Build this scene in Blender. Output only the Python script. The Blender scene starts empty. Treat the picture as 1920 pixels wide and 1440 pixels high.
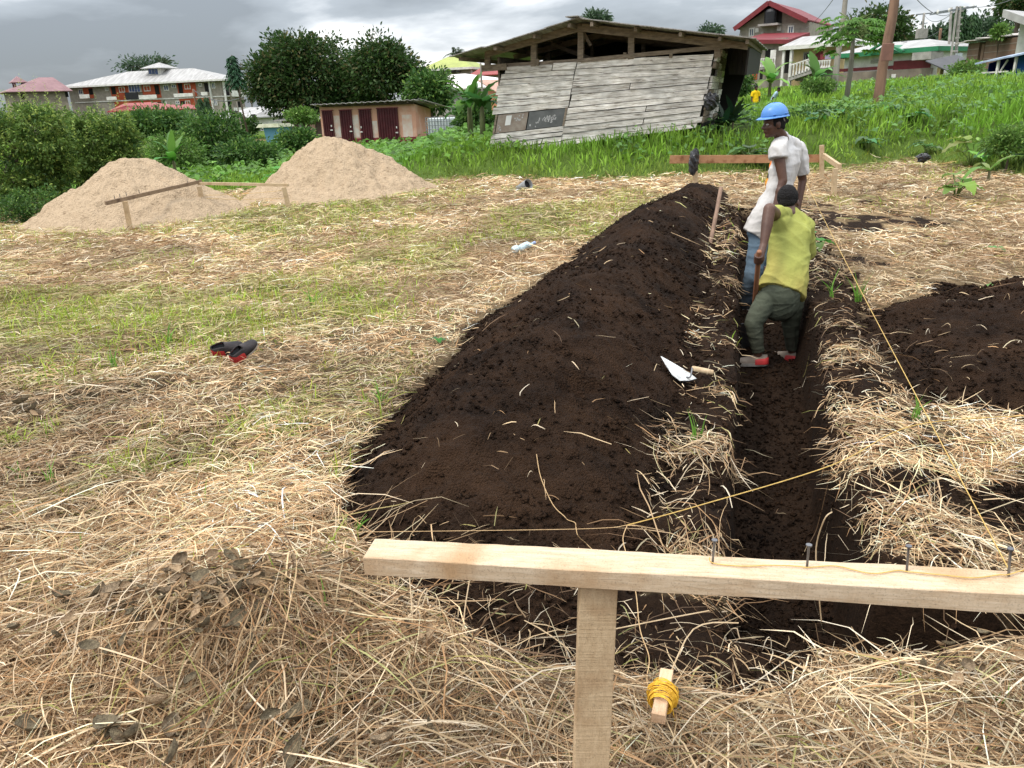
import bpy, bmesh, math, random
import numpy as np
from mathutils import Vector, Matrix, Quaternion

SC = bpy.context.scene
COL = SC.collection
random.seed(7)
RNG = np.random.default_rng(11)

# ---------------------------------------------------------------- camera
FPX = 1443.0
TH = math.atan(525 / FPX)
ROLL = 0.038
CAMH = 1.62
RCAM = Matrix.Rotation(math.pi / 2 - TH, 3, 'X') @ Matrix.Rotation(-ROLL, 3, 'Z')
cam_data = bpy.data.cameras.new('camera')
cam = bpy.data.objects.new('camera', cam_data)
COL.objects.link(cam)
cam.matrix_world = Matrix.Translation((0, 0, CAMH)) @ RCAM.to_4x4()
cam_data.sensor_width = 36
cam_data.lens = 36 * FPX / 1920
cam_data.clip_start = 0.05
cam_data.clip_end = 8000
SC.camera = cam

# ---------------------------------------------------------------- world, sun, exposure
SUN_EL, SUN_AZ = math.radians(58), math.radians(-115)
w = bpy.data.worlds.new('World')
SC.world = w
w.use_nodes = True
nt = w.node_tree
nt.nodes.clear()
def wn(t, **k):
    n = nt.nodes.new(t)
    for a, b in k.items():
        setattr(n, a, b)
    return n
L = nt.links.new
out = wn('ShaderNodeOutputWorld')
sky = wn('ShaderNodeTexSky', sky_type='NISHITA', sun_disc=False)
sky.sun_elevation = SUN_EL
sky.sun_rotation = SUN_AZ
bg_s = wn('ShaderNodeBackground')
bg_s.inputs[1].default_value = 0.1
L(sky.outputs[0], bg_s.inputs[0])
tc = wn('ShaderNodeTexCoord')
sep = wn('ShaderNodeSeparateXYZ')
L(tc.outputs['Generated'], sep.inputs[0])
# cloud masses by sky direction, flattened towards the horizon
SKYX = 5.07
def mth(op, a, b=None, c=None):
    n = wn('ShaderNodeMath', operation=op)
    for i, v in enumerate((a, b, c)):
        if v is None:
            continue
        if isinstance(v, (int, float)):
            n.inputs[i].default_value = v
        else:
            L(v, n.inputs[i])
    return n.outputs[0]
zz = mth('MAXIMUM', sep.outputs[2], 0.0)
cmb = wn('ShaderNodeMapping')
cmb.inputs['Scale'].default_value = (1.0, 1.0, 3.6)
cmb.inputs['Location'].default_value = (SKYX, 0.0, 0.0)
L(tc.outputs['Generated'], cmb.inputs[0])
n1 = wn('ShaderNodeTexNoise')
n1.inputs['Scale'].default_value = 2.6
n1.inputs['Detail'].default_value = 8
n1.inputs['Roughness'].default_value = 0.52
n1.inputs['Distortion'].default_value = 0.25
L(cmb.outputs[0], n1.inputs['Vector'])
rp = wn('ShaderNodeValToRGB')
cr = rp.color_ramp
cr.elements[0].position = 0.36; cr.elements[0].color = (0.235, 0.26, 0.29, 1)
cr.elements[1].position = 0.60; cr.elements[1].color = (1.0, 1.0, 1.0, 1)
e = cr.elements.new(0.47); e.color = (0.36, 0.395, 0.435, 1)
e = cr.elements.new(0.535); e.color = (0.62, 0.65, 0.685, 1)
L(n1.outputs[0], rp.inputs[0])
# overcast sky: brighter towards the zenith (1 + 2 sin el) / 1
cie = mth('MULTIPLY_ADD', zz, 3.0, 0.82)
bg_c = wn('ShaderNodeBackground')
L(rp.outputs[0], bg_c.inputs[0])
L(cie, bg_c.inputs[1])
mx = wn('ShaderNodeMixShader')
mx.inputs[0].default_value = 0.9
L(bg_s.outputs[0], mx.inputs[1]); L(bg_c.outputs[0], mx.inputs[2])
L(mx.outputs[0], out.inputs[0])

sun_d = bpy.data.lights.new('sun', 'SUN')
sun_d.energy = 1.5
sun_d.angle = math.radians(14)
sun_d.color = (1.0, 0.93, 0.82)
sun = bpy.data.objects.new('sun', sun_d)
COL.objects.link(sun)
sdir = Vector((math.sin(SUN_AZ) * math.cos(SUN_EL), math.cos(SUN_AZ) * math.cos(SUN_EL), math.sin(SUN_EL)))
sun.rotation_euler = sdir.to_track_quat('Z', 'Y').to_euler()
SC.view_settings.view_transform = 'Standard'
SC.view_settings.look = 'None'
SC.view_settings.exposure = 0.47
SC.view_settings.gamma = 1
SC.view_settings.use_curve_mapping = False

# ---------------------------------------------------------------- helpers
def ray(px, py):
    return RCAM @ Vector(((px - 960) / FPX, -(py - 720) / FPX, -1))
def at(px, py, Y):
    """the world point that lies Y metres ahead on the line through a photo pixel"""
    d = ray(px, py)
    return Vector((0, 0, CAMH)) + d * (Y / d.y)
def gz(px, py, z=0.0):
    d = ray(px, py)
    return Vector((0, 0, CAMH)) + d * ((z - CAMH) / d.z)

_T = np.random.default_rng(5).random((256, 256))
def vn(x, y, s=0):
    x = np.asarray(x, float) + 13.7 * s; y = np.asarray(y, float) + 7.3 * s
    xi = np.floor(x).astype(int); yi = np.floor(y).astype(int)
    fx = x - xi; fy = y - yi
    fx = fx * fx * (3 - 2 * fx); fy = fy * fy * (3 - 2 * fy)
    a = _T[xi & 255, yi & 255]; b = _T[(xi + 1) & 255, yi & 255]
    c = _T[xi & 255, (yi + 1) & 255]; d = _T[(xi + 1) & 255, (yi + 1) & 255]
    return (a * (1 - fx) + b * fx) * (1 - fy) + (c * (1 - fx) + d * fx) * fy
def fbm(x, y, s=0, o=4):
    r = 0; a = .5; t = 0
    for i in range(o):
        r = r + a * vn(x, y, s + i * 3); t += a
        x = x * 2.03 + 1.7; y = y * 2.03 + 4.1; a *= .5
    return r / t
def ss(a, b, x):
    t = np.clip((np.asarray(x, float) - a) / (b - a), 0, 1)
    return t * t * (3 - 2 * t)

# trench frame: u along the trench, v to its right
UX, UY = 0.2840, 0.9588
def uv(x, y):
    return UX * x + UY * y, UY * x - UX * y
def xy(u, v):
    return UX * u + UY * v, UY * u - UX * v
VL, VR = 0.077, 0.537

def bank_d(x, y):
    a = y - 18.8 + 1.5 * ss(-1.5, 2.5, x) * (1 - ss(7, 10, x)) + 0.5 * (fbm(x * .35, y * .1, 2) - .5)
    b = x - 9.3 - 0.8 * ss(14, 22, y) + 0.8 * (fbm(x * .4, y * .4, 5) - .5)
    return np.maximum(a, b)
def macro(x, y):
    x = np.asarray(x, float); y = np.asarray(y, float)
    A = -0.02 * np.clip(-x - 1.0, 0, 9) * ss(3, 12, y)
    d = bank_d(x, y)
    r = ss(0, 2.2, d) * (0.50 * ss(-4.2, -1.4, x) + 0.22 * ss(1, 5, x) + 0.03 * np.clip(x - 3, 0, 20) + 0.062 * np.clip(x - 10, 0, 9) + .01 * np.clip(x-19, 0, 20))
    return A + r
LUMP_GONE = 1
def trench_mask(x, y):
    u, v = uv(x, y)
    en = 0.035 * (fbm(u * 3.1, v * 3.1, 21) - .5) * 2 + 0.02 * (vn(u * 11, v * 11, 31) - .5)
    vl = VL + en; vr = VR + en * .9 + .03 * np.sin(u * 1.3)
    m = ss(vl - .035, vl + .03, v) * (1 - ss(vr - .03, vr + .035, v)) * ss(2.12 + en, 2.24 + en, u) * (1 - ss(11.6, 12.2, u))
    b = ss(VL, VL + .1, v) * ss(2.14 + en + .17 * ss(.6, 1.1, v), 2.24 + en + .17 * ss(.6, 1.1, v), u) * (1 - ss(2.50 + en, 2.56 + en, u)) * (1 - ss(5.2, 5.6, v))
    return np.maximum(m, b)
def ground_z(x, y, fine=True):
    z = macro(x, y)
    u, v = uv(x, y)
    near = 1 - ss(20, 40, np.hypot(x, y))
    z = z + near * (0.10 * (fbm(x * 1.1, y * 1.1, 40, 3) - .5) + 0.05 * (fbm(x * 4, y * 4, 44, 2) - .5))
    # low berms either side of the trench
    al = ss(2.0, 2.6, u) * (1 - ss(12, 13, u))
    z = z + al * (0.05 * np.exp(-((v - VL + .16) / .12) ** 2) + 0.07 * np.exp(-((v - VR - .22) / .18) ** 2))
    # dry leaf mound in the left foreground
    z = z + 0.13 * np.exp(-(((x + .93) / .42) ** 2 + ((y - 2.15) / .30) ** 2))
    z = z + 0.16 * np.exp(-(((x - 8.1) / 1.1) ** 2 + ((y - 12.8) / 1.0) ** 2))
    t = trench_mask(x, y)
    dep = 0.47 - 0.06 * ss(6.4, 7.6, u)
    zf = -dep + 0.05 * (fbm(x * 5, y * 5, 60, 3) - .5) + 0.04 * (fbm(x * 16, y * 16, 63, 2) - .5)
    return z * (1 - t) + zf * t

# soil heap left of the trench: outline v_left(u)
_hu = np.array([1.70, 1.86, 1.91, 2.12, 2.44, 2.87, 3.34, 4.61, 5.36, 7.30, 9.87, 12.5, 15.0, 15.3])
_hv = np.array([-.20, -.72, -1.03, -1.20, -1.45, -1.69, -1.80, -1.83, -1.86, -1.72, -1.70, -1.3, -.9, -.5])
def heap_h(u, v):
    en = .30 * (fbm(u * 2.2, v * 2.2, 71, 4) - .5)
    vl = np.interp(u, _hu, _hv) + en
    vr = -0.17 + .16 * (fbm(u * 2.5, v * 2.5, 77, 3) - .5)
    hmax = 0.43 * ss(1.75, 3.9, u) * (1 - .30 * ss(9, 14, u)) + .07
    left = (v - vl) * .62
    right = (vr - v) * .75
    end = (u - 1.78 - en * .4) * .25
    far = (15.2 - u) * .5
    k = 9.0
    h = -np.log(np.exp(-k * np.clip(left, -1, 3)) + np.exp(-k * np.clip(right, -1, 3)) + np.exp(-k * (np.clip(hmax, 0, 2) + .05)) + np.exp(-k * np.clip(end, -1, 3)) + np.exp(-k * np.clip(far, -1, 3))) / k
    return h
def heap2_h(u, v):
    en = .55 * (fbm(u * 2.2, v * 2.2, 81, 4) - .5)
    k = 8.0
    a = (v - (.93 + .5 * ss(6.0, 7.3, u)) - en) * .30
    b = (7.3 + .15 * np.clip(v - 1.4, 0, 5) - u - en) * .5
    c = (u - 3.85 - .05 * v - en) * .42
    d = (4.2 - v) * .6
    h = -np.log(sum(np.exp(-k * np.clip(q, -1, 3)) for q in (a, b, c, d, .20 + .22 * fbm(u * 1.1, v * 1.1, 85, 3)))) / k
    return h
def heap3_h(u, v):
    en = .16 * (fbm(u * 3, v * 3, 91, 4) - .5)
    k = 9.0
    a = (v - .86 - en) * .4
    b = (3.62 - u - en) * .45
    c = (u - 2.72 - en) * .45
    d = (3.2 - v) * .6
    return -np.log(sum(np.exp(-k * np.clip(q, -1, 3)) for q in (a, b, c, d, .2 + 0 * u))) / k
def soil_amount(x, y):
    """1 where bare dark earth lies on the ground sheet"""
    u, v = uv(x, y)
    n = fbm(x * 3, y * 3, 95, 4) - .5
    s = trench_mask(np.asarray(x), np.asarray(y)) > .04
    s = s | (heap_h(u, v) > -.012) | (heap2_h(u, v) > -.01) | (heap3_h(u, v) > -.01)
    s = s | ((u > 1.86 + .27 * ss(.12, .42, v) + n * .3) & (u < 2.3) & (v > -.75) & (v < .62))
    s = s | ((np.abs(x - 4.9 + n) < .75) & (np.abs(y - 10.3 + n * 2) < 1.1) & (n > -.07))
    s = s | ((np.abs(x - 5.4 + n) < 1.1) & (np.abs(y - 12.0 + n) < .3) & (n > -.05))
    s = s | ((np.abs(x - 3.4 + n) < .5) & (np.abs(y - 7.6 + n) < .6) & (n > -.02))
    return s

def mesh_np(name, V, Fq, col=None, smooth=False, tri=False):
    me = bpy.data.meshes.new(name)
    V = np.asarray(V, np.float32).reshape(-1, 3); Fq = np.asarray(Fq, np.int32)
    n = Fq.shape[1]
    me.vertices.add(len(V)); me.vertices.foreach_set('co', V.ravel())
    me.loops.add(Fq.size); me.loops.foreach_set('vertex_index', Fq.ravel())
    me.polygons.add(len(Fq))
    me.polygons.foreach_set('loop_start', np.arange(0, Fq.size, n, dtype=np.int32))
    if smooth:
        me.polygons.foreach_set('use_smooth', np.ones(len(Fq), bool))
    me.update(calc_edges=True)
    if col is not None:
        a = me.color_attributes.new('col', 'FLOAT_COLOR', 'POINT')
        c = np.ones((len(V), 4), np.float32); c[:, :3] = col
        a.data.foreach_set('color', c.ravel())
    return me
def link(name, me, mat=None, parent=None):
    o = bpy.data.objects.new(name, me)
    COL.objects.link(o)
    if mat is not None:
        me.materials.append(mat)
    if parent is not None:
        o.parent = parent
    return o
def tag(o, label=None, cat=None, group=None, kind=None):
    if label: o['label'] = label
    if cat: o['category'] = cat
    if group: o['group'] = group
    if kind: o['kind'] = kind
    return o
def empty(name, loc=(0, 0, 0), rz=0, label=None, cat=None, group=None):
    o = bpy.data.objects.new(name, None)
    COL.objects.link(o)
    o.empty_display_size = .1
    o.location = loc; o.rotation_euler = (0, 0, rz)
    return tag(o, label, cat, group)
def copy_tree(o, parent=None):
    c = o.copy(); COL.objects.link(c)
    if parent is not None: c.parent = parent
    for ch in list(o.children):
        copy_tree(ch, c)
    return c
def grid_faces(nu, nv):
    i = np.arange(nu - 1)[:, None] * nv + np.arange(nv - 1)[None, :]
    i = i.ravel()
    return np.stack([i, i + nv, i + nv + 1, i + 1], 1)

class MB:
    """collects boxes, bars, tubes and lathes, then links them as one mesh"""
    def __init__(s): s.v = []; s.f = []
    def add(s, vs, fs):
        o = len(s.v); s.v += [tuple(p) for p in vs]; s.f += [tuple(i + o for i in f) for f in fs]; return s
    def box(s, a, b):
        (x0, y0, z0), (x1, y1, z1) = a, b
        return s.add([(x0, y0, z0), (x1, y0, z0), (x1, y1, z0), (x0, y1, z0), (x0, y0, z1), (x1, y0, z1), (x1, y1, z1), (x0, y1, z1)],
                     [(0, 3, 2, 1), (4, 5, 6, 7), (0, 1, 5, 4), (1, 2, 6, 5), (2, 3, 7, 6), (3, 0, 4, 7)])
    def hexa(s, p):   # eight corners: bottom 4 then top 4
        return s.add(p, [(0, 3, 2, 1), (4, 5, 6, 7), (0, 1, 5, 4), (1, 2, 6, 5), (2, 3, 7, 6), (3, 0, 4, 7)])
    def bar(s, p, q, w, h, up=(0, 0, 1)):
        p = Vector(p); q = Vector(q); d = (q - p).normalized(); up = Vector(up)
        sx = d.cross(up)
        if sx.length < 1e-4: sx = d.cross(Vector((0, 1, 0)))
        sx.normalize(); uz = sx.cross(d).normalized()
        c = [p + sx * a * w / 2 + uz * b * h / 2 for a, b in ((-1, -1), (1, -1), (1, 1), (-1, 1))]
        c += [v + (q - p) for v in c]
        return s.add(c, [(0, 1, 2, 3), (7, 6, 5, 4), (0, 4, 5, 1), (1, 5, 6, 2), (2, 6, 7, 3), (3, 7, 4, 0)])
    def tube(s, pts, r, n=8, cap=True):
        pts = [Vector(p) for p in pts]
        rs = r if isinstance(r, (list, tuple)) else [r] * len(pts)
        o = len(s.v); ref = Vector((0, 0, 1))
        for i, p in enumerate(pts):
            d = (pts[min(i + 1, len(pts) - 1)] - pts[max(i - 1, 0)]).normalized()
            if abs(d.dot(ref)) > .95: ref = Vector((0, 1, 0)) if abs(d.y) < .9 else Vector((1, 0, 0))
            a = d.cross(ref).normalized(); b = a.cross(d)
            ref = b
            for k in range(n):
                t = 2 * math.pi * k / n
                s.v.append(tuple(p + (a * math.cos(t) + b * math.sin(t)) * rs[i]))
        for i in range(len(pts) - 1):
            for k in range(n):
                k2 = (k + 1) % n
                s.f.append((o + i * n + k, o + i * n + k2, o + (i + 1) * n + k2, o + (i + 1) * n + k))
        if cap:
            s.f.append(tuple(o + k for k in range(n))[::-1])
            s.f.append(tuple(o + (len(pts) - 1) * n + k for k in range(n)))
        return s
    def quad(s, a, b, c, d): return s.add([a, b, c, d], [(0, 1, 2, 3)])
    def build(s, name, mat=None, parent=None, bevel=0, smooth=False):
        me = bpy.data.meshes.new(name); me.from_pydata(s.v, [], s.f); me.update()
        bm = bmesh.new(); bm.from_mesh(me)
        bmesh.ops.recalc_face_normals(bm, faces=bm.faces)
        if bevel:
            bmesh.ops.bevel(bm, geom=bm.edges[:], offset=bevel, segments=1, affect='EDGES', clamp_overlap=True)
        bm.to_mesh(me); bm.free()
        if smooth:
            me.polygons.foreach_set('use_smooth', np.ones(len(me.polygons), bool))
        return link(name, me, mat, parent)

# ---------------------------------------------------------------- materials
MATS = {}
def mat(name, c1, c2=None, rough=.8, scale=8, bump=0.0, bscale=None, metal=0, stretch=None, detail=6, c3=None, spec=.3, lo=.35, hi=.65, dist=0.0, bd=.02):
    if name in MATS: return MATS[name]
    m = bpy.data.materials.new(name); m.use_nodes = True
    t = m.node_tree; b = t.nodes['Principled BSDF']
    b.inputs['Roughness'].default_value = rough; b.inputs['Metallic'].default_value = metal
    b.inputs['Specular IOR Level'].default_value = spec
    c2 = c2 or tuple(v * .75 for v in c1)
    tc = t.nodes.new('ShaderNodeTexCoord'); mp = t.nodes.new('ShaderNodeMapping')
    t.links.new(tc.outputs['Object'], mp.inputs[0])
    if stretch: mp.inputs['Scale'].default_value = stretch
    n = t.nodes.new('ShaderNodeTexNoise'); n.inputs['Scale'].default_value = scale; n.inputs['Detail'].default_value = detail
    n.inputs['Distortion'].default_value = dist
    n.inputs['Roughness'].default_value = .6
    t.links.new(mp.outputs[0], n.inputs['Vector'])
    r = t.nodes.new('ShaderNodeValToRGB')
    r.color_ramp.elements[0].position = lo; r.color_ramp.elements[1].position = hi
    r.color_ramp.elements[0].color = (*c2, 1); r.color_ramp.elements[1].color = (*c1, 1)
    if c3:
        e = r.color_ramp.elements.new((lo + hi) / 2); e.color = (*c3, 1)
    t.links.new(n.outputs[0], r.inputs[0]); t.links.new(r.outputs[0], b.inputs['Base Color'])
    if bump:
        n2 = t.nodes.new('ShaderNodeTexNoise'); n2.inputs['Scale'].default_value = bscale or scale * 3; n2.inputs['Detail'].default_value = 5
        t.links.new(mp.outputs[0], n2.inputs['Vector'])
        bp = t.nodes.new('ShaderNodeBump'); bp.inputs['Strength'].default_value = bump; bp.inputs['Distance'].default_value = bd
        t.links.new(n2.outputs[0], bp.inputs['Height']); t.links.new(bp.outputs[0], b.inputs['Normal'])
    MATS[name] = m
    return m
def leafmat(name, trans=.35, rough=.55, gain=1.0):
    if name in MATS: return MATS[name]
    m = bpy.data.materials.new(name); m.use_nodes = True
    t = m.node_tree; b = t.nodes['Principled BSDF']; o = t.nodes['Material Output']
    a = t.nodes.new('ShaderNodeAttribute'); a.attribute_name = 'col'
    b.inputs['Roughness'].default_value = rough; b.inputs['Specular IOR Level'].default_value = .25
    t.links.new(a.outputs['Color'], b.inputs['Base Color'])
    if trans:
        tr = t.nodes.new('ShaderNodeBsdfTranslucent'); mxx = t.nodes.new('ShaderNodeMixShader'); mxx.inputs[0].default_value = trans
        t.links.new(a.outputs['Color'], tr.inputs['Color'])
        t.links.new(b.outputs[0], mxx.inputs[1]); t.links.new(tr.outputs[0], mxx.inputs[2]); t.links.new(mxx.outputs[0], o.inputs[0])
    MATS[name] = m
    return m
M_STRAW = leafmat('straw', .15, .65)
M_LEAF = leafmat('foliage', .35, .5)
M_DRY = leafmat('dry_leaf', .1, .8)

# dark volcanic garden soil
def soilmat():
    m = bpy.data.materials.new('soil'); m.use_nodes = True
    t = m.node_tree; b = t.nodes['Principled BSDF']; b.inputs['Roughness'].default_value = .95; b.inputs['Specular IOR Level'].default_value = .12
    tc = t.nodes.new('ShaderNodeTexCoord')
    n = t.nodes.new('ShaderNodeTexNoise'); n.inputs['Scale'].default_value = 2.2; n.inputs['Detail'].default_value = 9; n.inputs['Roughness'].default_value = .65
    t.links.new(tc.outputs['Object'], n.inputs['Vector'])
    r = t.nodes.new('ShaderNodeValToRGB')
    r.color_ramp.elements[0].position = .3; r.color_ramp.elements[0].color = (.0095, .0050, .0028, 1)
    r.color_ramp.elements[1].position = .75; r.color_ramp.elements[1].color = (.058, .030, .0155, 1)
    t.links.new(n.outputs[0], r.inputs[0]); t.links.new(r.outputs[0], b.inputs['Base Color'])
    n2 = t.nodes.new('ShaderNodeTexNoise'); n2.inputs['Scale'].default_value = 55; n2.inputs['Detail'].default_value = 6; n2.inputs['Roughness'].default_value = .7
    v2 = t.nodes.new('ShaderNodeTexVoronoi'); v2.inputs['Scale'].default_value = 95
    t.links.new(tc.outputs['Object'], n2.inputs['Vector']); t.links.new(tc.outputs['Object'], v2.inputs['Vector'])
    ad = t.nodes.new('ShaderNodeMath'); ad.operation = 'SUBTRACT'
    t.links.new(n2.outputs[0], ad.inputs[0]); t.links.new(v2.outputs[0], ad.inputs[1])
    bp = t.nodes.new('ShaderNodeBump'); bp.inputs['Strength'].default_value = .9; bp.inputs['Distance'].default_value = .030
    t.links.new(ad.outputs[0], bp.inputs['Height']); t.links.new(bp.outputs[0], b.inputs['Normal'])
    return m
M_SOIL = soilmat(); MATS['soil'] = M_SOIL
# ================================================================ ground sheet (one sheet to the horizon), trench cut into it
def spaced(breaks):
    out_ = [breaks[0][0]]
    for (a, s0), (b, s1) in zip(breaks[:-1], breaks[1:]):
        L_ = b - a; n = max(2, int(round(L_ / (.5 * (s0 + s1)) if abs(s0 - s1) < 1e-9 else L_ / ((s1 - s0) / math.log(s1 / s0)))))
        r = (s1 / s0) ** (1 / n); st = r ** np.arange(n); st = np.cumsum(st); st = st / st[-1] * L_
        out_ += list(a + st)
    return np.array(out_)
us = spaced([(-3000, 400), (-20, 4), (-1, .3), (1.5, .03), (2.6, .022), (5, .045), (9, .09), (16, .2), (30, .5), (120, 4), (3500, 400)])
vs = spaced([(-3500, 400), (-60, 5), (-12, .3), (-5, .14), (-2, .08), (-.6, .03), (-.35, .016), (.0, .012), (.62, .012), (1.1, .018), (1.4, .04), (2.5, .07), (8, .16), (16, .35), (60, 4), (3500, 400)])
U, V = np.meshgrid(us, vs, indexing='ij')
X, Y = xy(U, V)
Z = ground_z(X, Y)
hh = np.maximum(heap_h(U, V), np.maximum(heap2_h(U, V), heap3_h(U, V)))
Z = Z - .03 * (hh > .03)
r_ = np.hypot(X, Y)
_sm = ss(-.50, -.35, V) * (1 - ss(1.0, 1.3, V)) * ss(1.9, 2.2, U) * (1 - ss(11.5, 13, U)) * (1 - trench_mask(X, Y))
Z = Z + _sm * (.06 * np.clip(vn(X * 26, Y * 26, 501) - .5, 0, 1) + .05 * (fbm(X * 9, Y * 9, 503, 3) - .5) + .03 * np.clip(vn(X * 55, Y * 55, 507) - .5, 0, 1))
Z = Z + ss(200, 1200, r_) * 8 * (fbm(X * .004, Y * .004, 9, 3) - .45)
soil = soil_amount(X, Y).astype(float)
stripm = ss(-.42, -.30, V) * (1 - ss(.95, 1.15, V + .25 * (fbm(X * 2, Y * 2, 97, 3) - .5))) * ss(2.3, 2.6, U) * (1 - ss(11.5, 13, U))
soil = np.maximum(soil, stripm)
d_ = bank_d(X, Y)
green = ss(-.2, .4, d_)
# green re-growth patches in the mown field
gp = ss(.50, .66, fbm(X * .55 + 3, Y * .55, 101, 3)) * ss(4.5, 6.5, Y) * (1 - ss(15, 18, Y)) * (1 - ss(1.0, 2.6, X))
dirt = ss(.0, .6, 1 - np.hypot((X + 19.5) / 4.5, (Y - 56) / 6))
noi = fbm(X * 2.2, Y * 2.2, 110, 4)[..., None]
straw_c = np.array([.35, .25, .14]) * (noi * 1.0 + .25)
gcol = np.array([.075, .12, .022]) * (noi * .9 + .5)
soil_c = np.array([.020, .011, .0062]) * (noi * 1.2 + .4)
C = straw_c
C = C * (1 - .45 * gp[..., None]) + gcol * .45 * gp[..., None]
C = C * (1 - green[..., None]) + gcol * green[..., None]
C = C * (1 - dirt[..., None]) + np.array([.24, .14, .09]) * dirt[..., None]
C = C * (1 - soil[..., None]) + soil_c * soil[..., None]
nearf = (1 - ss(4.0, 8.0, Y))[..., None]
C = np.where(soil[..., None] > .5, C, C * (1 - .66 * nearf))  # near straw ground darkened, standing in for shade between strands
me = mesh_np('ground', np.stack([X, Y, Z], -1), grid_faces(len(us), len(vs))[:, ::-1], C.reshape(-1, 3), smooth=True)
m = leafmat('ground_cover', 0, .95); t = m.node_tree; b = t.nodes['Principled BSDF']
b.inputs['Specular IOR Level'].default_value = .1
tcn = t.nodes.new('ShaderNodeTexCoord'); nn = t.nodes.new('ShaderNodeTexNoise'); nn.inputs['Scale'].default_value = 45; nn.inputs['Detail'].default_value = 8
nn.inputs['Roughness'].default_value = .7
t.links.new(tcn.outputs['Object'], nn.inputs['Vector'])
bpn = t.nodes.new('ShaderNodeBump'); bpn.inputs['Distance'].default_value = .02; bpn.inputs['Strength'].default_value = 1
t.links.new(nn.outputs[0], bpn.inputs['Height']); t.links.new(bpn.outputs[0], b.inputs['Normal'])
hs = t.nodes.new('ShaderNodeMix'); hs.data_type = 'RGBA'; hs.blend_type = 'MULTIPLY'; hs.inputs[0].default_value = 1
rr = t.nodes.new('ShaderNodeMapRange'); rr.inputs[1].default_value = .3; rr.inputs[2].default_value = .7; rr.inputs[3].default_value = .45; rr.inputs[4].default_value = 1.5
t.links.new(nn.outputs[0], rr.inputs[0]); t.links.new(rr.outputs[0], hs.inputs[7])
at_ = [n for n in t.nodes if n.type == 'ATTRIBUTE'][0]
t.links.new(at_.outputs['Color'], hs.inputs[6]); t.links.new(hs.outputs[2], b.inputs['Base Color'])
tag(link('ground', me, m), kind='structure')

# ================================================================ heaps of dug earth
def heap_mesh(name, hf, ub, vb, label, seed):
    us = spaced(ub); vs = spaced(vb)
    U, V = np.meshgrid(us, vs, indexing='ij'); X, Y = xy(U, V)
    h = hf(U, V)
    g = ground_z(X, Y)
    env = ss(-.02, .12, h)
    h = h + env * (.07 * (fbm(X * 1.7, Y * 1.7, seed, 3) - .5) + .045 * (fbm(X * 7, Y * 7, seed + 5, 3) - .5))
    # crumbs and clods
    c1 = np.clip(vn(X * 30, Y * 30, seed + 9) - .55, 0, 1) * .042 + .013 * vn(X * 85, Y * 85, seed + 31)
    c2 = np.clip(vn(X * 60, Y * 60, seed + 12) - .5, 0, 1) * .022
    c3 = np.clip(vn(X * 11, Y * 11, seed + 17) - .74, 0, 1) * .08
    # pits left by boots and spade
    pit = -np.clip(vn(X * 3.1, Y * 3.1, seed + 23) - .86, 0, 1) * .45
    h = h + (c1 + c2 + c3 + pit) * env
    Zz = g + h - .012
    me = mesh_np(name, np.stack([X, Y, Zz], -1), grid_faces(len(us), len(vs))[:, ::-1], None, smooth=True)
    # drop the faces that lie wholly below the ground
    keep = (h > -.05)
    F = grid_faces(len(us), len(vs))[:, ::-1]; kf = keep.ravel()[F].any(1)
    Vv = np.stack([X, Y, Zz], -1).reshape(-1, 3)
    used = np.unique(F[kf]); mp_ = np.zeros(len(Vv), int); mp_[used] = np.arange(len(used))
    bpy.data.meshes.remove(me)
    me = mesh_np(name, Vv[used], mp_[F[kf]], None, smooth=True)
    o = link(name, me, M_SOIL); tag(o, label, 'soil heap')
    return o
heap_mesh('soil_heap', heap_h, [(1.6, .012), (3.5, .017), (6, .03), (10, .055), (15.5, .09)], [(-2.15, .015), (-.02, .015)], 'long dark brown heap of dug earth running along the left of the trench', 200)
heap_mesh('soil_heap', heap2_h, [(3.6, .022), (8.0, .04)], [(.7, .025), (4.4, .05)], 'low dark earth heap right of the trench behind the crossing string', 230)
heap_mesh('soil_heap', heap3_h, [(2.55, .016), (3.8, .02)], [(.85, .02), (3.2, .03)], 'small dark earth heap at the right edge just beyond the timber rail', 260)

def surf_z(x, y):
    """top of ground or heap"""
    u, v = uv(x, y)
    h = np.maximum(heap_h(u, v), np.maximum(heap2_h(u, v), heap3_h(u, v)))
    h = np.where((u > 1.6) & (u < 15.5), h, -1)
    return ground_z(x, y) + np.maximum(h, 0)

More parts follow.
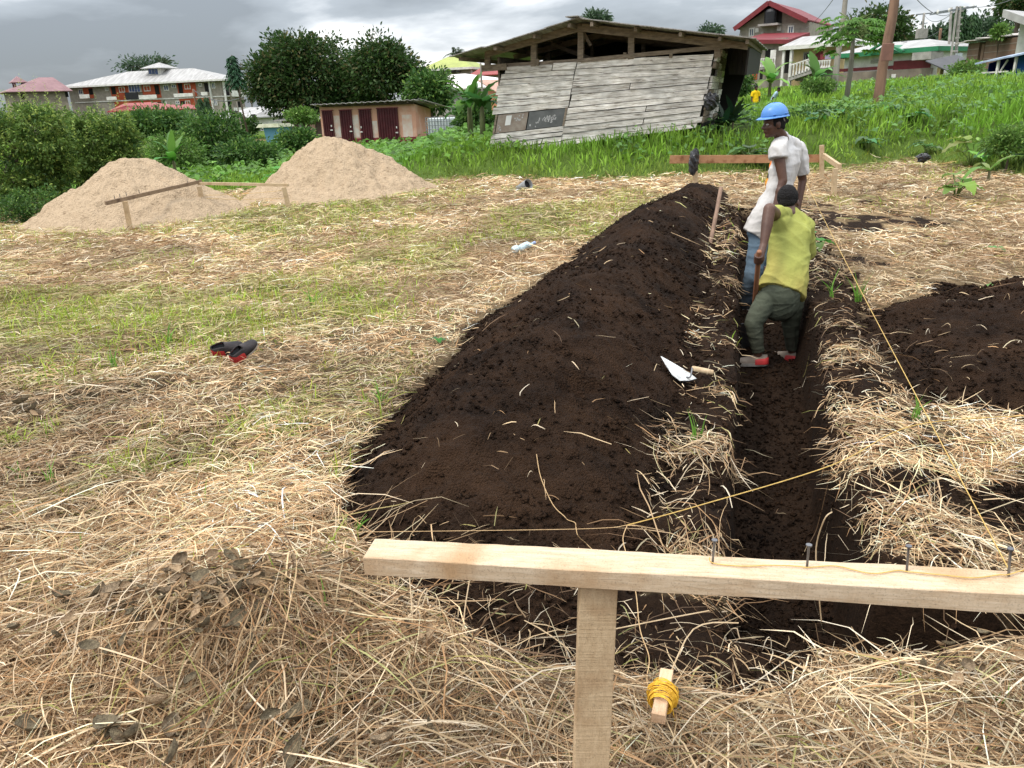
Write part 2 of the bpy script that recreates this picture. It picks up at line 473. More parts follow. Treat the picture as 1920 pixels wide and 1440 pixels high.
# ---------------------------------------------------------------- loose clods on the bare earth (uncountable)
def clods(n):
    N = n * 3
    u = np.exp(RNG.uniform(math.log(1.75), math.log(13), N)); v = RNG.uniform(-2.1, 3.5, N)
    x, y = xy(u, v)
    h = np.maximum(heap_h(u, v), np.maximum(heap2_h(u, v), heap3_h(u, v)))
    ok = (soil_amount(x, y) | ((v > -.45) & (v < 1.05) & (u > 2.3))) & ((h > -.01) | (v < 1.05))
    # clods gather at the feet of the heaps
    pr = .25 + .75 * np.exp(-np.clip(h, 0, 1) / .12)
    ok &= RNG.random(N) < pr
    x, y = x[ok][:n], y[ok][:n]
    z = surf_z(x, y)
    s = .004 + .015 * RNG.random(len(x)) ** 4 + .0010 * y
    base = np.array([(1, 0, 0), (-1, 0, 0), (0, 1, 0), (0, -1, 0), (0, 0, 1), (0, 0, -1)], float)
    Fb = np.array([(0, 2, 4), (2, 1, 4), (1, 3, 4), (3, 0, 4), (2, 0, 5), (1, 2, 5), (3, 1, 5), (0, 3, 5)])
    k = len(x)
    Vv = base[None] * s[:, None, None] * RNG.uniform(.55, 1.3, (k, 6, 3))
    a = RNG.uniform(0, 6.28, k); ca, sa = np.cos(a)[:, None], np.sin(a)[:, None]
    xx = Vv[..., 0] * ca - Vv[..., 1] * sa; yy = Vv[..., 0] * sa + Vv[..., 1] * ca
    tl = RNG.uniform(-.6, .6, k)[:, None]
    zz2 = Vv[..., 2] * .75 + xx * tl
    Vv = np.stack([xx + x[:, None], yy + y[:, None], zz2 + z[:, None] + s[:, None] * .3], -1)
    Fv = (Fb[None] + (np.arange(k) * 6)[:, None, None]).reshape(-1, 3)
    return mesh_np('soil_crumbs', Vv, Fv, None)
tag(link('soil_crumbs', clods(28000), M_SOIL), 'loose crumbs and small clods scattered over the dug earth', 'soil crumbs', kind='stuff')

# ================================================================ straw, roots, grass: ribbons
def ribbons(name, Pc, W, side, colr, mat_, tip=True):
    N, K, _ = Pc.shape
    ws = np.ones(K)
    if tip: ws = np.array([.75] + [1] * (K - 2) + [.25])
    off = side[:, None, :] * (W[:, None] * ws[None, :] * .5)[..., None]
    Vv = np.stack([Pc - off, Pc + off], 2).reshape(-1, 3)
    i = (np.arange(N) * K * 2)[:, None] + (np.arange(K - 1) * 2)[None, :]
    i = i.ravel()
    F = np.stack([i, i + 1, i + 3, i + 2], 1)
    c = np.repeat(colr, K * 2, axis=0) if colr.ndim == 2 else np.repeat(colr.reshape(-1, 3), 2, axis=0)
    return mesh_np(name, Vv, F, c)

def straw_layer(name, N, y0, y1, vlim, lenr, dens, label, seed, lift=.03, wid=(.0022, .0052), wy=.00055, up=.12, pal=0, K=5, curl=1.0):
    g = np.random.default_rng(seed)
    y = np.exp(g.uniform(math.log(y0), math.log(y1), N)); x = y * g.uniform(vlim[0], vlim[1], N) + g.normal(0, .05, N)
    ok = g.random(N) < dens(x, y)
    x, y = x[ok], y[ok]; N = len(x)
    flow = (fbm(x * 1.3, y * 1.3, seed + 3, 2) - .5) * 7 + (fbm(x * .3, y * .3, seed + 5, 2) - .5) * 4 + math.pi * .05
    ang = flow + g.normal(0, 1.25, N)
    Ln = lenr[0] + (lenr[1] - lenr[0]) * g.random(N) ** 1.8
    Ln = Ln * (1 + .0 * y)
    cv = g.normal(0, .55 * curl, N)
    kink = g.random((N, K)) 
    tt = np.linspace(-.5, .5, K)
    Pc = np.zeros((N, K, 3))
    a = ang.copy(); px_, py_ = x.copy(), y.copy()
    lf = np.abs(g.normal(0, lift, N)) + .004
    sl = g.normal(0, up, N)
    arc = np.abs(g.normal(0, .025, N)) * Ln / .3
    for k in range(K):
        Pc[:, k, 0] = px_; Pc[:, k, 1] = py_
        st = Ln / (K - 1)
        a = a + cv / (K - 1) + g.normal(0, .16 * curl, N)
        px_ = px_ + np.cos(a) * st; py_ = py_ + np.sin(a) * st
    zc = surf_z(Pc[..., 0], Pc[..., 1])
    inb = (trench_mask(x, y) < .3)[:, None]
    zc = np.where(inb, np.maximum(zc, macro(Pc[..., 0], Pc[..., 1]) - .05 - .55 * np.abs(tt)[None] * Ln[:, None] * (trench_mask(Pc[..., 0], Pc[..., 1]) > .3)), zc)
    # a stiff stalk bridges small dips and does not dive into the trench
    zmid = zc.mean(1, keepdims=True)
    zs = np.maximum(zc, zc * .35 + zmid * .65)
    clump = .045 * np.clip(fbm(x * 3.3, y * 3.3, seed + 11, 3) - .42, 0, 1) / .3
    dy = 1 + 0 * y
    Pc[..., 2] = zs + (lf * dy + clump * g.random(N))[:, None] + sl[:, None] * tt[None, :] * Ln[:, None] + arc[:, None] * (1 - 4 * tt ** 2)[None, :]
    Pc[..., 2] = np.maximum(Pc[..., 2], zc + .003)
    hang = soil_amount(Pc[:, 0, 0], Pc[:, 0, 1]) | soil_amount(Pc[:, -1, 0], Pc[:, -1, 1])
    keep = ~hang | (g.random(N) < .30) | (Ln < .13)
    Pc, Ln, ang, x, y = Pc[keep], Ln[keep], ang[keep], x[keep], y[keep]; N = len(x)
    W = wid[0] + (wid[1] - wid[0]) * g.random(N) ** 2
    W = W + wy * y * g.uniform(.5, 1.2, N)
    roll = g.uniform(-1.1, 1.1, N)
    side = np.stack([-np.sin(ang) * np.cos(roll), np.cos(ang) * np.cos(roll), np.sin(roll)], -1)
    return Pc, W, side, x, y, g

PAL_S = np.array([(.64, .475, .28), (.78, .63, .43), (.48, .325, .18), (.30, .19, .10), (.16, .095, .05), (.43, .25, .12), (.52, .44, .28), (.86, .74, .56)])
def straw_col(x, y, g, green_bias=0.0):
    N = len(x)
    wts = np.array([.19, .14, .17, .14, .13, .11, .07, .05])
    idx = g.choice(8, N, p=wts / wts.sum())
    c = PAL_S[idx] * g.uniform(.6, 1.15, (N, 1))
    tone = fbm(x * .9, y * .9, 300, 3)
    tone2 = fbm(x * 2.7, y * 2.7, 305, 2)
    c = c * (.38 + 1.55 * tone + .8 * (tone2 - .5))[:, None]  # tone patches partly stand in for shaded hollows in the straw
    # redder, darker litter in places
    red = ss(.55, .7, fbm(x * 1.4 + 9, y * 1.4, 320, 3))[:, None]
    c = c * (1 - .35 * red) + np.array([.27, .15, .075]) * .35 * red
    dark = np.exp(-(((x + .85) / .55) ** 2 + ((y - 2.1) / .42) ** 2))[:, None]
    dark2 = np.clip(dark + .7 * np.exp(-(((x + 1.0) / .8) ** 2 + ((y - 1.75) / .3) ** 2))[:, None], 0, 1)
    c = c * (1 - .55 * dark2 * np.array([.92, 1.0, 1.08])) 
    gp = green_patch(x, y)
    pick = (g.random(N) < (.035 + .72 * gp + green_bias))[:, None]
    gc = np.array([.30, .34, .08]) * g.uniform(.5, 1.3, (N, 1))
    c = np.where(pick, c * .45 + gc * .55, c)
    return np.clip(c, .01, .86)
def green_patch(x, y):
    """where live grass comes through the cut straw"""
    a = ss(.44, .60, fbm(x * .55 + 3, y * .55, 101, 3)) * ss(4.3, 6.0, y) * (1 - ss(14.5, 18, y)) * (1 - ss(.2, 2.2, x - .25*(y-6)))
    b = .8 * ss(.5, .62, fbm(x * .8 + 3, y * .8, 131, 3)) * ss(10, 13, y) * ss(2, 5, x)
    c = .9 * ss(.5, .62, fbm(x * 1.0 + 7, y * 1.0, 141, 3)) * ss(6, 12, y) * ss(0, 2, -x)
    d = .5 * ss(.53, .64, fbm(x * 1.6 + 3, y * 1.6, 151, 3)) * ss(2.2, 3.2, y) * (1 - ss(-1.2, -.2, x)) 
    return np.clip(np.maximum(np.maximum(a, b), np.maximum(c, d)), 0, 1)
def straw_dens(x, y):
    u, v = uv(x, y)
    s = soil_amount(x, y)
    d = np.where(s, .006 + .07 * (u < 2.45), 1.0)
    # trampled straw on the strips between heap and trench
    hp_ = np.maximum(heap2_h(u, v), heap3_h(u, v)) < .0
    strip = hp_ & ((np.abs(v - (VL - .17)) < .20) | (np.abs(v - (VR + .25)) < .30)) & (u > 2.55) & (u < 12)
    n = fbm(x * 2.4, y * 2.4, 160, 3)
    d = np.where(strip, .07 + .75 * ss(.46, .60, n), d)
    tr = trench_mask(x, y) > .3
    d = np.where(tr, .006, d)
    d = np.where(bank_d(x, y) > .2, 0, d)
    # sand piles
    for (cx_, cy_, rx_) in SANDS:
        d = np.where(np.hypot(x - cx_, y - cy_) < rx_ * .97, 0, d)
    return d
SANDS = [(-6.85, 14.7, 2.05), (-3.5, 16.9, 2.1)]
def make_straw(name, N, y0, y1, label, seed, **k):
    Pc, W, side, x, y, g = straw_layer(name, N, y0, y1, (-.98, .98), k.pop('lenr', (.08, .42)), straw_dens, label, seed, **k)
    c = straw_col(x, y, g)
    o = link(name, ribbons(name, Pc, W, side, c, M_STRAW), M_STRAW)
    tag(o, label, 'straw', kind='stuff')
make_straw('cut_straw', 40000, 1.15, 3.2, 'dry cut grass lying loose over the nearest ground', 1, lift=.016, K=5, wy=.0002, lenr=(.06,.46), curl=.6, wid=(.0016,.0050), up=.08)
make_straw('cut_straw', 60000, 1.15, 3.2, 'short broken straw litter over the nearest ground', 5, lift=.010, K=3, wy=.0003, lenr=(.02,.15), wid=(.0012, .0050), up=.10)
make_straw('cut_straw', 110000, 3.0, 8.0, 'dry cut grass spread over the middle of the field', 2, lift=.018, K=4, lenr=(.03, .24), wid=(.0012, .0034), wy=.00055, curl=.9, up=.10)
make_straw('cut_straw', 100000, 7.5, 19.3, 'pale cut grass over the far part of the field', 3, lift=.03, K=3, lenr=(.06, .34), wy=.00095, wid=(.001, .003))

# scattered stalks and fine roots lying on the dark earth
def make_roots():
    g = np.random.default_rng(77)
    n = 2600
    u = np.exp(g.uniform(math.log(1.75), math.log(11), n)); v = g.uniform(-2.0, 3.2, n)
    x, y = xy(u, v)
    h = heap_h(u, v)
    pr = np.where(v < -.3, .035, .8) * np.where(u < 3.2, 1.0, .6)
    ok = soil_amount(x, y) & (trench_mask(x, y) < .2) & (g.random(n) < pr)
    x, y = x[ok], y[ok]; n = len(x); K = 7
    Pc = np.zeros((n, K, 3)); a = g.uniform(0, 6.28, n); Ln = .03 + .2 * g.random(n) ** 2
    cv = g.normal(0, 1.3, n); px_, py_ = x.copy(), y.copy()
    for k in range(K):
        Pc[:, k, 0] = px_; Pc[:, k, 1] = py_
        a = a + cv / K + g.normal(0, .33, n)
        px_ = px_ + np.cos(a) * Ln / K; py_ = py_ + np.sin(a) * Ln / K
    tt = np.linspace(-.5, .5, K)
    Pc[..., 2] = surf_z(Pc[..., 0], Pc[..., 1]) + .012 + np.abs(g.normal(0, .02, n))[:, None] * (1 - 4 * tt ** 2)[None] + g.normal(0, .12, n)[:, None] * tt[None] * Ln[:, None]
    W = g.uniform(.0015, .0038, n) + .0004 * y
    side = np.stack([-np.sin(a), np.cos(a), g.uniform(-.6, .6, n)], -1)
    c = PAL_S[g.choice(8, n)] * g.uniform(.6, 1.1, (n, 1))
    o = link('stray_stalks', ribbons('stray_stalks', Pc, W, side, c, M_STRAW), M_STRAW)
    tag(o, 'stray pale stalks and roots lying on the dark earth', 'stalks', kind='stuff')
make_roots()
# live grass blades coming through
def blades(name, x, y, hgt, g, colr, label, cat, wid=(.003, .006), wy=.0007, lean=.35, K=4, z=None, kind='stuff'):
    n = len(x)
    z0 = ground_z(x, y) if z is None else z
    a = g.uniform(0, 6.28, n); ln = np.abs(g.normal(0, lean, n)) + .05
    t = np.linspace(0, 1, K)
    Pc = np.zeros((n, K, 3))
    rr_ = (t[None] ** 1.6) * ln[:, None] * hgt[:, None]
    Pc[..., 0] = x[:, None] + np.cos(a)[:, None] * rr_
    Pc[..., 1] = y[:, None] + np.sin(a)[:, None] * rr_
    Pc[..., 2] = z0[:, None] - .01 + (t[None] - .35 * ln[:, None] * t[None] ** 2) * hgt[:, None]
    W = g.uniform(*wid, n) + wy * y
    b = g.uniform(0, 3.14, n)
    side = np.stack([np.cos(b), np.sin(b), 0 * b], -1)
    return tag(link(name, ribbons(name, Pc, W, side, colr, M_LEAF), M_LEAF), label, cat, kind=kind)
def field_grass():
    g = np.random.default_rng(21)
    n = 120000
    y = np.exp(g.uniform(math.log(2.2), math.log(19), n)); x = y * g.uniform(-.98, .98, n)
    gp = green_patch(x, y)
    fine = fbm(x * 3, y * 3, 170, 2)
    ok = (g.random(n) < gp * ss(.32, .50, fine)) & ~soil_amount(x, y)
    for (cx_, cy_, rx_) in SANDS:
        ok &= np.hypot(x - cx_, y - cy_) > rx_ * .95
    x, y = x[ok], y[ok]; n = len(x)
    hgt = g.uniform(.04, .15, n)
    c = np.array([.25, .40, .05]) * g.uniform(.55, 1.6, (n, 1)); c[:, 0] += g.uniform(0, .14, n)
    blades('short_grass', x, y, hgt, g, c, 'fresh short green grass growing through the cut straw', 'grass', lean=.85, wid=(.002, .005), K=3)
field_grass()
def bank_grass():
    g = np.random.default_rng(22)
    n = 150000
    y = np.exp(g.uniform(math.log(12), math.log(70), n)); x = y * g.uniform(-.75, .98, n)
    d = bank_d(x, y)
    ok = (d > -.1 + .5 * g.random(n)) & (np.hypot((x + 19.5) / 4.5, (y - 56) / 6) > 1) 
    ok &= ~((x > -.2 + .45 * (y - 21.4)) & (x < 5.7 + .45 * (y - 18.7)) & (y > 21.6 - .43 * (x + .5)) & (y < 27.5 - .43 * x))
    x, y, d = x[ok], y[ok], d[ok]; n = len(x)
    tall = fbm(x * .5, y * .5, 180, 3)
    hgt = (.10 + .38 * tall * ss(0, 2.0, d)) * g.uniform(.6, 1.3, n) * (1 - .45 * ss(1, -3, x))
    tone = fbm(x * .35, y * .35, 190, 3)[:, None]; fine = fbm(x*2.2, y*2.2, 195, 2)[:, None]
    c = np.array([.095, .215, .022]) * (1 - tone) * 1.5 + np.array([.25, .36, .05]) * tone * 1.05
    c = c * (.45 + fine * 1.1) * g.uniform(.6, 1.35, (n, 1))
    ed = (1 - ss(0, 1.2, d))[:, None]
    c = c * (1 - .5 * ed) + np.array([.30, .27, .10]) * .5 * ed * g.uniform(.5, 1.2, (n, 1))
    blades('bank_grass', x, y, hgt, g, c, 'bright green uncut grass covering the bank beyond the field', 'grass', K=3, wy=.0016, lean=.4)
bank_grass()
# ================================================================ facades: a vertical plane through two corners
class Facade:
    def __init__(s, xa, Ya, xb, Yb, name, label, cat, z0=0.0, group=None):
        A = at(xa, 200, Ya); B = at(xb, 200, Yb)
        s.A = Vector((A.x, A.y, z0)); d = Vector((B.x - A.x, B.y - A.y, 0)); s.len = d.length; s.ex = d.normalized()
        s.n = Vector((-s.ex.y, s.ex.x, 0))       # away from the camera
        s.rz = math.atan2(s.ex.y, s.ex.x)
        s.root = empty(name, s.A, s.rz, label, cat, group)
    def pt(s, px, py, dy=0.0):
        """local (x, z) where the line through a pixel meets the plane set back by dy"""
        d = ray(px, py); o = Vector((0, 0, CAMH)); P0 = s.A + s.n * dy
        t = (P0 - o).dot(s.n) / d.dot(s.n); q = o + d * t - s.A
        return q.dot(s.ex), q.z
    def rect(s, x0, y0, x1, y1, dy=0.0):
        a = s.pt((x0 + x1) / 2, y0, dy); b = s.pt((x0 + x1) / 2, y1, dy); l = s.pt(x0, (y0 + y1) / 2, dy); r = s.pt(x1, (y0 + y1) / 2, dy)
        return l[0], b[1], r[0], a[1]
    def slab(s, name, m, x0, z0, x1, z1, ya, yb, parent=None):
        return MB().box((x0, ya, z0), (x1, yb, z1)).build(name, m, parent or s.root)
    def px_slab(s, name, m, r, ya, yb, parent=None):
        x0, z0, x1, z1 = s.rect(*r); return s.slab(name, m, x0, z0, x1, z1, ya, yb, parent)
    def window(s, r, frame, pane, name='window', t=.08, proud=.05, bars=1):
        x0, z0, x1, z1 = s.rect(*r)
        b = MB(); y0, y1 = -proud, -.004
        b.box((x0, y0, z0), (x0 + t, y1, z1)); b.box((x1 - t, y0, z0), (x1, y1, z1))
        b.box((x0 + t, y0, z1 - t), (x1 - t, y1, z1)); b.box((x0 + t, y0, z0), (x1 - t, y1, z0 + t))
        for i in range(bars):
            xm = x0 + (x1 - x0) * (i + 1) / (bars + 1); b.box((xm - t * .35, y0 + .01, z0 + t), (xm + t * .35, y1, z1 - t))
        f = b.build(name, frame, s.root)
        MB().box((x0 + t, -proud * .4, z0 + t), (x1 - t, -.002, z1 - t)).build('pane', pane, f)
        return f
def hip(root, m, x0, y0, x1, y1, ze, zr, rx0, rx1, ry=None, th=.12, name='roof', fascia=None):
    """hip or gable roof: eaves rectangle, ridge from rx0 to rx1"""
    ry = (y0 + y1) / 2 if ry is None else ry
    v = [(x0, y0, ze), (x1, y0, ze), (x1, y1, ze), (x0, y1, ze), (rx0, ry, zr), (rx1, ry, zr)]
    v2 = [(a, b, c - th) for a, b, c in v]
    F = [(0, 1, 5, 4), (2, 3, 4, 5), (1, 2, 5), (3, 0, 4)]
    G = [tuple(i + 6 for i in f[::-1]) for f in F] + [(0, 6, 7, 1), (1, 7, 8, 2), (2, 8, 9, 3), (3, 9, 6, 0)]
    o = MB().add(v + v2, F + G).build(name, m, root)
    if fascia:
        e = .04
        b = MB().box((x0 - e, y0 - e - .03, ze - .28), (x1 + e, y0 - e, ze + .03)).box((x1 + e, y0 - e, ze - .28), (x1 + e + .03, y1, ze + .03)).box((x0 - e - .03, y0 - e, ze - .28), (x0 - e, y1, ze + .03))
        b.build('fascia', fascia, o)
    return o

m_block = mat('grey_block_wall', (.34, .30, .25), (.24, .21, .175), scale=1.6, bump=.2)
m_blockd = mat('weathered_block_wall', (.30, .25, .20), (.17, .14, .11), scale=.9, bump=.2, bscale=6)
m_orange = mat('orange_paint', (.42, .085, .035), (.34, .065, .03), scale=1)
m_whitep = mat('white_paint', (.72, .70, .66), (.52, .50, .46), scale=2)
m_zinc = mat('pale_zinc_roof', (.42, .41, .395), (.26, .25, .24), scale=.8, stretch=(3, .4, 1), rough=.55)
m_pink = mat('faded_pink_roof', (.27, .155, .16), (.20, .11, .115), scale=.7, rough=.6)
m_red = mat('red_sheet_roof', (.30, .036, .028), (.21, .028, .022), scale=1.0, rough=.5)
m_redtr = mat('dark_red_trim', (.20, .030, .036), (.14, .022, .026), scale=2, rough=.6)
m_green = mat('olive_green_roof', (.34, .38, .10), (.26, .29, .08), scale=.7, rough=.6)
m_pane = mat('blue_tinted_glass', (.03, .06, .16), (.02, .04, .10), scale=1, rough=.12, spec=.6)
m_dark = mat('dark_interior', (.012, .011, .010), (.02, .018, .016), scale=1, rough=.9)  # near-black colour, on openings it stands in for the shade inside
m_yel = mat('cream_yellow_wall', (.60, .46, .24), (.48, .36, .19), scale=1)
m_gtrim = mat('green_trim', (.03, .20, .09), (.025, .14, .065), scale=2, rough=.5)
m_bark = mat('bark', (.16, .125, .095), (.08, .06, .045), scale=5, stretch=(1, 1, .25), bump=.5, bscale=14)
m_tank = mat('black_plastic', (.012, .012, .014), (.02, .02, .022), scale=2, rough=.35)
m_conc = mat('concrete', (.36, .34, .31), (.25, .235, .215), scale=3, bump=.2)

# ---------------------------------------------------------------- orange and grey apartment block far left
f = Facade(135, 172, 420, 164, 'apartment_block', 'long three storey block with orange walls and pale hipped roof behind the trees', 'apartment building', z0=-1.5)
c1 = lambda x0, y0, x1, y1: (x0 / 4, 70 + y0 / 4, x1 / 4, 70 + y1 / 4)
xl, zl = f.pt(135, 161); xr, zr = f.pt(424, 150)
ze = (zl + zr) / 2
f.slab('wall', m_block, 0, 0, f.len, ze, 0, 8)
xa, za = f.pt(240, 133, 4); xb, zb = f.pt(362, 129, 4)
hip(f.root, m_zinc, -1.2, -1.4, f.len + 1.4, 9.4, ze, za * .5 + zb * .5, xa, xb, fascia=m_whitep)
for r in [(627, 362, 698, 458), (832, 352, 972, 470), (1068, 345, 1204, 455), (1332, 330, 1472, 445), (862, 470, 1212, 540), (1350, 455, 1600, 540)]:
    f.px_slab('recessed_wall', m_orange, c1(*r), -.06, -.001)
for r in [(590, 387, 622, 428), (790, 375, 815, 402), (895, 370, 938, 414), (1080, 361, 1130, 405), (1228, 355, 1267, 400), (1288, 350, 1320, 382), (1385, 348, 1430, 390), (1490, 343, 1516, 370), (1588, 338, 1616, 384),
          (1150, 488, 1182, 514), (1228, 483, 1252, 506), (1320, 476, 1350, 502), (1392, 474, 1430, 517), (1605, 468, 1631, 511)]:
    f.window(c1(*r), m_whitep, m_pane, t=.14, proud=.14)
for r in [(668, 383, 698, 430), (838, 372, 870, 428), (1163, 358, 1196, 428), (1186, 486, 1212, 525), (1358, 478, 1390, 522), (1536, 342, 1580, 410), (1340, 345, 1372, 420)]:
    f.px_slab('door', m_dark, c1(*r), -.10, -.061)
o = f.px_slab('glazed_bay', m_whitep, c1(975, 348, 1062, 412), -.5, 0)
for i in range(4):
    f.px_slab('pane', m_pane, c1(979 + i * 21, 352, 996 + i * 21, 408), -.54, -.501, o)
for r in [(630, 428, 702, 458), (832, 445, 905, 470), (970, 412, 1066, 466), (1072, 432, 1205, 462), (1332, 420, 1474, 446), (1536, 410, 1582, 436)]:
    f.px_slab('balcony_parapet', m_whitep if r[0] != 970 else m_tank, c1(*r), -1.3, -1.15)
f.px_slab('floor_band', m_whitep, c1(560, 462, 1690, 470), -.12, -.07)
b = MB(); x0, z0, x1, z1 = f.rect(*c1(1580, 318, 1592, 540)); b.box((x0, -.3, 0), (x1, -.01, z1)); x0, z0, x1, z1 = f.rect(*c1(1686, 310, 1697, 540)); b.box((x0, -.3, 0), (x1, -.01, z1)); b.build('pilaster', m_whitep, f.root)
# dormer
x0, z0, x1, z1 = f.rect(*c1(1112, 230, 1204, 290), 2)
f.slab('dormer', m_whitep, x0, z0 - 1, x1, z1, 2, 6)
hip(f.root, m_zinc, x0 - 1, 1, x1 + 1, 7, z1, z1 + 1.1, (x0 + x1) / 2 - .2, (x0 + x1) / 2 + .2, name='dormer_roof')
for i in range(3):
    x0, z0, x1, z1 = f.rect(*c1(1115 + i * 24, 236, 1135 + i * 24, 276), 2); f.slab('window', m_pane, x0, z0, x1, z1, 1.93, 1.999)
# end elevation with stacked balconies
ex = f.len
for k, zc in enumerate((ze - 3.0, ze - 6.2)):
    for j in range(2):
        MB().box((ex + .001, .6 + j * 3.8, zc - .2), (ex + 1.6, 3.6 + j * 3.8, zc + .0)).box((ex + 1.45, .6 + j * 3.8, zc), (ex + 1.6, 3.6 + j * 3.8, zc + .9)).build('balcony', m_whitep, f.root)
        MB().box((ex + .001, 1.4 + j * 3.8, zc + .02), (ex + .06, 2.6 + j * 3.8, zc + 2.1)).build('window', m_dark, f.root)
for j in range(3): MB().box((ex + 1.5, .4 + j * 3.7, 0), (ex + 1.7, .6 + j * 3.7, ze)).build('balcony_post', m_blockd, f.root)
# ---------------------------------------------------------------- pink roofed house, far left
f = Facade(27, 157, 130, 163, 'house', 'grey house with faded pink hipped roof and little roof turret, leftmost in the distance', 'house', z0=-1.5)
x, z = f.pt(80, 171)
f.slab('wall', m_blockd, 0, 0, f.len, z, 0, 8)
xa, za = f.pt(78, 145, 4)
hip(f.root, m_pink, -1, -1, f.len + 1, 9, z, za, xa - .5, xa + 2)
x0, z0, x1, z1 = f.rect(29, 154, 46, 170, 3)
for (a, c) in ((x0, 3), (x1, 3), (x0, 5), (x1, 5)): MB().box((a - .12, c - .12, z0 - 1), (a + .12, c + .12, z1)).build('turret_post', m_redtr, f.root)
hip(f.root, m_pink, x0 - .6, 2.4, x1 + .6, 5.6, z1, z1 + 1.1, (x0 + x1) / 2 - .05, (x0 + x1) / 2 + .05, name='turret_roof')
f.window((122, 172, 128, 182), m_dark, m_dark, t=.1)
f.window((40, 176, 46, 186), m_dark, m_dark, t=.1)
# ---------------------------------------------------------------- red roofed bungalow in front of the apartments
f = Facade(216, 112, 300, 110, 'house', 'low house with bright red ribbed roof in front of the orange block', 'house', z0=-1)
x, z = f.pt(256, 207); f.slab('wall', m_whitep, 0, 0, f.len, z, 0, 8)
xa, za = f.pt(247, 193, 4); hip(f.root, m_red, -.8, -.8, f.len + .8, 8.8, z, za, xa - 1.2, xa + 3)
b = MB()
for i in range(14):
    xx = -.6 + i * (f.len + 1.2) / 13; t = .5
    b.bar((xx, -.8, z + .03), (xx * .55 + (xa + 1) * .45, 2.2, z + .03 + (za - z) * .62), .06, .05)
b.build('roof_rib', m_redtr, f.root)
f = Facade(318, 118, 352, 118, 'house', 'small red roof showing just right of the red ribbed one', 'house', z0=-1)
x, z = f.pt(335, 205); f.slab('wall', m_whitep, 0, 0, f.len, z, 0, 6); hip(f.root, m_red, -.5, -.5, f.len + .5, 6.5, z, z + .7, 1, f.len - 1)
# ---------------------------------------------------------------- white gabled house right of papaya
f = Facade(404, 92, 466, 88, 'house', 'white house with low grey roof and small gable below the tall papaya tree', 'house', z0=-1)
x, z = f.pt(430, 221); f.slab('wall', m_whitep, 0, 0, f.len, z, 0, 8)
xa, za = f.pt(430, 203, 4); hip(f.root, m_zinc, -.5, -.6, f.len + .5, 8.6, z, za, .6, f.len - .6)
g0 = f.pt(447, 224)[0]; g1 = f.pt(470, 224)[0]; gt = f.pt(455, 208)[1]
MB().add([(g0, -.9, 0), (g1, -.9, 0), (g1, -.9, z - .3), ((g0 + g1) / 2, -.9, gt - .2), (g0, -.9, z - .3), (g0, -.02, 0), (g1, -.02, 0), (g1, -.02, z - .3), ((g0 + g1) / 2, -.02, gt - .2), (g0, -.02, z - .3)],
         [(0, 1, 2, 3, 4), (9, 8, 7, 6, 5), (0, 4, 9, 5), (1, 6, 7, 2), (0, 5, 6, 1), (2, 7, 8, 3), (3, 8, 9, 4)]).build('gable_wall', m_whitep, f.root)
MB().bar((g0 - .3, -.9, z - .45), ((g0 + g1) / 2, -.9, gt), .6, .1).bar(((g0 + g1) / 2, -.9, gt), (g1 + .3, -.9, z - .45), .6, .1).build('gable_roof', m_dark, f.root)
f.px_slab('window', m_dark, (472, 214, 480, 228), -.05, -.001)
# ---------------------------------------------------------------- green roof, white roof, red roof behind the outhouse
f = Facade(801, 122, 884, 120, 'house', 'two storey grey house with olive green hipped roof, beyond the white roofed house', 'house', z0=-1)
x, z = f.pt(842, 128); f.slab('wall', m_block, 0, 0, f.len, z, 0, 9)
xa, za = f.pt(841, 106, 4.5); xb, zb = f.pt(862, 106, 4.5); hip(f.root, m_green, -.6, -.8, f.len + .6, 9.8, z, za, xa, xb, fascia=m_whitep)
f.window((824, 130, 835, 135), m_whitep, m_pane, t=.1); f.window((844, 131, 849, 135), m_whitep, m_dark, t=.1)
f.window((856, 131, 862, 137), m_whitep, m_pane, t=.1)
f.px_slab('ledge', m_dark, (801, 135.5, 864, 137), -.6, -.001); MB().box((f.len + .3, -.5, 0), (f.len + .5, -.3, z - .2)).build('porch_post', m_conc, f.root)
f = Facade(833, 76, 918, 72, 'house', 'white roofed bungalow with grey plank wall behind the banana plants', 'house', z0=-.5)
x, z = f.pt(875, 165); f.slab('wall', m_conc, 0, 0, f.len, z, 0, 8)
xa, za = f.pt(843, 139, 4); xb, zb = f.pt(872, 139, 4); hip(f.root, mat('white_roof_sheet', (.74, .68, .66), (.60, .55, .53), scale=.8, rough=.5), -.5, -.6, f.len + .8, 8.6, z, za * .5 + zb * .5, xa, xb)
b = MB()
for i in range(9): b.box((i * .42 + .2, -.05, z - 1.6), (i * .42 + .5, -.001, z - .1))
b.build('wall_board', m_conc, f.root)
f = Facade(888, 112, 950, 112, 'house', 'house with dull red roof seen between the white roof and the plank shed', 'house', z0=-1)
x, z = f.pt(915, 140); f.slab('wall', m_block, 0, 0, f.len, z, 0, 8); xa, za = f.pt(905, 128, 4); hip(f.root, m_red, -.5, -.5, f.len + 2, 8.5, z, za, 1, f.len); f.window((892, 143, 898, 148), m_whitep, m_dark, t=.1)
f.window((904, 143, 912, 148), m_whitep, m_pane, t=.1)
f = Facade(914, 46, 940, 44, 'hut', 'little orange walled hut with rusty lean-to roof tucked behind the plank shed', 'hut', z0=-.3)
x, z = f.pt(925, 170); f.slab('wall', mat('peach_wall', (.55, .24, .13), (.45, .19, .10), scale=1.5), .2, 0, f.len + .6, z, 0, 2.5)
m_rust = mat('rusty_sheet', (.34, .15, .09), (.45, .34, .28), scale=3, stretch=(4, 1, 1), rough=.7)
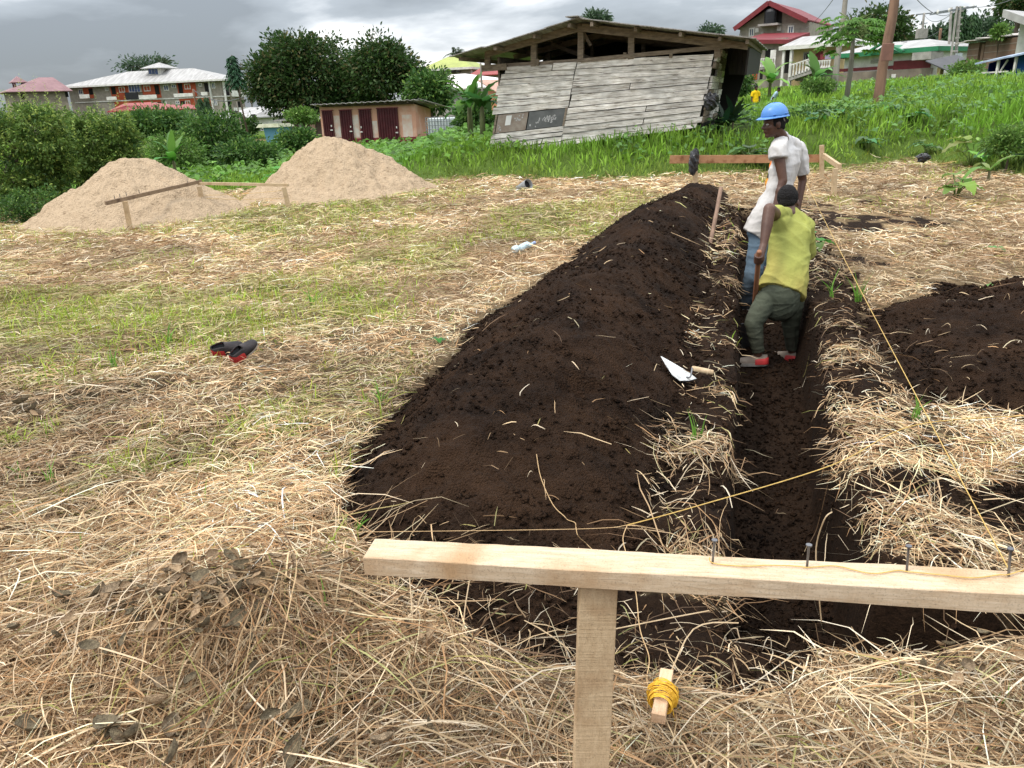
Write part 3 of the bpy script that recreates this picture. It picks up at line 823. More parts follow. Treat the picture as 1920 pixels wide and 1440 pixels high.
MB().hexa([(-.3, -.4, z + .55), (f.len + .9, -.4, z - .25), (f.len + .9, 3, z - .25), (-.3, 3, z + .55), (-.3, -.4, z + .6), (f.len + .9, -.4, z - .2), (f.len + .9, 3, z - .2), (-.3, 3, z + .6)]).build('roof', m_rust, f.root)
f = Facade(783, 100, 803, 100, 'house', 'brick red gable end just left of the olive roofed house', 'house', z0=-1)
x, z = f.pt(792, 136); f.slab('wall', m_rust, 0, 0, f.len, z, 0, 6); hip(f.root, m_rust, -.3, -.3, f.len + .3, 6.3, z, z + .5, .4, f.len - .4)

# ---------------------------------------------------------------- pink outhouse
c6 = lambda x, y: (580 + x / 6, 160 + y / 6)
f = Facade(598.5, 41, 778, 40, 'outhouse', 'salmon pink outhouse with four dark red corrugated doors and tin lean-to roof', 'outhouse', z0=-.55)
m_salm = mat('salmon_paint', (.62, .35, .24), (.64, .42, .32), scale=1.2, bump=.15, c3=(.58, .30, .205))
def patch_mat():
    m = bpy.data.materials.new('salmon_paint_patchy'); m.use_nodes = True
    return m
zt_l = f.pt(598, 201)[1]; zt_r = f.pt(778, 195)[1]; Ln = f.len
zp = f.pt(690, 259)[1]
MB().hexa([(0, 0, 0), (Ln, 0, 0), (Ln, 2.6, 0), (0, 2.6, 0), (0, 0, zt_l), (Ln, 0, zt_r), (Ln, 2.6, zt_r - .3), (0, 2.6, zt_l - .3)]).build('wall', m_salm, f.root)
MB().box((-.03, -.05, 0), (Ln + .03, -.002, zp)).build('plinth', m_redtr, f.root)
# pale unpainted render between the doors
for r in [((285, 340), (350, 588)), ((492, 330), (560, 588)), ((1050, 330), (1160, 588)), ((715, 400), (770, 588))]:
    (x0, y0), (x1, y1) = r
    f.px_slab('plaster_patch', mat('bare_plaster', (.62, .56, .50), (.60, .36, .26), scale=2.2, lo=.3, hi=.6), (*c6(x0, y0), *c6(x1, y1)), -.012, -.002)
m_door = mat('oxblood_sheet_door', (.085, .016, .02), (.055, .010, .013), scale=3, rough=.5)
for (tx0, tx1, ty, by) in [(143, 262, 290, 612), (340, 478, 284, 636), (556, 694, 276, 646), (760, 995, 264, 668)]:
    x0, z1 = f.pt(*c6(tx0, ty)); x1, _ = f.pt(*c6(tx1, ty)); z0 = f.pt(*c6((tx0 + tx1) / 2 + 25, by))[1]
    z0 = max(z0, .02)
    n = max(5, int((x1 - x0) / .12)); b = MB()
    for i in range(n):      # corrugated sheet: raised ribs
        a = x0 + (x1 - x0) * i / n; w_ = (x1 - x0) / n
        b.add([(a, -.06, z0), (a + w_ * .3, -.06, z0), (a + w_ * .45, -.10, z0), (a + w_ * .85, -.10, z0), (a + w_, -.06, z0), (a, -.06, z1), (a + w_ * .3, -.06, z1), (a + w_ * .45, -.10, z1), (a + w_ * .85, -.10, z1), (a + w_, -.06, z1)],
              [(0, 1, 6, 5), (1, 2, 7, 6), (2, 3, 8, 7), (3, 4, 9, 8)])
    b.box((x0, -.059, z0), (x1, -.055, z1))
    dd = b.build('door', m_door, f.root)
    MB().box((x0 - .03, -.058, z1), (x1 + .03, -.002, z1 + .04)).build('door_head', m_redtr, dd)
    hx = x1 - .14 if tx0 != 556 else x0 + .04
    MB().box((hx - .03, -.14, z0 + (z1 - z0) * .32), (hx + .1, -.101, z0 + (z1 - z0) * .32 + .05)).box((hx + .02, -.14, z0 + (z1 - z0) * .45), (hx + .07, -.101, z0 + (z1 - z0) * .45 + .09)).build('latch', m_whitep, dd)
# side wall turned right, then the tin roof
sx0 = Ln; e2 = f.pt(808, 230, 2.4)[0]
MB().hexa([(Ln + .001, .0, 0), (e2, 2.3, 0), (e2 - .1, 2.6, 0), (Ln + .001, 2.6, 0), (Ln + .001, .0, zt_r), (e2, 2.3, zt_r - .25), (e2 - .1, 2.6, zt_r - .3), (Ln + .001, 2.6, zt_r - .3)]).build('side_wall', m_salm, f.root)
for (a, bb) in [((1195, 350), (1230, 275)), ((1230, 275), (1268, 350)), ((1210, 330), (1255, 330))]:
    p = f.pt(*c6(*a), .3); q = f.pt(*c6(*bb), .3)
m_tin = mat('grey_tin_sheet', (.36, .35, .33), (.16, .14, .12), scale=3, stretch=(6, .5, 1), rough=.5)
rl = f.pt(582, 196, -.5); rr_t = f.pt(784, 186, -.5); rt = f.pt(831, 196, 1.6)
N = 56; V_ = []; Fc = []
for i in range(N + 1):
    s_ = i / N; xx = rl[0] + (rr_t[0] - rl[0]) * s_; zz_ = rl[1] + (rr_t[1] - rl[1]) * s_ + .025 * math.sin(i * 1.9)
    V_ += [(xx, -.55, zz_), (xx, 3.2, zz_ - .38)]
for i in range(N): Fc.append((2 * i, 2 * i + 1, 2 * i + 3, 2 * i + 2))
k = len(V_)
V_ += [(rr_t[0], -.55, rr_t[1] + .03), (rr_t[0], 3.2, rr_t[1] - .35), (rt[0], .9, rt[1]), (rt[0], 3.2, rt[1] - .2)]
Fc.append((k, k + 1, k + 3, k + 2))
b = MB().add(V_, Fc); b.v += []; o = b.build('roof', m_tin, f.root); md = o.modifiers.new('s', 'SOLIDIFY'); md.thickness = .03
b = MB().bar((rl[0] + .5, -.2, zt_l + .06), (Ln, -.2, zt_r + .06), .08, .1)
for i in range(5): b.bar((.3 + i * (Ln - .5) / 4, -.5, (zt_l + (zt_r - zt_l) * i / 4) + .1), (.3 + i * (Ln - .5) / 4, 2.9, (zt_l + (zt_r - zt_l) * i / 4) - .2), .07, .09)
b.build('roof_timber', mat('dark_timber', (.09, .065, .045), (.05, .035, .025), scale=6), f.root)

# white caged water container beside the outhouse
f2 = Facade(796.5, 39.3, 841, 38.6, 'water_container', 'white plastic water container in a grey wire cage right of the pink outhouse', 'water container', z0=-.2)
x0, z0, x1, z1 = f2.rect(797, 220, 842, 257.5); D = 1.0
MB().box((.04, .04, z0), (f2.len - .04, D - .04, z1 - .03)).build('tank', mat('milky_plastic', (.62, .66, .66), (.5, .54, .54), scale=2, rough=.4), f2.root, bevel=.04)
b = MB()
for i in range(9):
    xx = f2.len * i / 8; b.box((xx - .013, -.01, z0), (xx + .013, .015, z1)); b.box((xx - .013, D - .015, z0), (xx + .013, D + .01, z1))
for j in range(6):
    zq = z0 + (z1 - z0) * j / 5; b.box((0, -.022, zq - .013), (f2.len, -.0101, zq + .013)); b.box((-.022, 0, zq - .013), (-.0101, D, zq + .013)); b.box((f2.len + .0101, 0, zq - .013), (f2.len + .022, D, zq + .013))
b.build('cage', mat('grey_steel', (.22, .24, .25), (.13, .14, .15), scale=3, rough=.5), f2.root)
MB().box((-.05, -.05, z0 - .16), (f2.len + .05, D + .05, z0 - .001)).build('pallet', m_conc, f2.root)

# blue bin, dark sheds behind
f3 = Facade(488, 50.5, 513, 50, 'water_tub', 'tapered light blue tub covered by a pale slab, left of the pink outhouse', 'tub', z0=-.55)
x0, z0, x1, z1 = f3.rect(488, 239, 513, 265)
zb_ = .0; w1 = f3.len
MB().hexa([(.1, .1, zb_), (w1 - .2, .1, zb_), (w1 - .2, 1.0, zb_), (.1, 1.0, zb_), (0, 0, z1), (w1 + .25, 0, z1), (w1 + .25, 1.1, z1), (0, 1.1, z1)]).build('tub', mat('light_blue_paint', (.10, .24, .33), (.08, .19, .27), scale=2), f3.root)
MB().hexa([(-.45, -.15, z1 + .002), (w1 + .3, -.15, z1 + .002), (w1 + .3, 1.3, z1 + .002), (-.45, 1.3, z1 + .002), (-.3, -.05, z1 + .2), (w1 + .2, -.05, z1 + .22), (w1 + .2, 1.2, z1 + .2), (-.3, 1.2, z1 + .2)]).build('lid', mat('mossy_slab', (.48, .47, .36), (.3, .31, .2), scale=3), f3.root)
f3 = Facade(524, 60, 600, 58, 'shed', 'low dark shed with pale tin roof between the blue tub and the outhouse', 'shed', z0=-.6)
x, z = f3.pt(560, 226); f3.slab('wall', mat('dark_boards', (.10, .06, .045), (.05, .035, .03), scale=2, stretch=(6, 1, .4)), 0, 0, f3.len, z, 0, 3)
for (a, c) in ((537, 545), (562, 570), (583, 592)):
    f3.px_slab('wall_board', m_conc if a != 583 else m_rust, (a, 233, c, 250), -.05, -.001)
MB().hexa([(-.3, -.5, z), (f3.len + .3, -.5, z), (f3.len + .3, 3.3, z + .5), (-.3, 3.3, z + .5), (-.3, -.5, z + .06), (f3.len + .3, -.5, z + .06), (f3.len + .3, 3.3, z + .56), (-.3, 3.3, z + .56)]).build('roof', m_zinc, f3.root)

# ================================================================ houses on the right
c4 = lambda x0, y0, x1, y1: (1360 + x0 / 3.43, y0 / 3.43, 1360 + x1 / 3.43, y1 / 3.43)
f = Facade(1379, 88.5, 1504, 84.5, 'house', 'tall grey house with dark red gabled roof and black tank under its peak', 'house', z0=1.2)
ze_ = f.pt(1440, 49)[1]; zl_ = f.pt(1380, 52)[1]; zr_ = f.pt(1504, 42)[1]
za = f.pt(1447, 1, -1)[1]; xa = f.pt(1447, 1)[0]
f.slab('wall', m_block, 0, 0, f.len, min(zl_, zr_), 0, 10)
MB().add([(0, 0, min(zl_, zr_)), (f.len, 0, min(zl_, zr_)), (xa, 0, za - .5), (0, 10, min(zl_, zr_)), (f.len, 10, min(zl_, zr_)), (xa, 10, za - .5)], [(0, 1, 2), (5, 4, 3), (0, 3, 4, 1), (1, 4, 5, 2), (2, 5, 3, 0)]).build('gable', m_blockd, f.root)
zel = f.pt(1376, 52, -1)[1]; zer = f.pt(1514, 36, -1)[1]; xel = f.pt(1376, 52, -1)[0]; xer = f.pt(1514, 36, -1)[0]
for (xe, z_e, nm) in ((xel, zel, 0), (xer, zer, 1)):
    MB().hexa([(xa, -1, za - .12), (xe, -1, z_e - .12), (xe, 11, z_e - .12), (xa, 11, za - .12), (xa, -1, za), (xe, -1, z_e), (xe, 11, z_e), (xa, 11, za)]).build('roof_slope', m_redtr, f.root)
    MB().bar((xa, -1.02, za - .16), (xe, -1.02, z_e - .16), .05, .45).build('bargeboard', m_redtr, f.root)
f.px_slab('recess', m_dark, c4(255, 55, 365, 165), -.03, -.001)
x0, z0, x1, z1 = f.rect(*c4(266, 60, 342, 156)); r0 = (x1 - x0) / 2
MB().tube([((x0 + x1) / 2, -r0 - .1, z0), ((x0 + x1) / 2, -r0 - .1, z1 - .3), ((x0 + x1) / 2, -r0 - .1, z1 - .05), ((x0 + x1) / 2, -r0 - .1, z1)], [r0, r0, r0 * .7, r0 * .3], n=20).build('water_tank', m_tank, f.root)
f.slab('tank_ledge', m_conc, x0 - .4, z0 - .2, x1 + .4, z0 - .005, -2 * r0 - .3, -.001)
for r in [(153, 180, 187, 236), (194, 182, 215, 208), (334, 168, 358, 198), (403, 164, 442, 218)]:
    f.window(c4(*r), m_whitep, m_pane, t=.12, proud=.12)
for xx in (100, 240, 370):
    x_, _ = f.pt(c4(xx, 0, 0, 0)[0], 60); MB().box((x_ - .12, -.1, 0), (x_ + .12, -.001, ze_ - .5)).build('pilaster', m_conc, f.root)
# lower wing of it
f = Facade(1393, 82, 1466, 79.5, 'house', 'lower grey wing with red eave, arched window and balcony below the tall gabled house', 'house', z0=1.0)
x, z = f.pt(1430, 74); f.slab('wall', m_block, 0, 0, f.len, z, 0, 4.5)
z1_ = f.pt(1432, 70, -.6)[1]
MB().hexa([(-.6, -.7, z - .25), (f.len + .4, -.7, z - .6), (f.len + .4, 5, z), (-.6, 5, z), (-.3, -.7, z + .1), (f.len + .4, -.7, z - .25), (f.len + .4, 5, z + .6), (-.3, 5, z + .9)]).build('roof', m_redtr, f.root)
f.px_slab('doorway', m_dark, c4(258, 316, 312, 375), -.05, -.001); f.px_slab('laundry', m_whitep, c4(305, 322, 340, 375), -.6, -.55)
f.px_slab('balcony_slab', m_conc, c4(248, 428, 352, 442), -1.1, -.001)
f.px_slab('handrail', m_whitep, c4(250, 374, 350, 380), -1.1, -1.0)
x0, z0, x1, z1 = f.rect(*c4(250, 380, 350, 428))
for i in range(7):
    xx = x0 + (x1 - x0) * (i + .5) / 7; MB().tube([(xx, -1.05, z0), (xx, -1.05, z0 + (z1 - z0) * .4), (xx, -1.05, z1)], [.11, .05, .09], n=6).build('baluster', m_whitep, f.root)
f.window(c4(184, 324, 201, 386), m_whitep, m_dark, t=.1)
f.window(c4(174, 462, 206, 512), m_orange, m_dark, t=.14)
f.px_slab('window_arch', m_orange, c4(180, 452, 200, 462), -.05, -.004)
f.px_slab('doorway', m_dark, c4(222, 450, 240, 512), -.04, -.001)
# yellow house with outside stair
f = Facade(1480, 73, 1572, 70, 'house', 'cream yellow house with pale roof, red door and outside stair with white balusters', 'house', z0=1.0)
x, z = f.pt(1525, 87); f.slab('wall', m_yel, 0, 0, f.len, z, 0, 7)
rl_ = f.pt(1464, 89, -1); rr2 = f.pt(1575, 86, -1); zt = f.pt(1530, 66, 2)[1]; xq = f.pt(1500, 67, 2)[0]; xq2 = f.pt(1560, 66, 2)[0]
hip(f.root, m_zinc, rl_[0], -1.2, rr2[0] + .8, 8, z + .1, zt, xq, xq2, ry=2.5, fascia=m_whitep)
f.window(c4(502, 334, 552, 390), m_conc, m_dark, t=.1, bars=2)
f.px_slab('door', m_redtr, c4(577, 330, 622, 440), -.05, -.001); f.window(c4(655, 326, 692, 352), m_orange, m_dark, t=.1)
f.px_slab('doorway', m_dark, c4(383, 318, 414, 470), -.04, -.001)
f.px_slab('laundry', mat('lilac_cloth', (.35, .30, .42), scale=3), c4(672, 345, 708, 380), -1.0, -.96); f.px_slab('laundry', m_redtr, c4(640, 350, 668, 384), -1.0, -.96)
f.px_slab('landing', m_conc, c4(566, 438, 722, 448), -1.5, -.06)
f.px_slab('under_landing_wall', mat('dim_render', (.2, .18, .15), scale=2), c4(480, 450, 722, 515), -.9, -.06)
f.px_slab('handrail', m_whitep, c4(566, 390, 722, 396), -1.5, -1.4)
x0, z0, x1, z1 = f.rect(*c4(568, 396, 720, 438))
for i in range(10):
    xx = x0 + (x1 - x0) * (i + .5) / 10; MB().tube([(xx, -1.45, z0), (xx, -1.45, z0 + (z1 - z0) * .4), (xx, -1.45, z1)], [.11, .05, .09], n=6).build('baluster', m_whitep, f.root)
pa = f.pt(1478, 144, -1.5); pb = f.pt(1525, 128, -1.5)
MB().bar((pa[0], -1.2, pa[1] - .2), (pb[0], -1.2, pb[1] - .2), .5, .3).build('stair', m_conc, f.root)
MB().bar((pa[0], -1.45, pa[1] + .9), (pb[0], -1.45, pb[1] + .85), .1, .1).build('handrail', m_whitep, f.root)
for i in range(8):
    s_ = (i + .5) / 8; xx = pa[0] + (pb[0] - pa[0]) * s_; z_ = pa[1] + (pb[1] - pa[1]) * s_; MB().tube([(xx, -1.45, z_ - .05), (xx, -1.45, z_ + .4), (xx, -1.45, z_ + .87)], [.1, .05, .08], n=6).build('baluster', m_whitep, f.root)
for xx in (372, 420):
    x_ = f.pt(c4(xx, 0, 0, 0)[0], 120, -1)[0]; MB().box((x_ - .1, -1.1, 0), (x_ + .1, -.9, z)).build('porch_post', m_whitep, f.root)
# white bungalow with green trimmed roof and red band
f = Facade(1575, 64, 1747, 58, 'house', 'long white bungalow with pale roof, green trimmed gable and red painted band', 'house', z0=1.0)
x, z = f.pt(1660, 100); f.slab('wall', m_whitep, 0, 0, f.len, z, 0, 7)
xq = f.pt(1657, 75, 3)[0]; zt = f.pt(1690, 77, 3)[1]; xq2 = f.pt(1735, 78, 3)[0]
hip(f.root, m_zinc, -.6, -.8, f.len + .3, 8, z + .15, zt, xq - 1.2, xq2, ry=3.5, fascia=m_gtrim)
g0 = f.pt(1632, 100, -1)[0]; g1 = f.pt(1690, 98, -1)[0]; gm = f.pt(1660, 84, -1)
MB().add([(g0, -1.1, z - .1), (g1, -1.1, z - .1), (gm[0], -1.1, gm[1]), (g0, -.2, z - .1), (g1, -.2, z - .1), (gm[0], 2.5, gm[1])], [(0, 1, 2), (0, 2, 5, 3), (1, 4, 5, 2), (0, 3, 4, 1)]).build('porch_gable', m_gtrim, f.root)
MB().bar((g0 - .3, -1.25, z), (gm[0], -1.25, gm[1] + .15), .3, .12).bar((gm[0], -1.25, gm[1] + .15), (g1 + .3, -1.25, z), .3, .12).build('gable_edge', m_gtrim, f.root)
f.px_slab('red_band', m_redtr, c4(736, 432, 1090, 452), -.08, -.001); f.px_slab('red_band', m_redtr, c4(1085, 386, 1322, 446), -.10, -.001)
f.px_slab('lower_wall', m_blockd, c4(730, 453, 1330, 520), -.3, -.001)
f.px_slab('window', m_dark, c4(748, 348, 785, 375), -.05, -.001); f.px_slab('notice', m_whitep, c4(1085, 476, 1112, 500), -.34, -.301)
f.px_slab('awning', m_conc, c4(1280, 336, 1400, 384), -1.6, -.001)
f.px_slab('sign_board', m_conc, c4(940, 385, 1000, 405), -.12, -.081)
# tin shelter next to it
f = Facade(1745, 52, 1790, 50, 'shelter', 'dark open shelter with drooping tin roof right of the red banded bungalow', 'shelter', z0=1.2)
x, z = f.pt(1765, 114); f.slab('back_wall', m_dark, 0, 0, f.len, z, 1.2, 1.4)
MB().hexa([(-.3, -.6, z), (f.len + .4, -.6, z - .9), (f.len + .4, 1.6, z - .6), (-.3, 1.6, z + .3), (-.3, -.6, z + .06), (f.len + .4, -.6, z - .84), (f.len + .4, 1.6, z - .54), (-.3, 1.6, z + .36)]).build('roof', mat('dark_tin', (.06, .06, .065), scale=3, rough=.5), f.root)
MB().box((.1, 0, 0), (.4, .25, z - .2)).box((f.len - .5, -.3, 0), (f.len - .35, -.15, z - .8)).build('post', m_yel, f.root)
# brown block wall building
f = Facade(1798, 49, 1888, 45, 'block_building', 'unplastered brown block building with loose pale roof sheets beside the lattice pole', 'building', z0=1.0)
za_ = f.pt(1800, 84)[1]; zb_ = f.pt(1886, 72)[1]; m_bb = mat('brown_block', (.20, .125, .085), (.13, .085, .06), scale=2.2, bump=.3, bscale=8)
x1_ = f.pt(1834, 100)[0]; x2_ = f.pt(1845, 100)[0]
L_ = f.len; zz_ = lambda x: za_ + (zb_ - za_) * x / L_
MB().hexa([(0, 0, 0), (x1_, 0, 0), (x1_, 3.8, 0), (0, 3.8, 0), (0, 0, za_), (x1_, 0, zz_(x1_)), (x1_, 3.8, zz_(x1_)), (0, 3.8, za_)]).build('wall', m_bb, f.root)
MB().hexa([(x2_, 0, 0), (L_, 0, 0), (L_, 3.8, 0), (x2_, 3.8, 0), (x2_, 0, zz_(x2_)), (L_, 0, zb_), (L_, 3.8, zb_), (x2_, 3.8, zz_(x2_))]).build('wall', m_bb, f.root)
xm_ = (x1_ + x2_) / 2
MB().box((x1_ + .003, .3, 0), (x2_ - .003, .5, zz_(xm_))).build('recess', m_dark, f.root); MB().box((xm_ - .1, .05, 0), (xm_ + .12, .25, zz_(xm_) - .1)).build('pier', m_bb, f.root)
for r in range(1, 9):
    zq = za_ * r / 9.
    MB().box((.0, -.015, zq - .02), (x1_, -.001, zq + .02)).box((x2_, -.015, zq * 1.04 - .02), (L_, -.001, zq * 1.04 + .02)).build('mortar_course', m_blockd, f.root)
for i in range(4):
    a = -.5 + i * (L_ - .3) / 4
    MB().hexa([(a, -.6, zz_(a) + .05 + .06 * i), (a + 1.25, -.5, zz_(a + 1) + .08), (a + 1.25, 4, zz_(a) + .3), (a, 4, zz_(a) + .3), (a, -.6, zz_(a) + .09 + .06 * i), (a + 1.25, -.5, zz_(a + 1) + .12), (a + 1.25, 4, zz_(a) + .34), (a, 4, zz_(a) + .34)]).build('roof_sheet', mat('dull_zinc', (.40, .35, .31), (.58, .55, .52), scale=2), f.root)
# white rendered house at the right frame edge
f = Facade(1886, 42, 1990, 40, 'house', 'white rendered wall under a pale overhanging roof at the right edge of the picture', 'house', z0=1.0)
z = f.pt(1890, 38)[1]; zr_ = f.pt(1940, 52)[1]
MB().hexa([(0, 0, 0), (f.len, 0, 0), (f.len, 3, 0), (0, 3, 0), (0, 0, z), (f.len, 0, zr_ - .6), (f.len, 3, zr_ - .6), (0, 3, z)]).build('wall', m_whitep, f.root)
pz = f.pt(1883, 27, -1)
MB().hexa([(-.5, -1, z + .1), (f.len, -1, zr_ - .7), (f.len, 3.5, zr_ - .7), (-.5, 3.5, z + .1), (-.5, -1, z + .45), (f.len, -1, zr_ - .35), (f.len, 3.5, zr_ - .35), (-.5, 3.5, z + .45)]).build('roof', m_zinc, f.root)
# blue stall
f = Facade(1841, 33, 1975, 30, 'market_stall', 'blue tarpaulin market stall with pale awning and thin white posts on the green bank', 'stall', z0=1.3)
m_tarp = mat('blue_tarpaulin', (.010, .03, .20), (.006, .015, .11), scale=2, rough=.45, bump=.3, bscale=3)
rl_ = f.pt(1832, 119, -.5); rm = f.pt(1920, 101, -.5); sl = (rm[1] - rl_[1]) / (rm[0] - rl_[0])
zt = lambda x: rl_[1] + (x - rl_[0]) * sl - .12
Lf = f.len
MB().hexa([(0, .9, 0), (Lf, .9, 0), (Lf, .95, 0), (0, .95, 0), (0, .9, zt(0) + .3), (Lf, .9, zt(Lf) + .3), (Lf, .95, zt(Lf) + .3), (0, .95, zt(0) + .3)]).build('back_sheet', m_tarp, f.root)
MB().hexa([(0, 0, 0), (.03, 0, 0), (.03, .89, 0), (0, .89, 0), (0, 0, zt(0) + .1), (.03, 0, zt(0) + .1), (.03, .89, zt(0) + .28), (0, .89, zt(0) + .28)]).build('side_sheet', m_tarp, f.root)
xs_ = f.pt(1908, 120)[0]
MB().hexa([(xs_, -.02, 0), (Lf, -.02, 0), (Lf, .02, 0), (xs_, .02, 0), (xs_, -.02, zt(xs_) + .14), (Lf, -.02, zt(Lf) + .14), (Lf, .02, zt(Lf) + .14), (xs_, .02, zt(xs_) + .14)]).build('front_sheet', mat('faded_blue_tarpaulin', (.02, .09, .30), scale=3), f.root)
b = MB(); n = 12
for i in range(n):
    a = rl_[0] + (Lf - rl_[0]) * i / n; c = rl_[0] + (Lf - rl_[0]) * (i + 1) / n; w0 = .05 * math.sin(i * 2.2); w1 = .05 * math.sin(i * 2.2 + 2.2)
    b.hexa([(a, -.6 + w0, zt(a) + .08), (c, -.6 + w1, zt(c) + .08), (c, 1.1, zt(c) + .35), (a, 1.1, zt(a) + .35), (a, -.6 + w0, zt(a) + .14), (c, -.6 + w1, zt(c) + .14), (c, 1.1, zt(c) + .4), (a, 1.1, zt(a) + .4)])
b.build('awning', mat('pale_blue_sheet', (.38, .46, .58), (.25, .32, .45), scale=4, rough=.5), f.root)
for px_ in (1871, 1903):
    x_ = f.pt(px_, 125, -.4)[0]; MB().box((x_ - .04, -.44, 0), (x_ + .04, -.36, zt(x_) + .08)).build('post', m_whitep, f.root)
x_ = f.pt(1871, 125, -.4)[0]; x2_ = f.pt(1884, 125, -.4)[0]; MB().bar((x_, -.3, zt(x_) - .4), (x2_, -.3, zt(x2_) + .05), .05, .05).build('brace', m_whitep, f.root)
hz_ = f.pt(1860, 136)[1]
MB().box((.1, -.41, hz_ - .03), (xs_, -.37, hz_ + .03)).build('rail', m_whitep, f.root)

# ================================================================ poles
def pole(name, p0, p1, r0, r1, m, label, cat, n=10):
    root = empty(name, p0, 0, label, cat)
    d = Vector(p1) - Vector(p0)
    k = 6; pts = [d * (i / k) + Vector((.015 * math.sin(i * 2.1), .0, 0)) * (r0 * 8) for i in range(k + 1)]
    MB().tube(pts, [r0 + (r1 - r0) * i / k for i in range(k + 1)], n=n).build('shaft', m, root, smooth=True)
    return root, d
def zfit(px, py, Y): return at(px, py, Y)
m_pole = mat('weathered_pole_wood', (.24, .14, .09), (.13, .075, .05), scale=4, stretch=(1, 1, .12), bump=.5, bscale=12)
m_pole2 = mat('pale_pole_wood', (.30, .27, .23), (.19, .17, .145), scale=4, stretch=(1, 1, .12), bump=.4, bscale=12)
p0 = at(1642, 203, 25); p1 = at(1688, -60, 25.5)
r, d = pole('utility_pole', p0 - Vector((0, 0, .2)), p1, .155, .13, m_pole, 'thick leaning brown wooden pole standing in the weeds with a small board nailed on', 'utility pole', n=14)
q = at(1664, 98, 24.7) - (p0 - Vector((0, 0, .2)))
MB().box((q.x - .17, q.y - .03, q.z - .24), (q.x + .17, q.y + .01, q.z + .24)).build('board', mat('rust_brown_board', (.24, .12, .09), (.18, .09, .07), scale=3), r, bevel=.01)
p0 = at(1563, 162, 38); p1 = at(1592, -50, 38.5)
r, d = pole('utility_pole', p0 - Vector((0, 0, .6)), p1, .15, .10, m_pole2, 'pale grey wooden pole leaning right beside the yellow house', 'utility pole')
# lattice concrete pole with cross arm
p0 = at(1785, 138, 56) - Vector((0, 0, .5)); p1 = at(1797, 12, 56.5)
root = empty('power_pole', p0, 0, 'grey ladder-sided concrete power pole with steel cross arm by the block building', 'power pole')
d = p1 - p0; s0, s1 = .20, .12; b = MB()
b.bar((-.19, 0, 0), d + Vector((-.10, 0, 0)), .09, .22).bar((.19, 0, 0), d + Vector((.10, 0, 0)), .09, .22)
b.build('shaft', m_conc, root)
for i in range(11):
    s_ = (i + .7) / 11.5; w_ = .17 * (1 - s_) + .08 * s_; MB().box((d.x * s_ - w_, -.08, d.z * s_ - .05), (d.x * s_ + w_, .08, d.z * s_ + .05)).build('rung', m_conc, root)
c = d * .94
MB().bar(c + Vector((-1.5, .1, -.05)), c + Vector((1.15, -.1, .22)), .09, .12).build('cross_arm', mat('grey_steel', (.22, .24, .25)), root)
for t_ in (-1.35, -.6, .4, 1.0):
    MB().tube([c + Vector((t_, 0, .02 + t_ * .1)), c + Vector((t_, 0, .14 + t_ * .1)), c + Vector((t_, 0, .26 + t_ * .1))], [.05, .08, .04], n=8).build('insulator', m_whitep, root)
MB().box((d.x * .28 - .05, -.3, d.z * .28), (d.x * .28 + .35, -.12, d.z * .28 + .45)).build('meter_box', mat('pale_box', (.40, .44, .46)), root)
# slim pole beside it, far pole with transformer, short pole
p0 = at(1779, 120, 60) - Vector((0, 0, .8)); p1 = at(1784, 14, 60)
r, d = pole('power_pole', p0, p1, .11, .08, m_conc, 'slim grey pole just left of the ladder-sided one', 'power pole')
c = d * .93
MB().bar(c + Vector((-1.5, 0, -.1)), c + Vector((.3, 0, .1)), .08, .08).build('cross_arm', MATS['grey_steel'], r)
p0 = at(1727, 90, 95) - Vector((0, 0, 1.5)); p1 = at(1733, 24, 95)
r, d = pole('power_pole', p0, p1, .16, .12, m_conc, 'distant pole carrying a small transformer above the rooftops', 'power pole')
c = d * .97
MB().bar(c + Vector((-.9, 0, 0)), c + Vector((.9, 0, .1)), .12, .12).bar(c + Vector((-.4, 0, -1)), c + Vector((.5, 0, -.9)), .1, .1).build('cross_arm', MATS['grey_steel'], r)
c = d * .58
MB().box((c.x - .8, c.y - .7, c.z - .5), (c.x + .3, c.y - .1, c.z + .5)).build('transformer', m_conc, r)
p0 = at(1760, 108, 70) - Vector((0, 0, 1)); p1 = at(1764, 53, 70)
pole('utility_pole', p0, p1, .12, .10, m_pole, 'short dark pole between the distant one and the ladder-sided one', 'utility pole')
p0 = at(457, 262, 57) - Vector((0, 0, .4)); p1 = at(444, 190, 57)
pole('utility_pole', p0, p1, .05, .04, m_pole2, 'thin stake-like pole in front of the white gabled house', 'pole')
p0 = at(372, 210, 80) - Vector((0, 0, 2)); p1 = at(362, 167, 80)
pole('utility_pole', p0, p1, .12, .10, m_pole, 'dark pole in front of the orange block holding the wires', 'utility pole')
p0 = at(905, 175, 36) - Vector((0, 0, 2)); p1 = at(901, 118, 36)
pole('utility_pole', p0, p1, .05, .04, m_pole2, 'thin bare stake standing under the left eave of the plank shed', 'pole')
# wires
def wire(p, q, sag, label, r=.018):
    p = Vector(p); q = Vector(q); n = 14
    pts = [p + (q - p) * (i / n) + Vector((0, 0, -sag * 4 * (i / n) * (1 - i / n))) for i in range(n + 1)]
    tag(MB().tube(pts, r, n=4).build('overhead_wire', m_tank), label, 'wire')
wire(at(1797, 14, 56.5), at(1733, 27, 95), .8, 'overhead wire from the ladder-sided pole to the distant transformer pole', .025)
wire(at(1786, 24, 56.5), at(1688, -40, 25.5), .5, 'overhead wire from the ladder-sided pole to the leaning brown pole', .016)
wire(at(1812, 12, 56.5), at(1940, -20, 40), .3, 'overhead wire leaving the ladder-sided pole towards the right edge', .02)
wire(at(362, 168, 80), at(457, 182, 57), .6, 'sagging wire from the dark pole to the papaya tree', .035)
wire(at(1592, -45, 38.5), at(1500, 55, 84), .6, 'overhead wire from the pale leaning pole to the tall gabled house', .02)
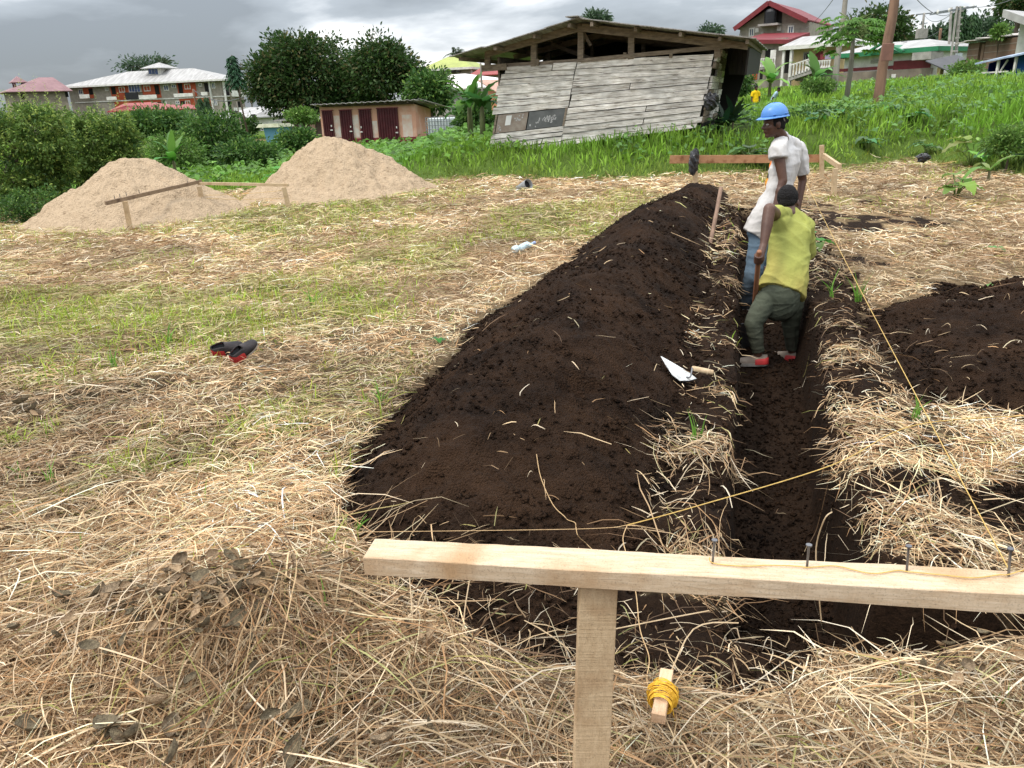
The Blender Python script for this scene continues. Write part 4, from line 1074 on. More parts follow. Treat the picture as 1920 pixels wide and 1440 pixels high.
wire(at(1764, 56, 70), at(1690, 78, 62), .3, 'low wire running from the short dark pole to the bungalow roof', .02)

# ================================================================ the plank shed
Y1, Y2 = 21.0, 19.1
S = Facade(920, Y1, 1316, Y2, 'plank_shed', 'big racked shed of whitewashed horizontal planks with open gable and low tin roof', 'shed', z0=0)
c3 = lambda x, y: (840 + x / 3.31, 10 + y / 3.31)
def sp(x, y, dy=0.0):
    a, z = S.pt(*c3(x, y), dy); return a, z
def warp(s, t):
    """s across 0..1, t down 0..1 on the racked wall -> crop pixel"""
    L0, L1 = (352, 372), (262, 905); R0, R1 = (1660, 300), (1562, 735)
    a = (L0[0] + (L1[0] - L0[0]) * t, L0[1] + (L1[1] - L0[1]) * t); b_ = (R0[0] + (R1[0] - R0[0]) * t, R0[1] + (R1[1] - R0[1]) * t)
    return a[0] + (b_[0] - a[0]) * s, a[1] + (b_[1] - a[1]) * s
def limewash():
    m = bpy.data.materials.new('limewashed_plank'); m.use_nodes = True
    t = m.node_tree; b = t.nodes['Principled BSDF']; b.inputs['Roughness'].default_value = .85; b.inputs['Specular IOR Level'].default_value = .15
    tc = t.nodes.new('ShaderNodeTexCoord'); oi = t.nodes.new('ShaderNodeObjectInfo')
    vm = t.nodes.new('ShaderNodeVectorMath'); vm.operation = 'MULTIPLY_ADD'
    t.links.new(tc.outputs['Object'], vm.inputs[0]); vm.inputs[1].default_value = (1, 1, 1)
    cb = t.nodes.new('ShaderNodeCombineXYZ'); ml = t.nodes.new('ShaderNodeMath'); ml.operation = 'MULTIPLY'; ml.inputs[1].default_value = 40
    t.links.new(oi.outputs['Random'], ml.inputs[0]); t.links.new(ml.outputs[0], cb.inputs[0]); t.links.new(cb.outputs[0], vm.inputs[2])
    mp = t.nodes.new('ShaderNodeMapping'); mp.inputs['Scale'].default_value = (1.2, 1, 14); t.links.new(vm.outputs[0], mp.inputs[0])
    n = t.nodes.new('ShaderNodeTexNoise'); n.inputs['Scale'].default_value = 2.2; n.inputs['Detail'].default_value = 9; n.inputs['Roughness'].default_value = .65; n.inputs['Distortion'].default_value = .8
    t.links.new(mp.outputs[0], n.inputs['Vector'])
    r = t.nodes.new('ShaderNodeValToRGB'); r.color_ramp.elements[0].position = .33; r.color_ramp.elements[0].color = (.13, .11, .09, 1)
    r.color_ramp.elements[1].position = .60; r.color_ramp.elements[1].color = (.80, .77, .72, 1); e = r.color_ramp.elements.new(.43); e.color = (.50, .46, .40, 1)
    t.links.new(n.outputs[0], r.inputs[0])
    n3 = t.nodes.new('ShaderNodeTexNoise'); n3.inputs['Scale'].default_value = 2.6; n3.inputs['Detail'].default_value = 5; t.links.new(vm.outputs[0], n3.inputs['Vector'])
    mr = t.nodes.new('ShaderNodeMapRange'); mr.inputs[1].default_value = .35; mr.inputs[2].default_value = .65; mr.inputs[3].default_value = .80; mr.inputs[4].default_value = 1.2
    t.links.new(n3.outputs[0], mr.inputs[0])
    mr2 = t.nodes.new('ShaderNodeMapRange'); mr2.inputs[3].default_value = .72; mr2.inputs[4].default_value = 1.15; t.links.new(oi.outputs['Random'], mr2.inputs[0])
    m1 = t.nodes.new('ShaderNodeMath'); m1.operation = 'MULTIPLY'; t.links.new(mr.outputs[0], m1.inputs[0]); t.links.new(mr2.outputs[0], m1.inputs[1])
    mx_ = t.nodes.new('ShaderNodeMix'); mx_.data_type = 'RGBA'; mx_.blend_type = 'MULTIPLY'; mx_.inputs[0].default_value = 1
    t.links.new(r.outputs[0], mx_.inputs[6]); t.links.new(m1.outputs[0], mx_.inputs[7]); t.links.new(mx_.outputs[2], b.inputs['Base Color'])
    bp = t.nodes.new('ShaderNodeBump'); bp.inputs['Strength'].default_value = .6; bp.inputs['Distance'].default_value = .01
    t.links.new(n.outputs[0], bp.inputs['Height']); t.links.new(bp.outputs[0], b.inputs['Normal'])
    return m
m_lime = limewash()
m_wood = mat('grey_old_timber', (.27, .22, .165), (.14, .11, .08), scale=5, stretch=(1.2, 1, 5), bump=.4, rough=.85)
def plank(s0, s1, t0, t1, name='plank', m=None, th=.03, parent=None, y=-.0):
    # front face slightly proud at its lower edge, uneven edges
    nseg = max(2, int((s1 - s0) * 9)); V_ = []; F_ = []
    j = [random.uniform(-.0035, .0035) for _ in range(nseg + 1)]; j2 = [random.uniform(-.0035, .0035) for _ in range(nseg + 1)]
    py_ = random.uniform(-.012, .006) + y
    for i in range(nseg + 1):
        s_ = s0 + (s1 - s0) * i / nseg
        a = sp(*warp(s_, t0 + .003 + j[i])); b_ = sp(*warp(s_, t1 - .003 + j2[i]))
        V_ += [(a[0], py_ - th * .6, a[1]), (b_[0], py_ - th, b_[1]), (a[0], py_ + .0, a[1]), (b_[0], py_ + .0, b_[1])]
    for i in range(nseg):
        o_ = i * 4; q_ = o_ + 4
        F_ += [(o_, o_ + 1, q_ + 1, q_), (o_ + 2, q_ + 2, q_ + 3, o_ + 3), (o_, q_, q_ + 2, o_ + 2), (o_ + 1, o_ + 3, q_ + 3, q_ + 1)]
    F_ += [(0, 2, 3, 1), (nseg * 4, nseg * 4 + 1, nseg * 4 + 3, nseg * 4 + 2)]
    return MB().add(V_, F_).build(name, m or m_lime, parent or S.root)
random.seed(4)
# right hand boards
tr = [0.0, .095, .18, .255, .33, .415, .50, .575, .655, .735, .815, .90, .985, 1.05]
seam = [.348, .345, .345, .345, .345, .350, .348, .342, .340, .338, .338, .340, .342]
for i in range(13):
    t0, t1 = tr[i], tr[i + 1]
    s1 = 1.0 + random.uniform(-.012, .008)
    if i in (4,):
        plank(seam[i], .62, t0, t1); plank(.624, s1, t0, t1)
    elif i in (8, 10):
        plank(seam[i], .72, t0, t1); plank(.724, s1, t0, t1)
    else:
        plank(seam[i], s1, t0, t1)
tl = [.02, .10, .165, .235, .345, .42, .49, .575]
for i in range(7):
    t0, t1 = tl[i], tl[i + 1]; s0 = random.uniform(-.022, .006)
    if i == 0: plank(.01, .23, t0, t1); plank(.234, .343, t0 - .015, t1)
    else: plank(s0, .342 + random.uniform(-.004, .002) , t0, t1)
for t0, t1 in ((.80, .865), (.87, .92), (.925, .99), (.995,1.05)):
    plank(-.005, .338, t0, t1)
# hatch with two sheets, a notice and chalky scrawls
def sheet(s0, s1, t0, t1, name, m, y=-.02, th=.012, parent=None):
    P_ = [sp(*warp(s_, t_)) for s_, t_ in ((s0, t1), (s1, t1), (s1, t0), (s0, t0))]
    V_ = [(p[0], y - th, p[1]) for p in P_] + [(p[0], y, p[1]) for p in P_]
    return MB().add(V_, [(0, 1, 2, 3), (7, 6, 5, 4), (0, 4, 5, 1), (1, 5, 6, 2), (2, 6, 7, 3), (3, 7, 4, 0)]).build(name, m, parent or S.root)
hb = sheet(.012, .155, .582, .795, 'hatch_sheet', mat('brown_ply', (.22, .17, .135), (.30, .26, .22), scale=6))
hg = sheet(.160, .332, .582, .795, 'hatch_sheet', mat('slate_grey_board', (.13, .135, .135), (.085, .09, .09), scale=4))
sheet(.052, .078, .60, .715, 'notice', mat('white_paper', (.72, .72, .70), (.62, .62, .6), scale=3), y=-.034, th=.003)
b = MB(); random.seed(12)
def smear(b, cx, cy, n, sx_, sy_, L0):
    for i in range(n):
        s_ = cx + random.gauss(0, sx_); t_ = cy + random.gauss(0, sy_); a = sp(*warp(s_, t_)); an = random.uniform(.6, 1.9); l_ = random.uniform(.4, 1) * L0
        d_ = (math.cos(an) * l_, math.sin(an) * l_); w_ = random.uniform(.008, .02); nx_, nz_ = -math.sin(an) * w_, math.cos(an) * w_
        b.quad((a[0] - nx_, -.0345, a[1] - nz_), (a[0] + d_[0] - nx_, -.0345, a[1] + d_[1] - nz_), (a[0] + d_[0] + nx_, -.0345, a[1] + d_[1] + nz_), (a[0] + nx_, -.0345, a[1] + nz_))
smear(b, .258, .70, 22, .018, .030, .10); smear(b, .205, .74, 5, .012, .015, .06); tag(b.build('paint_scrawl', mat('white_paint_scrawl', (.42, .42, .42)), hg), kind='stuff')
b = MB(); smear(b, .11, .66, 8, .012, .03, .05); smear(b, .03, .75, 5, .006, .02, .05); tag(b.build('paint_scrawl', MATS['white_paint_scrawl'], hb), kind='stuff')
# jambs round the hatch
for s_ in (.004, .3365):
    a = sp(*warp(s_, .575)); c = sp(*warp(s_, .80)); MB().bar((a[0], -.035, a[1]), (c[0], -.035, c[1]), .03, .05).build('hatch_jamb', m_wood, S.root)
# added dark sheet, keeps daylight out and darkens gaps between the boards
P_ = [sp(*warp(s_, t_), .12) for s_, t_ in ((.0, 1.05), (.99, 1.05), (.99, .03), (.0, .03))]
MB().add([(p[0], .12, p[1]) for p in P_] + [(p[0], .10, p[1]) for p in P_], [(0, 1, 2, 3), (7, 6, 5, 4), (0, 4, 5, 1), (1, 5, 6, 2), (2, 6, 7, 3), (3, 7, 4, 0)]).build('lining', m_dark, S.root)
# open gable frame
gy = .02
def beam(a, c, w_, h_, name='rafter', y0=gy, y1=None, m=None):
    A = sp(*a, y0); B = sp(*c, y0 if y1 is None else y1)
    return MB().bar((A[0], y0, A[1]), (B[0], y0 if y1 is None else y1, B[1]), w_, h_).build(name, m or m_wood, S.root)
for x_, t0_, t1_ in ((246, 285, 385), (533, 205, 372), (824, 145, 345), (1137, 150, 322), (1672, 258, 310)):
    beam((x_, t1_ + 14), (x_ + 2, t0_), .10, .14, 'stud')
beam((240, 300), (828, 135), .06, .17, 'rafter', -.06); beam((828, 138), (1752, 243), .06, .17, 'rafter', -.06); beam((1700, 235), (1862, 256), .06, .14, 'rafter', -.05)
beam((210, 392), (365, 380), .08, .15, 'wall_plate', -.03); beam((340, 376), (830, 345), .06, .10, 'wall_plate', .05)
beam((826, 343), (1720, 256), .06, .09, 'wall_plate', -.02); beam((832, 150), (888, 250), .07, .07, 'brace', .3); beam((640, 240), (880, 330), .06, .10, 'brace', 1.5)
for x_, y_ in ((555, 345), (1095, 305), (1382, 300)): beam((x_, y_ + 28), (x_ + 4, y_ - 12), .05, .07, 'batten', -.03)
for x_ in (625, 895, 1213): beam((x_, 340), (x_, 175), .08, .1, 'inner_post', 2.2)
# roof: low gable of tin sheets running back
vy = -.75
La = S.pt(845, 108, vy); Ap = S.pt(1082, 35, vy); Ra = S.pt(1411, 72, vy); depth = 4.4
def roof_sheets(a, c, n, back, seed):
    g = random.Random(seed)
    for i in range(n):
        s0, s1 = i / n, (i + 1) / n + .015
        x0, z0 = a[0] + (c[0] - a[0]) * s0, a[1] + (c[1] - a[1]) * s0
        x1, z1 = a[0] + (c[0] - a[0]) * s1, a[1] + (c[1] - a[1]) * s1
        fy = vy + g.uniform(-.12, .10); dz = g.uniform(0, .03) + (i % 2) * .008
        m_ = 18; V_ = []; F_ = []
        for k_ in range(m_ + 1):
            u_ = k_ / m_; yy = fy + (back - fy) * u_
            zc = .018 * math.sin(k_ * 2.1)
            V_ += [(x0, yy, z0 + dz + zc), (x1, yy, z1 + dz + zc)]
        for k_ in range(m_): F_.append((2 * k_, 2 * k_ + 1, 2 * k_ + 3, 2 * k_ + 2))
        o_ = MB().add(V_, F_).build('roof_sheet', m_tin, S.root); mm = o_.modifiers.new('s', 'SOLIDIFY'); mm.thickness = .02
roof_sheets(La, Ap, 4, depth, 1); roof_sheets(Ap, Ra, 5, depth, 2)
b = MB(); b.bar((Ap[0] - .1, vy - .1, Ap[1] + .05), (Ap[0] - .1, depth, Ap[1] + .05), .3, .02); b.build('ridge_cap', m_tin, S.root)
for k_, (A_, B_) in enumerate(((La, Ap), (Ap, Ra))):    # purlins along the roof, ends showing at the verge
    for s_ in ((.06, .35, .66, .93) if k_ == 0 else (.08, .34, .6, .82, .97)):
        x_, z_ = A_[0] + (B_[0] - A_[0]) * s_, A_[1] + (B_[1] - A_[1]) * s_ - .07
        MB().bar((x_, vy + .12, z_), (x_, depth - .2, z_), .07, .09).build('purlin', m_wood, S.root)
xx0, _ = sp(300, 400); xx1, _ = sp(1700, 300, 0)
# further frames, back and side walls
for yb in (1.6, 3.2):
    b = MB(); b.bar((La[0] + .8, yb, La[1] + .05), (Ap[0], yb, Ap[1] - .2), .06, .14).bar((Ap[0], yb, Ap[1] - .2), (Ra[0] - .6, yb, Ra[1] - .12), .06, .14); b.build('truss', m_wood, S.root)
zt_ = Ap[1] - .3
MB().box((xx0 - .02, .15, 0), (xx0 + .03, depth - .6, La[1] + .0)).build('side_wall', m_wood, S.root)
# right flank: patched slabs, then the dark hanging tin
a0 = sp(1664, 262); a1 = sp(1566, 735); bx0 = S.pt(*c3(1722, 300), 2.5); bx1 = S.pt(*c3(1655, 700), 2.5)
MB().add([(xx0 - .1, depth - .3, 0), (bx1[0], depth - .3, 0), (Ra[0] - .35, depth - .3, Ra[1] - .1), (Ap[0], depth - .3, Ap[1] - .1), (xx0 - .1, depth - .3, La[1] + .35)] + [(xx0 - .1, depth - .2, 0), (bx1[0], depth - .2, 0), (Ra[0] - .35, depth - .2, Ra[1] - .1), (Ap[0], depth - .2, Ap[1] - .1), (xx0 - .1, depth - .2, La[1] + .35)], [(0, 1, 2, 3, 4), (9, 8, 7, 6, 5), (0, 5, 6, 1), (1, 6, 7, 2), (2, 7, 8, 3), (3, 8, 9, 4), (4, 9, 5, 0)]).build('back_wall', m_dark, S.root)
random.seed(9)
rows = 11
MB().hexa([(a1[0] - .10, .05, 0), (a1[0] - .04, .05, 0), (bx1[0] - .04, 2.5, 0), (bx1[0] - .1, 2.5, 0), (a0[0] - .12, .05, a0[1]), (a0[0] - .06, .05, a0[1]), (bx0[0] - .04, 2.5, a0[1] + .1), (bx0[0] - .1, 2.5, a0[1] + .1)]).build('side_dark_sheet', m_dark, S.root)  # added dark sheet behind the slabs, shade for their gaps
for r_i in range(rows):
    t0 = r_i / rows; t1 = (r_i + 1) / rows - .008
    for c_i in range(3):
        u0, u1 = c_i / 3 + random.uniform(-.03, .03), (c_i + 1) / 3 - .02 + random.uniform(-.03, .03)
        if r_i == 3 and c_i == 0: continue
        def q(t_, u_):
            fx_ = a0[0] + (a1[0] - a0[0]) * t_; fz_ = a0[1] + (a1[1] - a0[1]) * t_
            gx_ = bx0[0] + (bx1[0] - bx0[0]) * t_; gz_ = bx0[1] + (bx1[1] - bx0[1]) * t_
            return Vector((fx_ + (gx_ - fx_) * u_, .02 + 2.5 * u_, fz_ + (gz_ - fz_) * u_))
        u1 = min(u1, 1.0); u0 = max(u0, 0.0)
        c_ = [q(t1, u0), q(t1, u1), q(t0, u1), q(t0, u0)]; o_ = Vector((.05 + random.uniform(0, .03), -.02, 0))
        V_ = [tuple(p) for p in c_] + [tuple(p + o_) for p in c_]
        MB().add(V_, [(3, 2, 1, 0), (4, 5, 6, 7), (0, 1, 5, 4), (1, 2, 6, 5), (2, 3, 7, 6), (3, 0, 4, 7)]).build('slab_offcut', m_lime if random.random() < .6 else m_wood, S.root)
# dark sheets hanging under the right eave
m_hang = mat('blackened_sheet', (.035, .03, .027), (.015, .013, .012), scale=4, stretch=(1, 6, 1), rough=.7)
e0 = S.pt(*c3(1735, 262), 1.2); e1 = S.pt(*c3(1868, 262), .3); e2_ = S.pt(*c3(1846, 432), .4); e3 = S.pt(*c3(1742, 430), 1.4)
for i in range(4):
    s0, s1 = i / 4, (i + 1) / 4 - .01
    L2 = lambda A_, B_, s_: (A_[0] + (B_[0] - A_[0]) * s_, A_[1] + (B_[1] - A_[1]) * s_)
    p_ = [L2(e3, e2_, s0), L2(e3, e2_, s1), L2(e0, e1, s1), L2(e0, e1, s0)]; yy = [1.4 - s0, 1.4 - s1, 1.2 - .9 * s1, 1.2 - .9 * s0]
    V_ = [(p_[k_][0], yy[k_], p_[k_][1]) for k_ in range(4)] + [(p_[k_][0] + .02, yy[k_] + .04, p_[k_][1]) for k_ in range(4)]
    MB().add(V_, [(0, 1, 2, 3), (7, 6, 5, 4), (0, 4, 5, 1), (1, 5, 6, 2), (2, 6, 7, 3), (3, 7, 4, 0)]).build('hanging_sheet', m_hang, S.root)
MB().hexa([(e2_[0] - .02, .4, e2_[1]), (e2_[0] + .02, .42, e2_[1]), (e2_[0] + .05, 4.2, e2_[1] + .1), (e2_[0] + .0, 4.2, e2_[1] + .1), (e1[0] - .02, .3, e1[1]), (e1[0] + .02, .32, e1[1]), (e1[0] + .05, 4.2, e1[1] + .1), (e1[0] + .0, 4.2, e1[1] + .1)]).build('hanging_sheet', m_hang, S.root)
# black plastic bundle stuffed in the gap of the flank
q_ = S.pt(*c3(1628, 592), .3)
# ================================================================ foliage
def leaf_quads(P0, D, Nn, Ln, Wd, fold=.25, droop=.0):
    """diamond leaves: base, left, tip, right"""
    S_ = np.cross(D, Nn); S_ /= np.linalg.norm(S_, axis=1, keepdims=True) + 1e-9
    mid = P0 + D * (Ln * .45)[:, None]
    up = Nn * (Ln * fold * .3)[:, None]
    tip = P0 + D * Ln[:, None] - Nn * (Ln * droop)[:, None]
    Vv = np.stack([P0, mid - S_ * (Wd * .5)[:, None] + up, tip, mid + S_ * (Wd * .5)[:, None] + up], 1)
    return Vv
def quads_mesh(name, Vv, colr):
    n = len(Vv); F = np.arange(n * 4).reshape(n, 4)
    return mesh_np(name, Vv.reshape(-1, 3), F, np.repeat(colr, 4, axis=0))
def unit(v): return v / (np.linalg.norm(v, axis=1, keepdims=True) + 1e-9)
def rnd_dirs(g, n): return unit(g.normal(size=(n, 3)))
def crown_leaves(g, cen, rad, nclump, per, crad, leaf, pal, shell=.55, up=.3, droop=.2, flat=.8, low=-.6, wr=.42, clump_pts=None):
    """leaf clumps spread through an ellipsoid; each clump is a rough ball of leaves"""
    cen = np.array(cen, float); rad = np.array(rad, float)
    if clump_pts is None:
        m_off = g.uniform(0, 6); d = rnd_dirs(g, nclump * 3); d = d[d[:, 2] > low][:nclump]
        r = shell + (1 - shell) * g.random(len(d)) ** .6
        r *= 1 + .24 * np.sin(d[:, 0] * 5 + cen[0] + 1.3) * np.cos(d[:, 1] * 4 + d[:, 2] * 4 + m_off)
        cp = cen + d * rad * r[:, None]
    else:
        cp = np.asarray(clump_pts, float); d = unit(cp - cen)
    m = len(cp); cr = crad * g.uniform(.4, 1.5, m)
    k = m * per
    ci = np.repeat(np.arange(m), per)
    o = rnd_dirs(g, k); rr_ = g.random(k) ** .45
    P0 = cp[ci] + o * (cr[ci] * rr_)[:, None] * np.array([1, 1, flat])
    D = unit(o * .9 + d[ci] * .5 + g.normal(0, .5, (k, 3)) + np.array([0, 0, -droop]))
    Nn = unit(np.array([0, 0, 1.0]) * up + o * .5 + g.normal(0, .45, (k, 3)))
    Ln = leaf * g.uniform(.6, 1.3, k); Wd = Ln * wr * g.uniform(.8, 1.2, k)
    Vv = leaf_quads(P0, D, Nn, Ln, Wd, droop=.1)
    pal = np.array(pal); tone = g.random(m)
    a = pal[0] * (1 - tone[ci])[:, None] + pal[1] * tone[ci][:, None]
    new = g.random(k) < .12
    a = np.where(new[:, None], pal[2], a) * g.uniform(.6, 1.35, (k, 1))
    return Vv, a, cp
def branches(root, base, top, cps, r0, m, g, n=14, name='trunk', lean=(0, 0)):
    b = MB(); base = np.array(base, float); top = np.array(top, float)
    K = 7; pts = []
    for i in range(K):
        s_ = i / (K - 1); p = base + (top - base) * s_; p[0] += .12 * r0 * 8 * math.sin(s_ * 5 + 1) * s_ * (1 - s_); pts.append(p)
    b.tube(pts, [r0 * (1.25 - .8 * i / (K - 1)) for i in range(K)], n=8)
    idx = g.choice(len(cps), min(n, len(cps)), replace=False)
    for j in idx:
        s_ = g.uniform(.45, .95); p = base + (top - base) * s_; q = cps[j]
        mid = (p + q) / 2 + np.array([0, 0, .08 * np.linalg.norm(q - p)]) + g.normal(0, .04 * np.linalg.norm(q - p), 3)
        b.tube([p, mid, p * .1 + q * .9], [r0 * .38, r0 * .22, r0 * .07], n=5)
    return b.build(name, m, root, smooth=True)
PG = dict(
    mango=[(.028, .068, .016), (.058, .105, .026), (.14, .13, .05)],
    bush=[(.045, .105, .022), (.17, .27, .055), (.36, .46, .11)],
    mid=[(.035, .095, .02), (.085, .175, .035), (.18, .28, .06)],
    bright=[(.08, .17, .03), (.14, .25, .05), (.22, .32, .08)],
    far=[(.045, .085, .045), (.075, .12, .065), (.11, .15, .09)],  # greyed greens, haze put into the distant leaf colour
    cyp=[(.025, .065, .02), (.045, .10, .03), (.08, .13, .04)])
def tree(name, label, cat, px, py, Y, rx, ry, pal, ncl=120, per=34, leaf=.22, crad=None, base_py=None, r0=.22, seed=1, depthf=.8, group=None, low=-.7, shell=.5, tips=False, zb=None, up=.3, droop=.2, extra=None, flat=.8):
    """centre and radii in photo pixels at distance Y"""
    g = np.random.default_rng(seed)
    c = at(px, py, Y); sc = (at(px + 10, py, Y) - c).length / 10
    rxm, rzm = rx * sc, ry * sc
    zb = float(macro(c.x, c.y)) - .1 if zb is None else zb
    root = empty(name, (c.x, c.y, zb), 0, label, cat, group)
    cen = np.array([0, 0, c.z - zb])
    crad = crad or rxm * .22
    Vv, col, cps = crown_leaves(g, cen, (rxm, rxm * depthf, rzm), ncl, per, crad, leaf, PG[pal], low=low, shell=shell, up=up, droop=droop, flat=flat)
    Vs, Cs = [Vv], [col]
    if extra:
        for (ex_, ey_, erx, ery, n_) in extra:
            q = at(ex_, ey_, Y); V2, c2_, cp2 = crown_leaves(g, (q.x - c.x, g.uniform(-.3, .3) * rxm, q.z - zb), (erx * sc, erx * sc * .8, ery * sc), n_, per, crad * .85, leaf, PG[pal], low=low, shell=shell, up=up, droop=droop, flat=flat)
            Vs.append(V2); Cs.append(c2_); cps = np.concatenate([cps, cp2])
    if tips:      # upright feathery shoots standing out of the crown
        top = cps[cps[:, 2] > cen[2] + .15 * rzm]
        for p in top[g.choice(len(top), min(len(top), tips), replace=False)]:
            L_ = g.uniform(.35, 1.0) * rzm * .85; n_ = 40; t_ = np.linspace(0, 1, n_)
            dr = np.array([g.normal(0, .25), g.normal(0, .25), 1]); dr /= np.linalg.norm(dr)
            P0 = p + dr * (t_ * L_)[:, None] + g.normal(0, .015, (n_, 3))
            an = g.uniform(0, 6.28, n_); D = unit(np.stack([np.cos(an), np.sin(an), 0 * an + .5], 1)); Nn = unit(np.stack([0 * an, 0 * an, 1 + 0 * an], 1) + g.normal(0, .3, (n_, 3)))
            Ln = leaf * g.uniform(.6, 1.1, n_) * (1 - .5 * t_)
            Vs.append(leaf_quads(P0, D, Nn, Ln, Ln * .4)); Cs.append(np.array(PG[pal][2]) * g.uniform(.6, 1.2, (n_, 1)) * np.ones((n_, 3)))
    link('crown', quads_mesh('crown', np.concatenate(Vs), np.concatenate(Cs)), M_LEAF, root)
    branches(root, (0, 0, 0), (0, 0, max(.3, cen[2] + rzm * .35)), cps, r0, m_bark, g)
    return root

# big left bushes
tree('bush', 'big bushy shrub with feathery shoots filling the left frame edge', 'shrub', 30, 290, 17.0, 85, 85, 'bush', ncl=210, per=60, leaf=.08, crad=.17, r0=.05, seed=31, tips=44, low=-1, extra=[(90, 245, 55, 55, 80), (5, 380, 60, 50, 60), (85, 345, 55, 60, 80), (110, 300, 35, 50, 40), (-30, 240, 50, 60, 30)])
tree('bush', 'second big bushy shrub with feathery shoots behind the left sand pile', 'shrub', 180, 288, 18.5, 75, 66, 'bush', ncl=190, per=60, leaf=.08, crad=.17, r0=.05, seed=32, tips=48, low=-1, extra=[(235, 262, 38, 42, 60), (130, 330, 60, 60, 80), (215, 320, 50, 60, 80), (150, 240, 35, 30, 40)])
tree('bush', 'low dark undergrowth at the foot of the left bushes beside the sand', 'shrub', 20, 402, 14.8, 62, 34, 'mid', ncl=90, per=40, leaf=.06, crad=.16, r0=.02, seed=33, low=-1, extra=[(85, 385, 50, 30, 50)])
# middle shrubs
tree('small_tree', 'dark spreading tree in front of the apartment block, left of the papaya', 'tree', 300, 236, 34, 58, 22, 'mid', ncl=150, per=42, leaf=.17, crad=.5, r0=.1, seed=41, low=-.6, extra=[(350, 240, 40, 20, 60), (262, 242, 30, 20, 40)])
tree('small_tree', 'bushy mid green tree growing under the twin column trees', 'tree', 398, 258, 30, 54, 40, 'mid', ncl=150, per=42, leaf=.15, crad=.42, r0=.08, seed=42, low=-.9, extra=[(360, 290, 45, 22, 60), (440, 280, 30, 30, 40)])
tree('bush', 'loose green shrub between the two sand piles in the distance', 'shrub', 330, 285, 25, 48, 28, 'bright', ncl=90, per=36, leaf=.12, crad=.3, r0=.04, seed=43, low=-.8)
tree('bush', 'shaggy weeds in front of the blue tub', 'shrub', 558, 266, 36, 30, 16, 'mid', ncl=70, per=36, leaf=.2, crad=.45, r0=.04, seed=44, low=-.8)
tree('small_tree', 'small umbrella shaped tree beside the left corner of the outhouse', 'tree', 568, 222, 46, 24, 13, 'bright', ncl=50, per=36, leaf=.22, crad=.42, r0=.05, seed=45, low=-.2, flat=.5)
tree('bush', 'leafy shrub right of the white gabled house', 'shrub', 462, 238, 62, 18, 14, 'mid', ncl=40, per=30, leaf=.28, crad=.5, r0=.04, seed=46)
tree('bush', 'dark hedge of weeds left of the second sand pile', 'shrub', 468, 288, 27, 50, 12, 'mid', ncl=100, per=36, leaf=.15, crad=.35, r0=.03, seed=47, low=-.6)
# mango trees
tree('mango_tree', 'large dark mango tree towering behind the pink outhouse, left of the pair', 'tree', 575, 152, 62, 86, 74, 'mango', ncl=420, per=46, leaf=.34, crad=1.0, r0=.4, seed=51, low=-.75, extra=[(515, 160, 42, 50, 110), (640, 175, 45, 55, 110)])
tree('mango_tree', 'dark mango tree with bare forking limbs, right of the pair behind the outhouse', 'tree', 715, 140, 60, 60, 54, 'mango', ncl=230, per=44, leaf=.34, crad=.95, r0=.35, seed=52, low=-.5, shell=.6, extra=[(765, 148, 26, 26, 40), (690, 190, 40, 26, 50)])
tree('small_tree', 'leafy dark green tree above the right end of the outhouse roof', 'tree', 806, 172, 48, 34, 34, 'mid', ncl=130, per=40, leaf=.28, crad=.6, r0=.12, seed=53, low=-.9, extra=[(775, 195, 22, 20, 40)])
tree('bush', 'tangle of shrubs behind the caged water container', 'shrub', 892, 226, 34, 30, 30, 'mid', ncl=110, per=36, leaf=.2, crad=.5, r0=.04, seed=54, low=-.9)
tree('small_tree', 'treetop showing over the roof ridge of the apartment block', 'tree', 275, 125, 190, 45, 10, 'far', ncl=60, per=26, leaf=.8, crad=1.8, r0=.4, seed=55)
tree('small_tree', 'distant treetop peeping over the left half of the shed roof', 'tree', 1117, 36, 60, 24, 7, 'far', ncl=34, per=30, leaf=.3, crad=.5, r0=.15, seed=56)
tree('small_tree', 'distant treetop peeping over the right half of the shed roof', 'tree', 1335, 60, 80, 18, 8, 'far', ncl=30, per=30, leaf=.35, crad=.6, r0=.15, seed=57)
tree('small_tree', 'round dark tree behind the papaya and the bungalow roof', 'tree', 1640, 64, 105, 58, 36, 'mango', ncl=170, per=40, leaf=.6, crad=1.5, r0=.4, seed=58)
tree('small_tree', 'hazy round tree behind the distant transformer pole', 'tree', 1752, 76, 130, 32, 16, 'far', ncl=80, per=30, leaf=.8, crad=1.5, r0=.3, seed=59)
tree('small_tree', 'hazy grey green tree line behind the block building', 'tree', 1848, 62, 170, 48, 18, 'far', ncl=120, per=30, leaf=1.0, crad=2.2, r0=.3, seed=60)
tree('small_tree', 'treetop over the white house in the upper right corner', 'tree', 1915, 6, 60, 34, 16, 'mango', ncl=80, per=36, leaf=.35, crad=.9, r0=.2, seed=61)
tree('bush', 'bright creeper clump beside the end of the block building', 'shrub', 1876, 62, 46, 9, 9, 'bright', ncl=20, per=30, leaf=.22, crad=.3, r0=.03, seed=62, zb=2.2)
tree('bush', 'green shrub at the foot of the block building wall', 'shrub', 1812, 134, 40, 26, 12, 'bright', ncl=60, per=30, leaf=.16, crad=.35, r0=.03, seed=63)
tree('bush', 'leafy shrub at the foot of the pale leaning pole', 'shrub', 1535, 160, 34, 26, 10, 'bright', ncl=50, per=34, leaf=.13, crad=.25, r0=.03, seed=64)
tree('bush', 'dark shrub by the shed flank under the grey lower wing', 'shrub', 1384, 158, 40, 20, 16, 'mid', ncl=70, per=34, leaf=.18, crad=.4, r0=.03, seed=65)
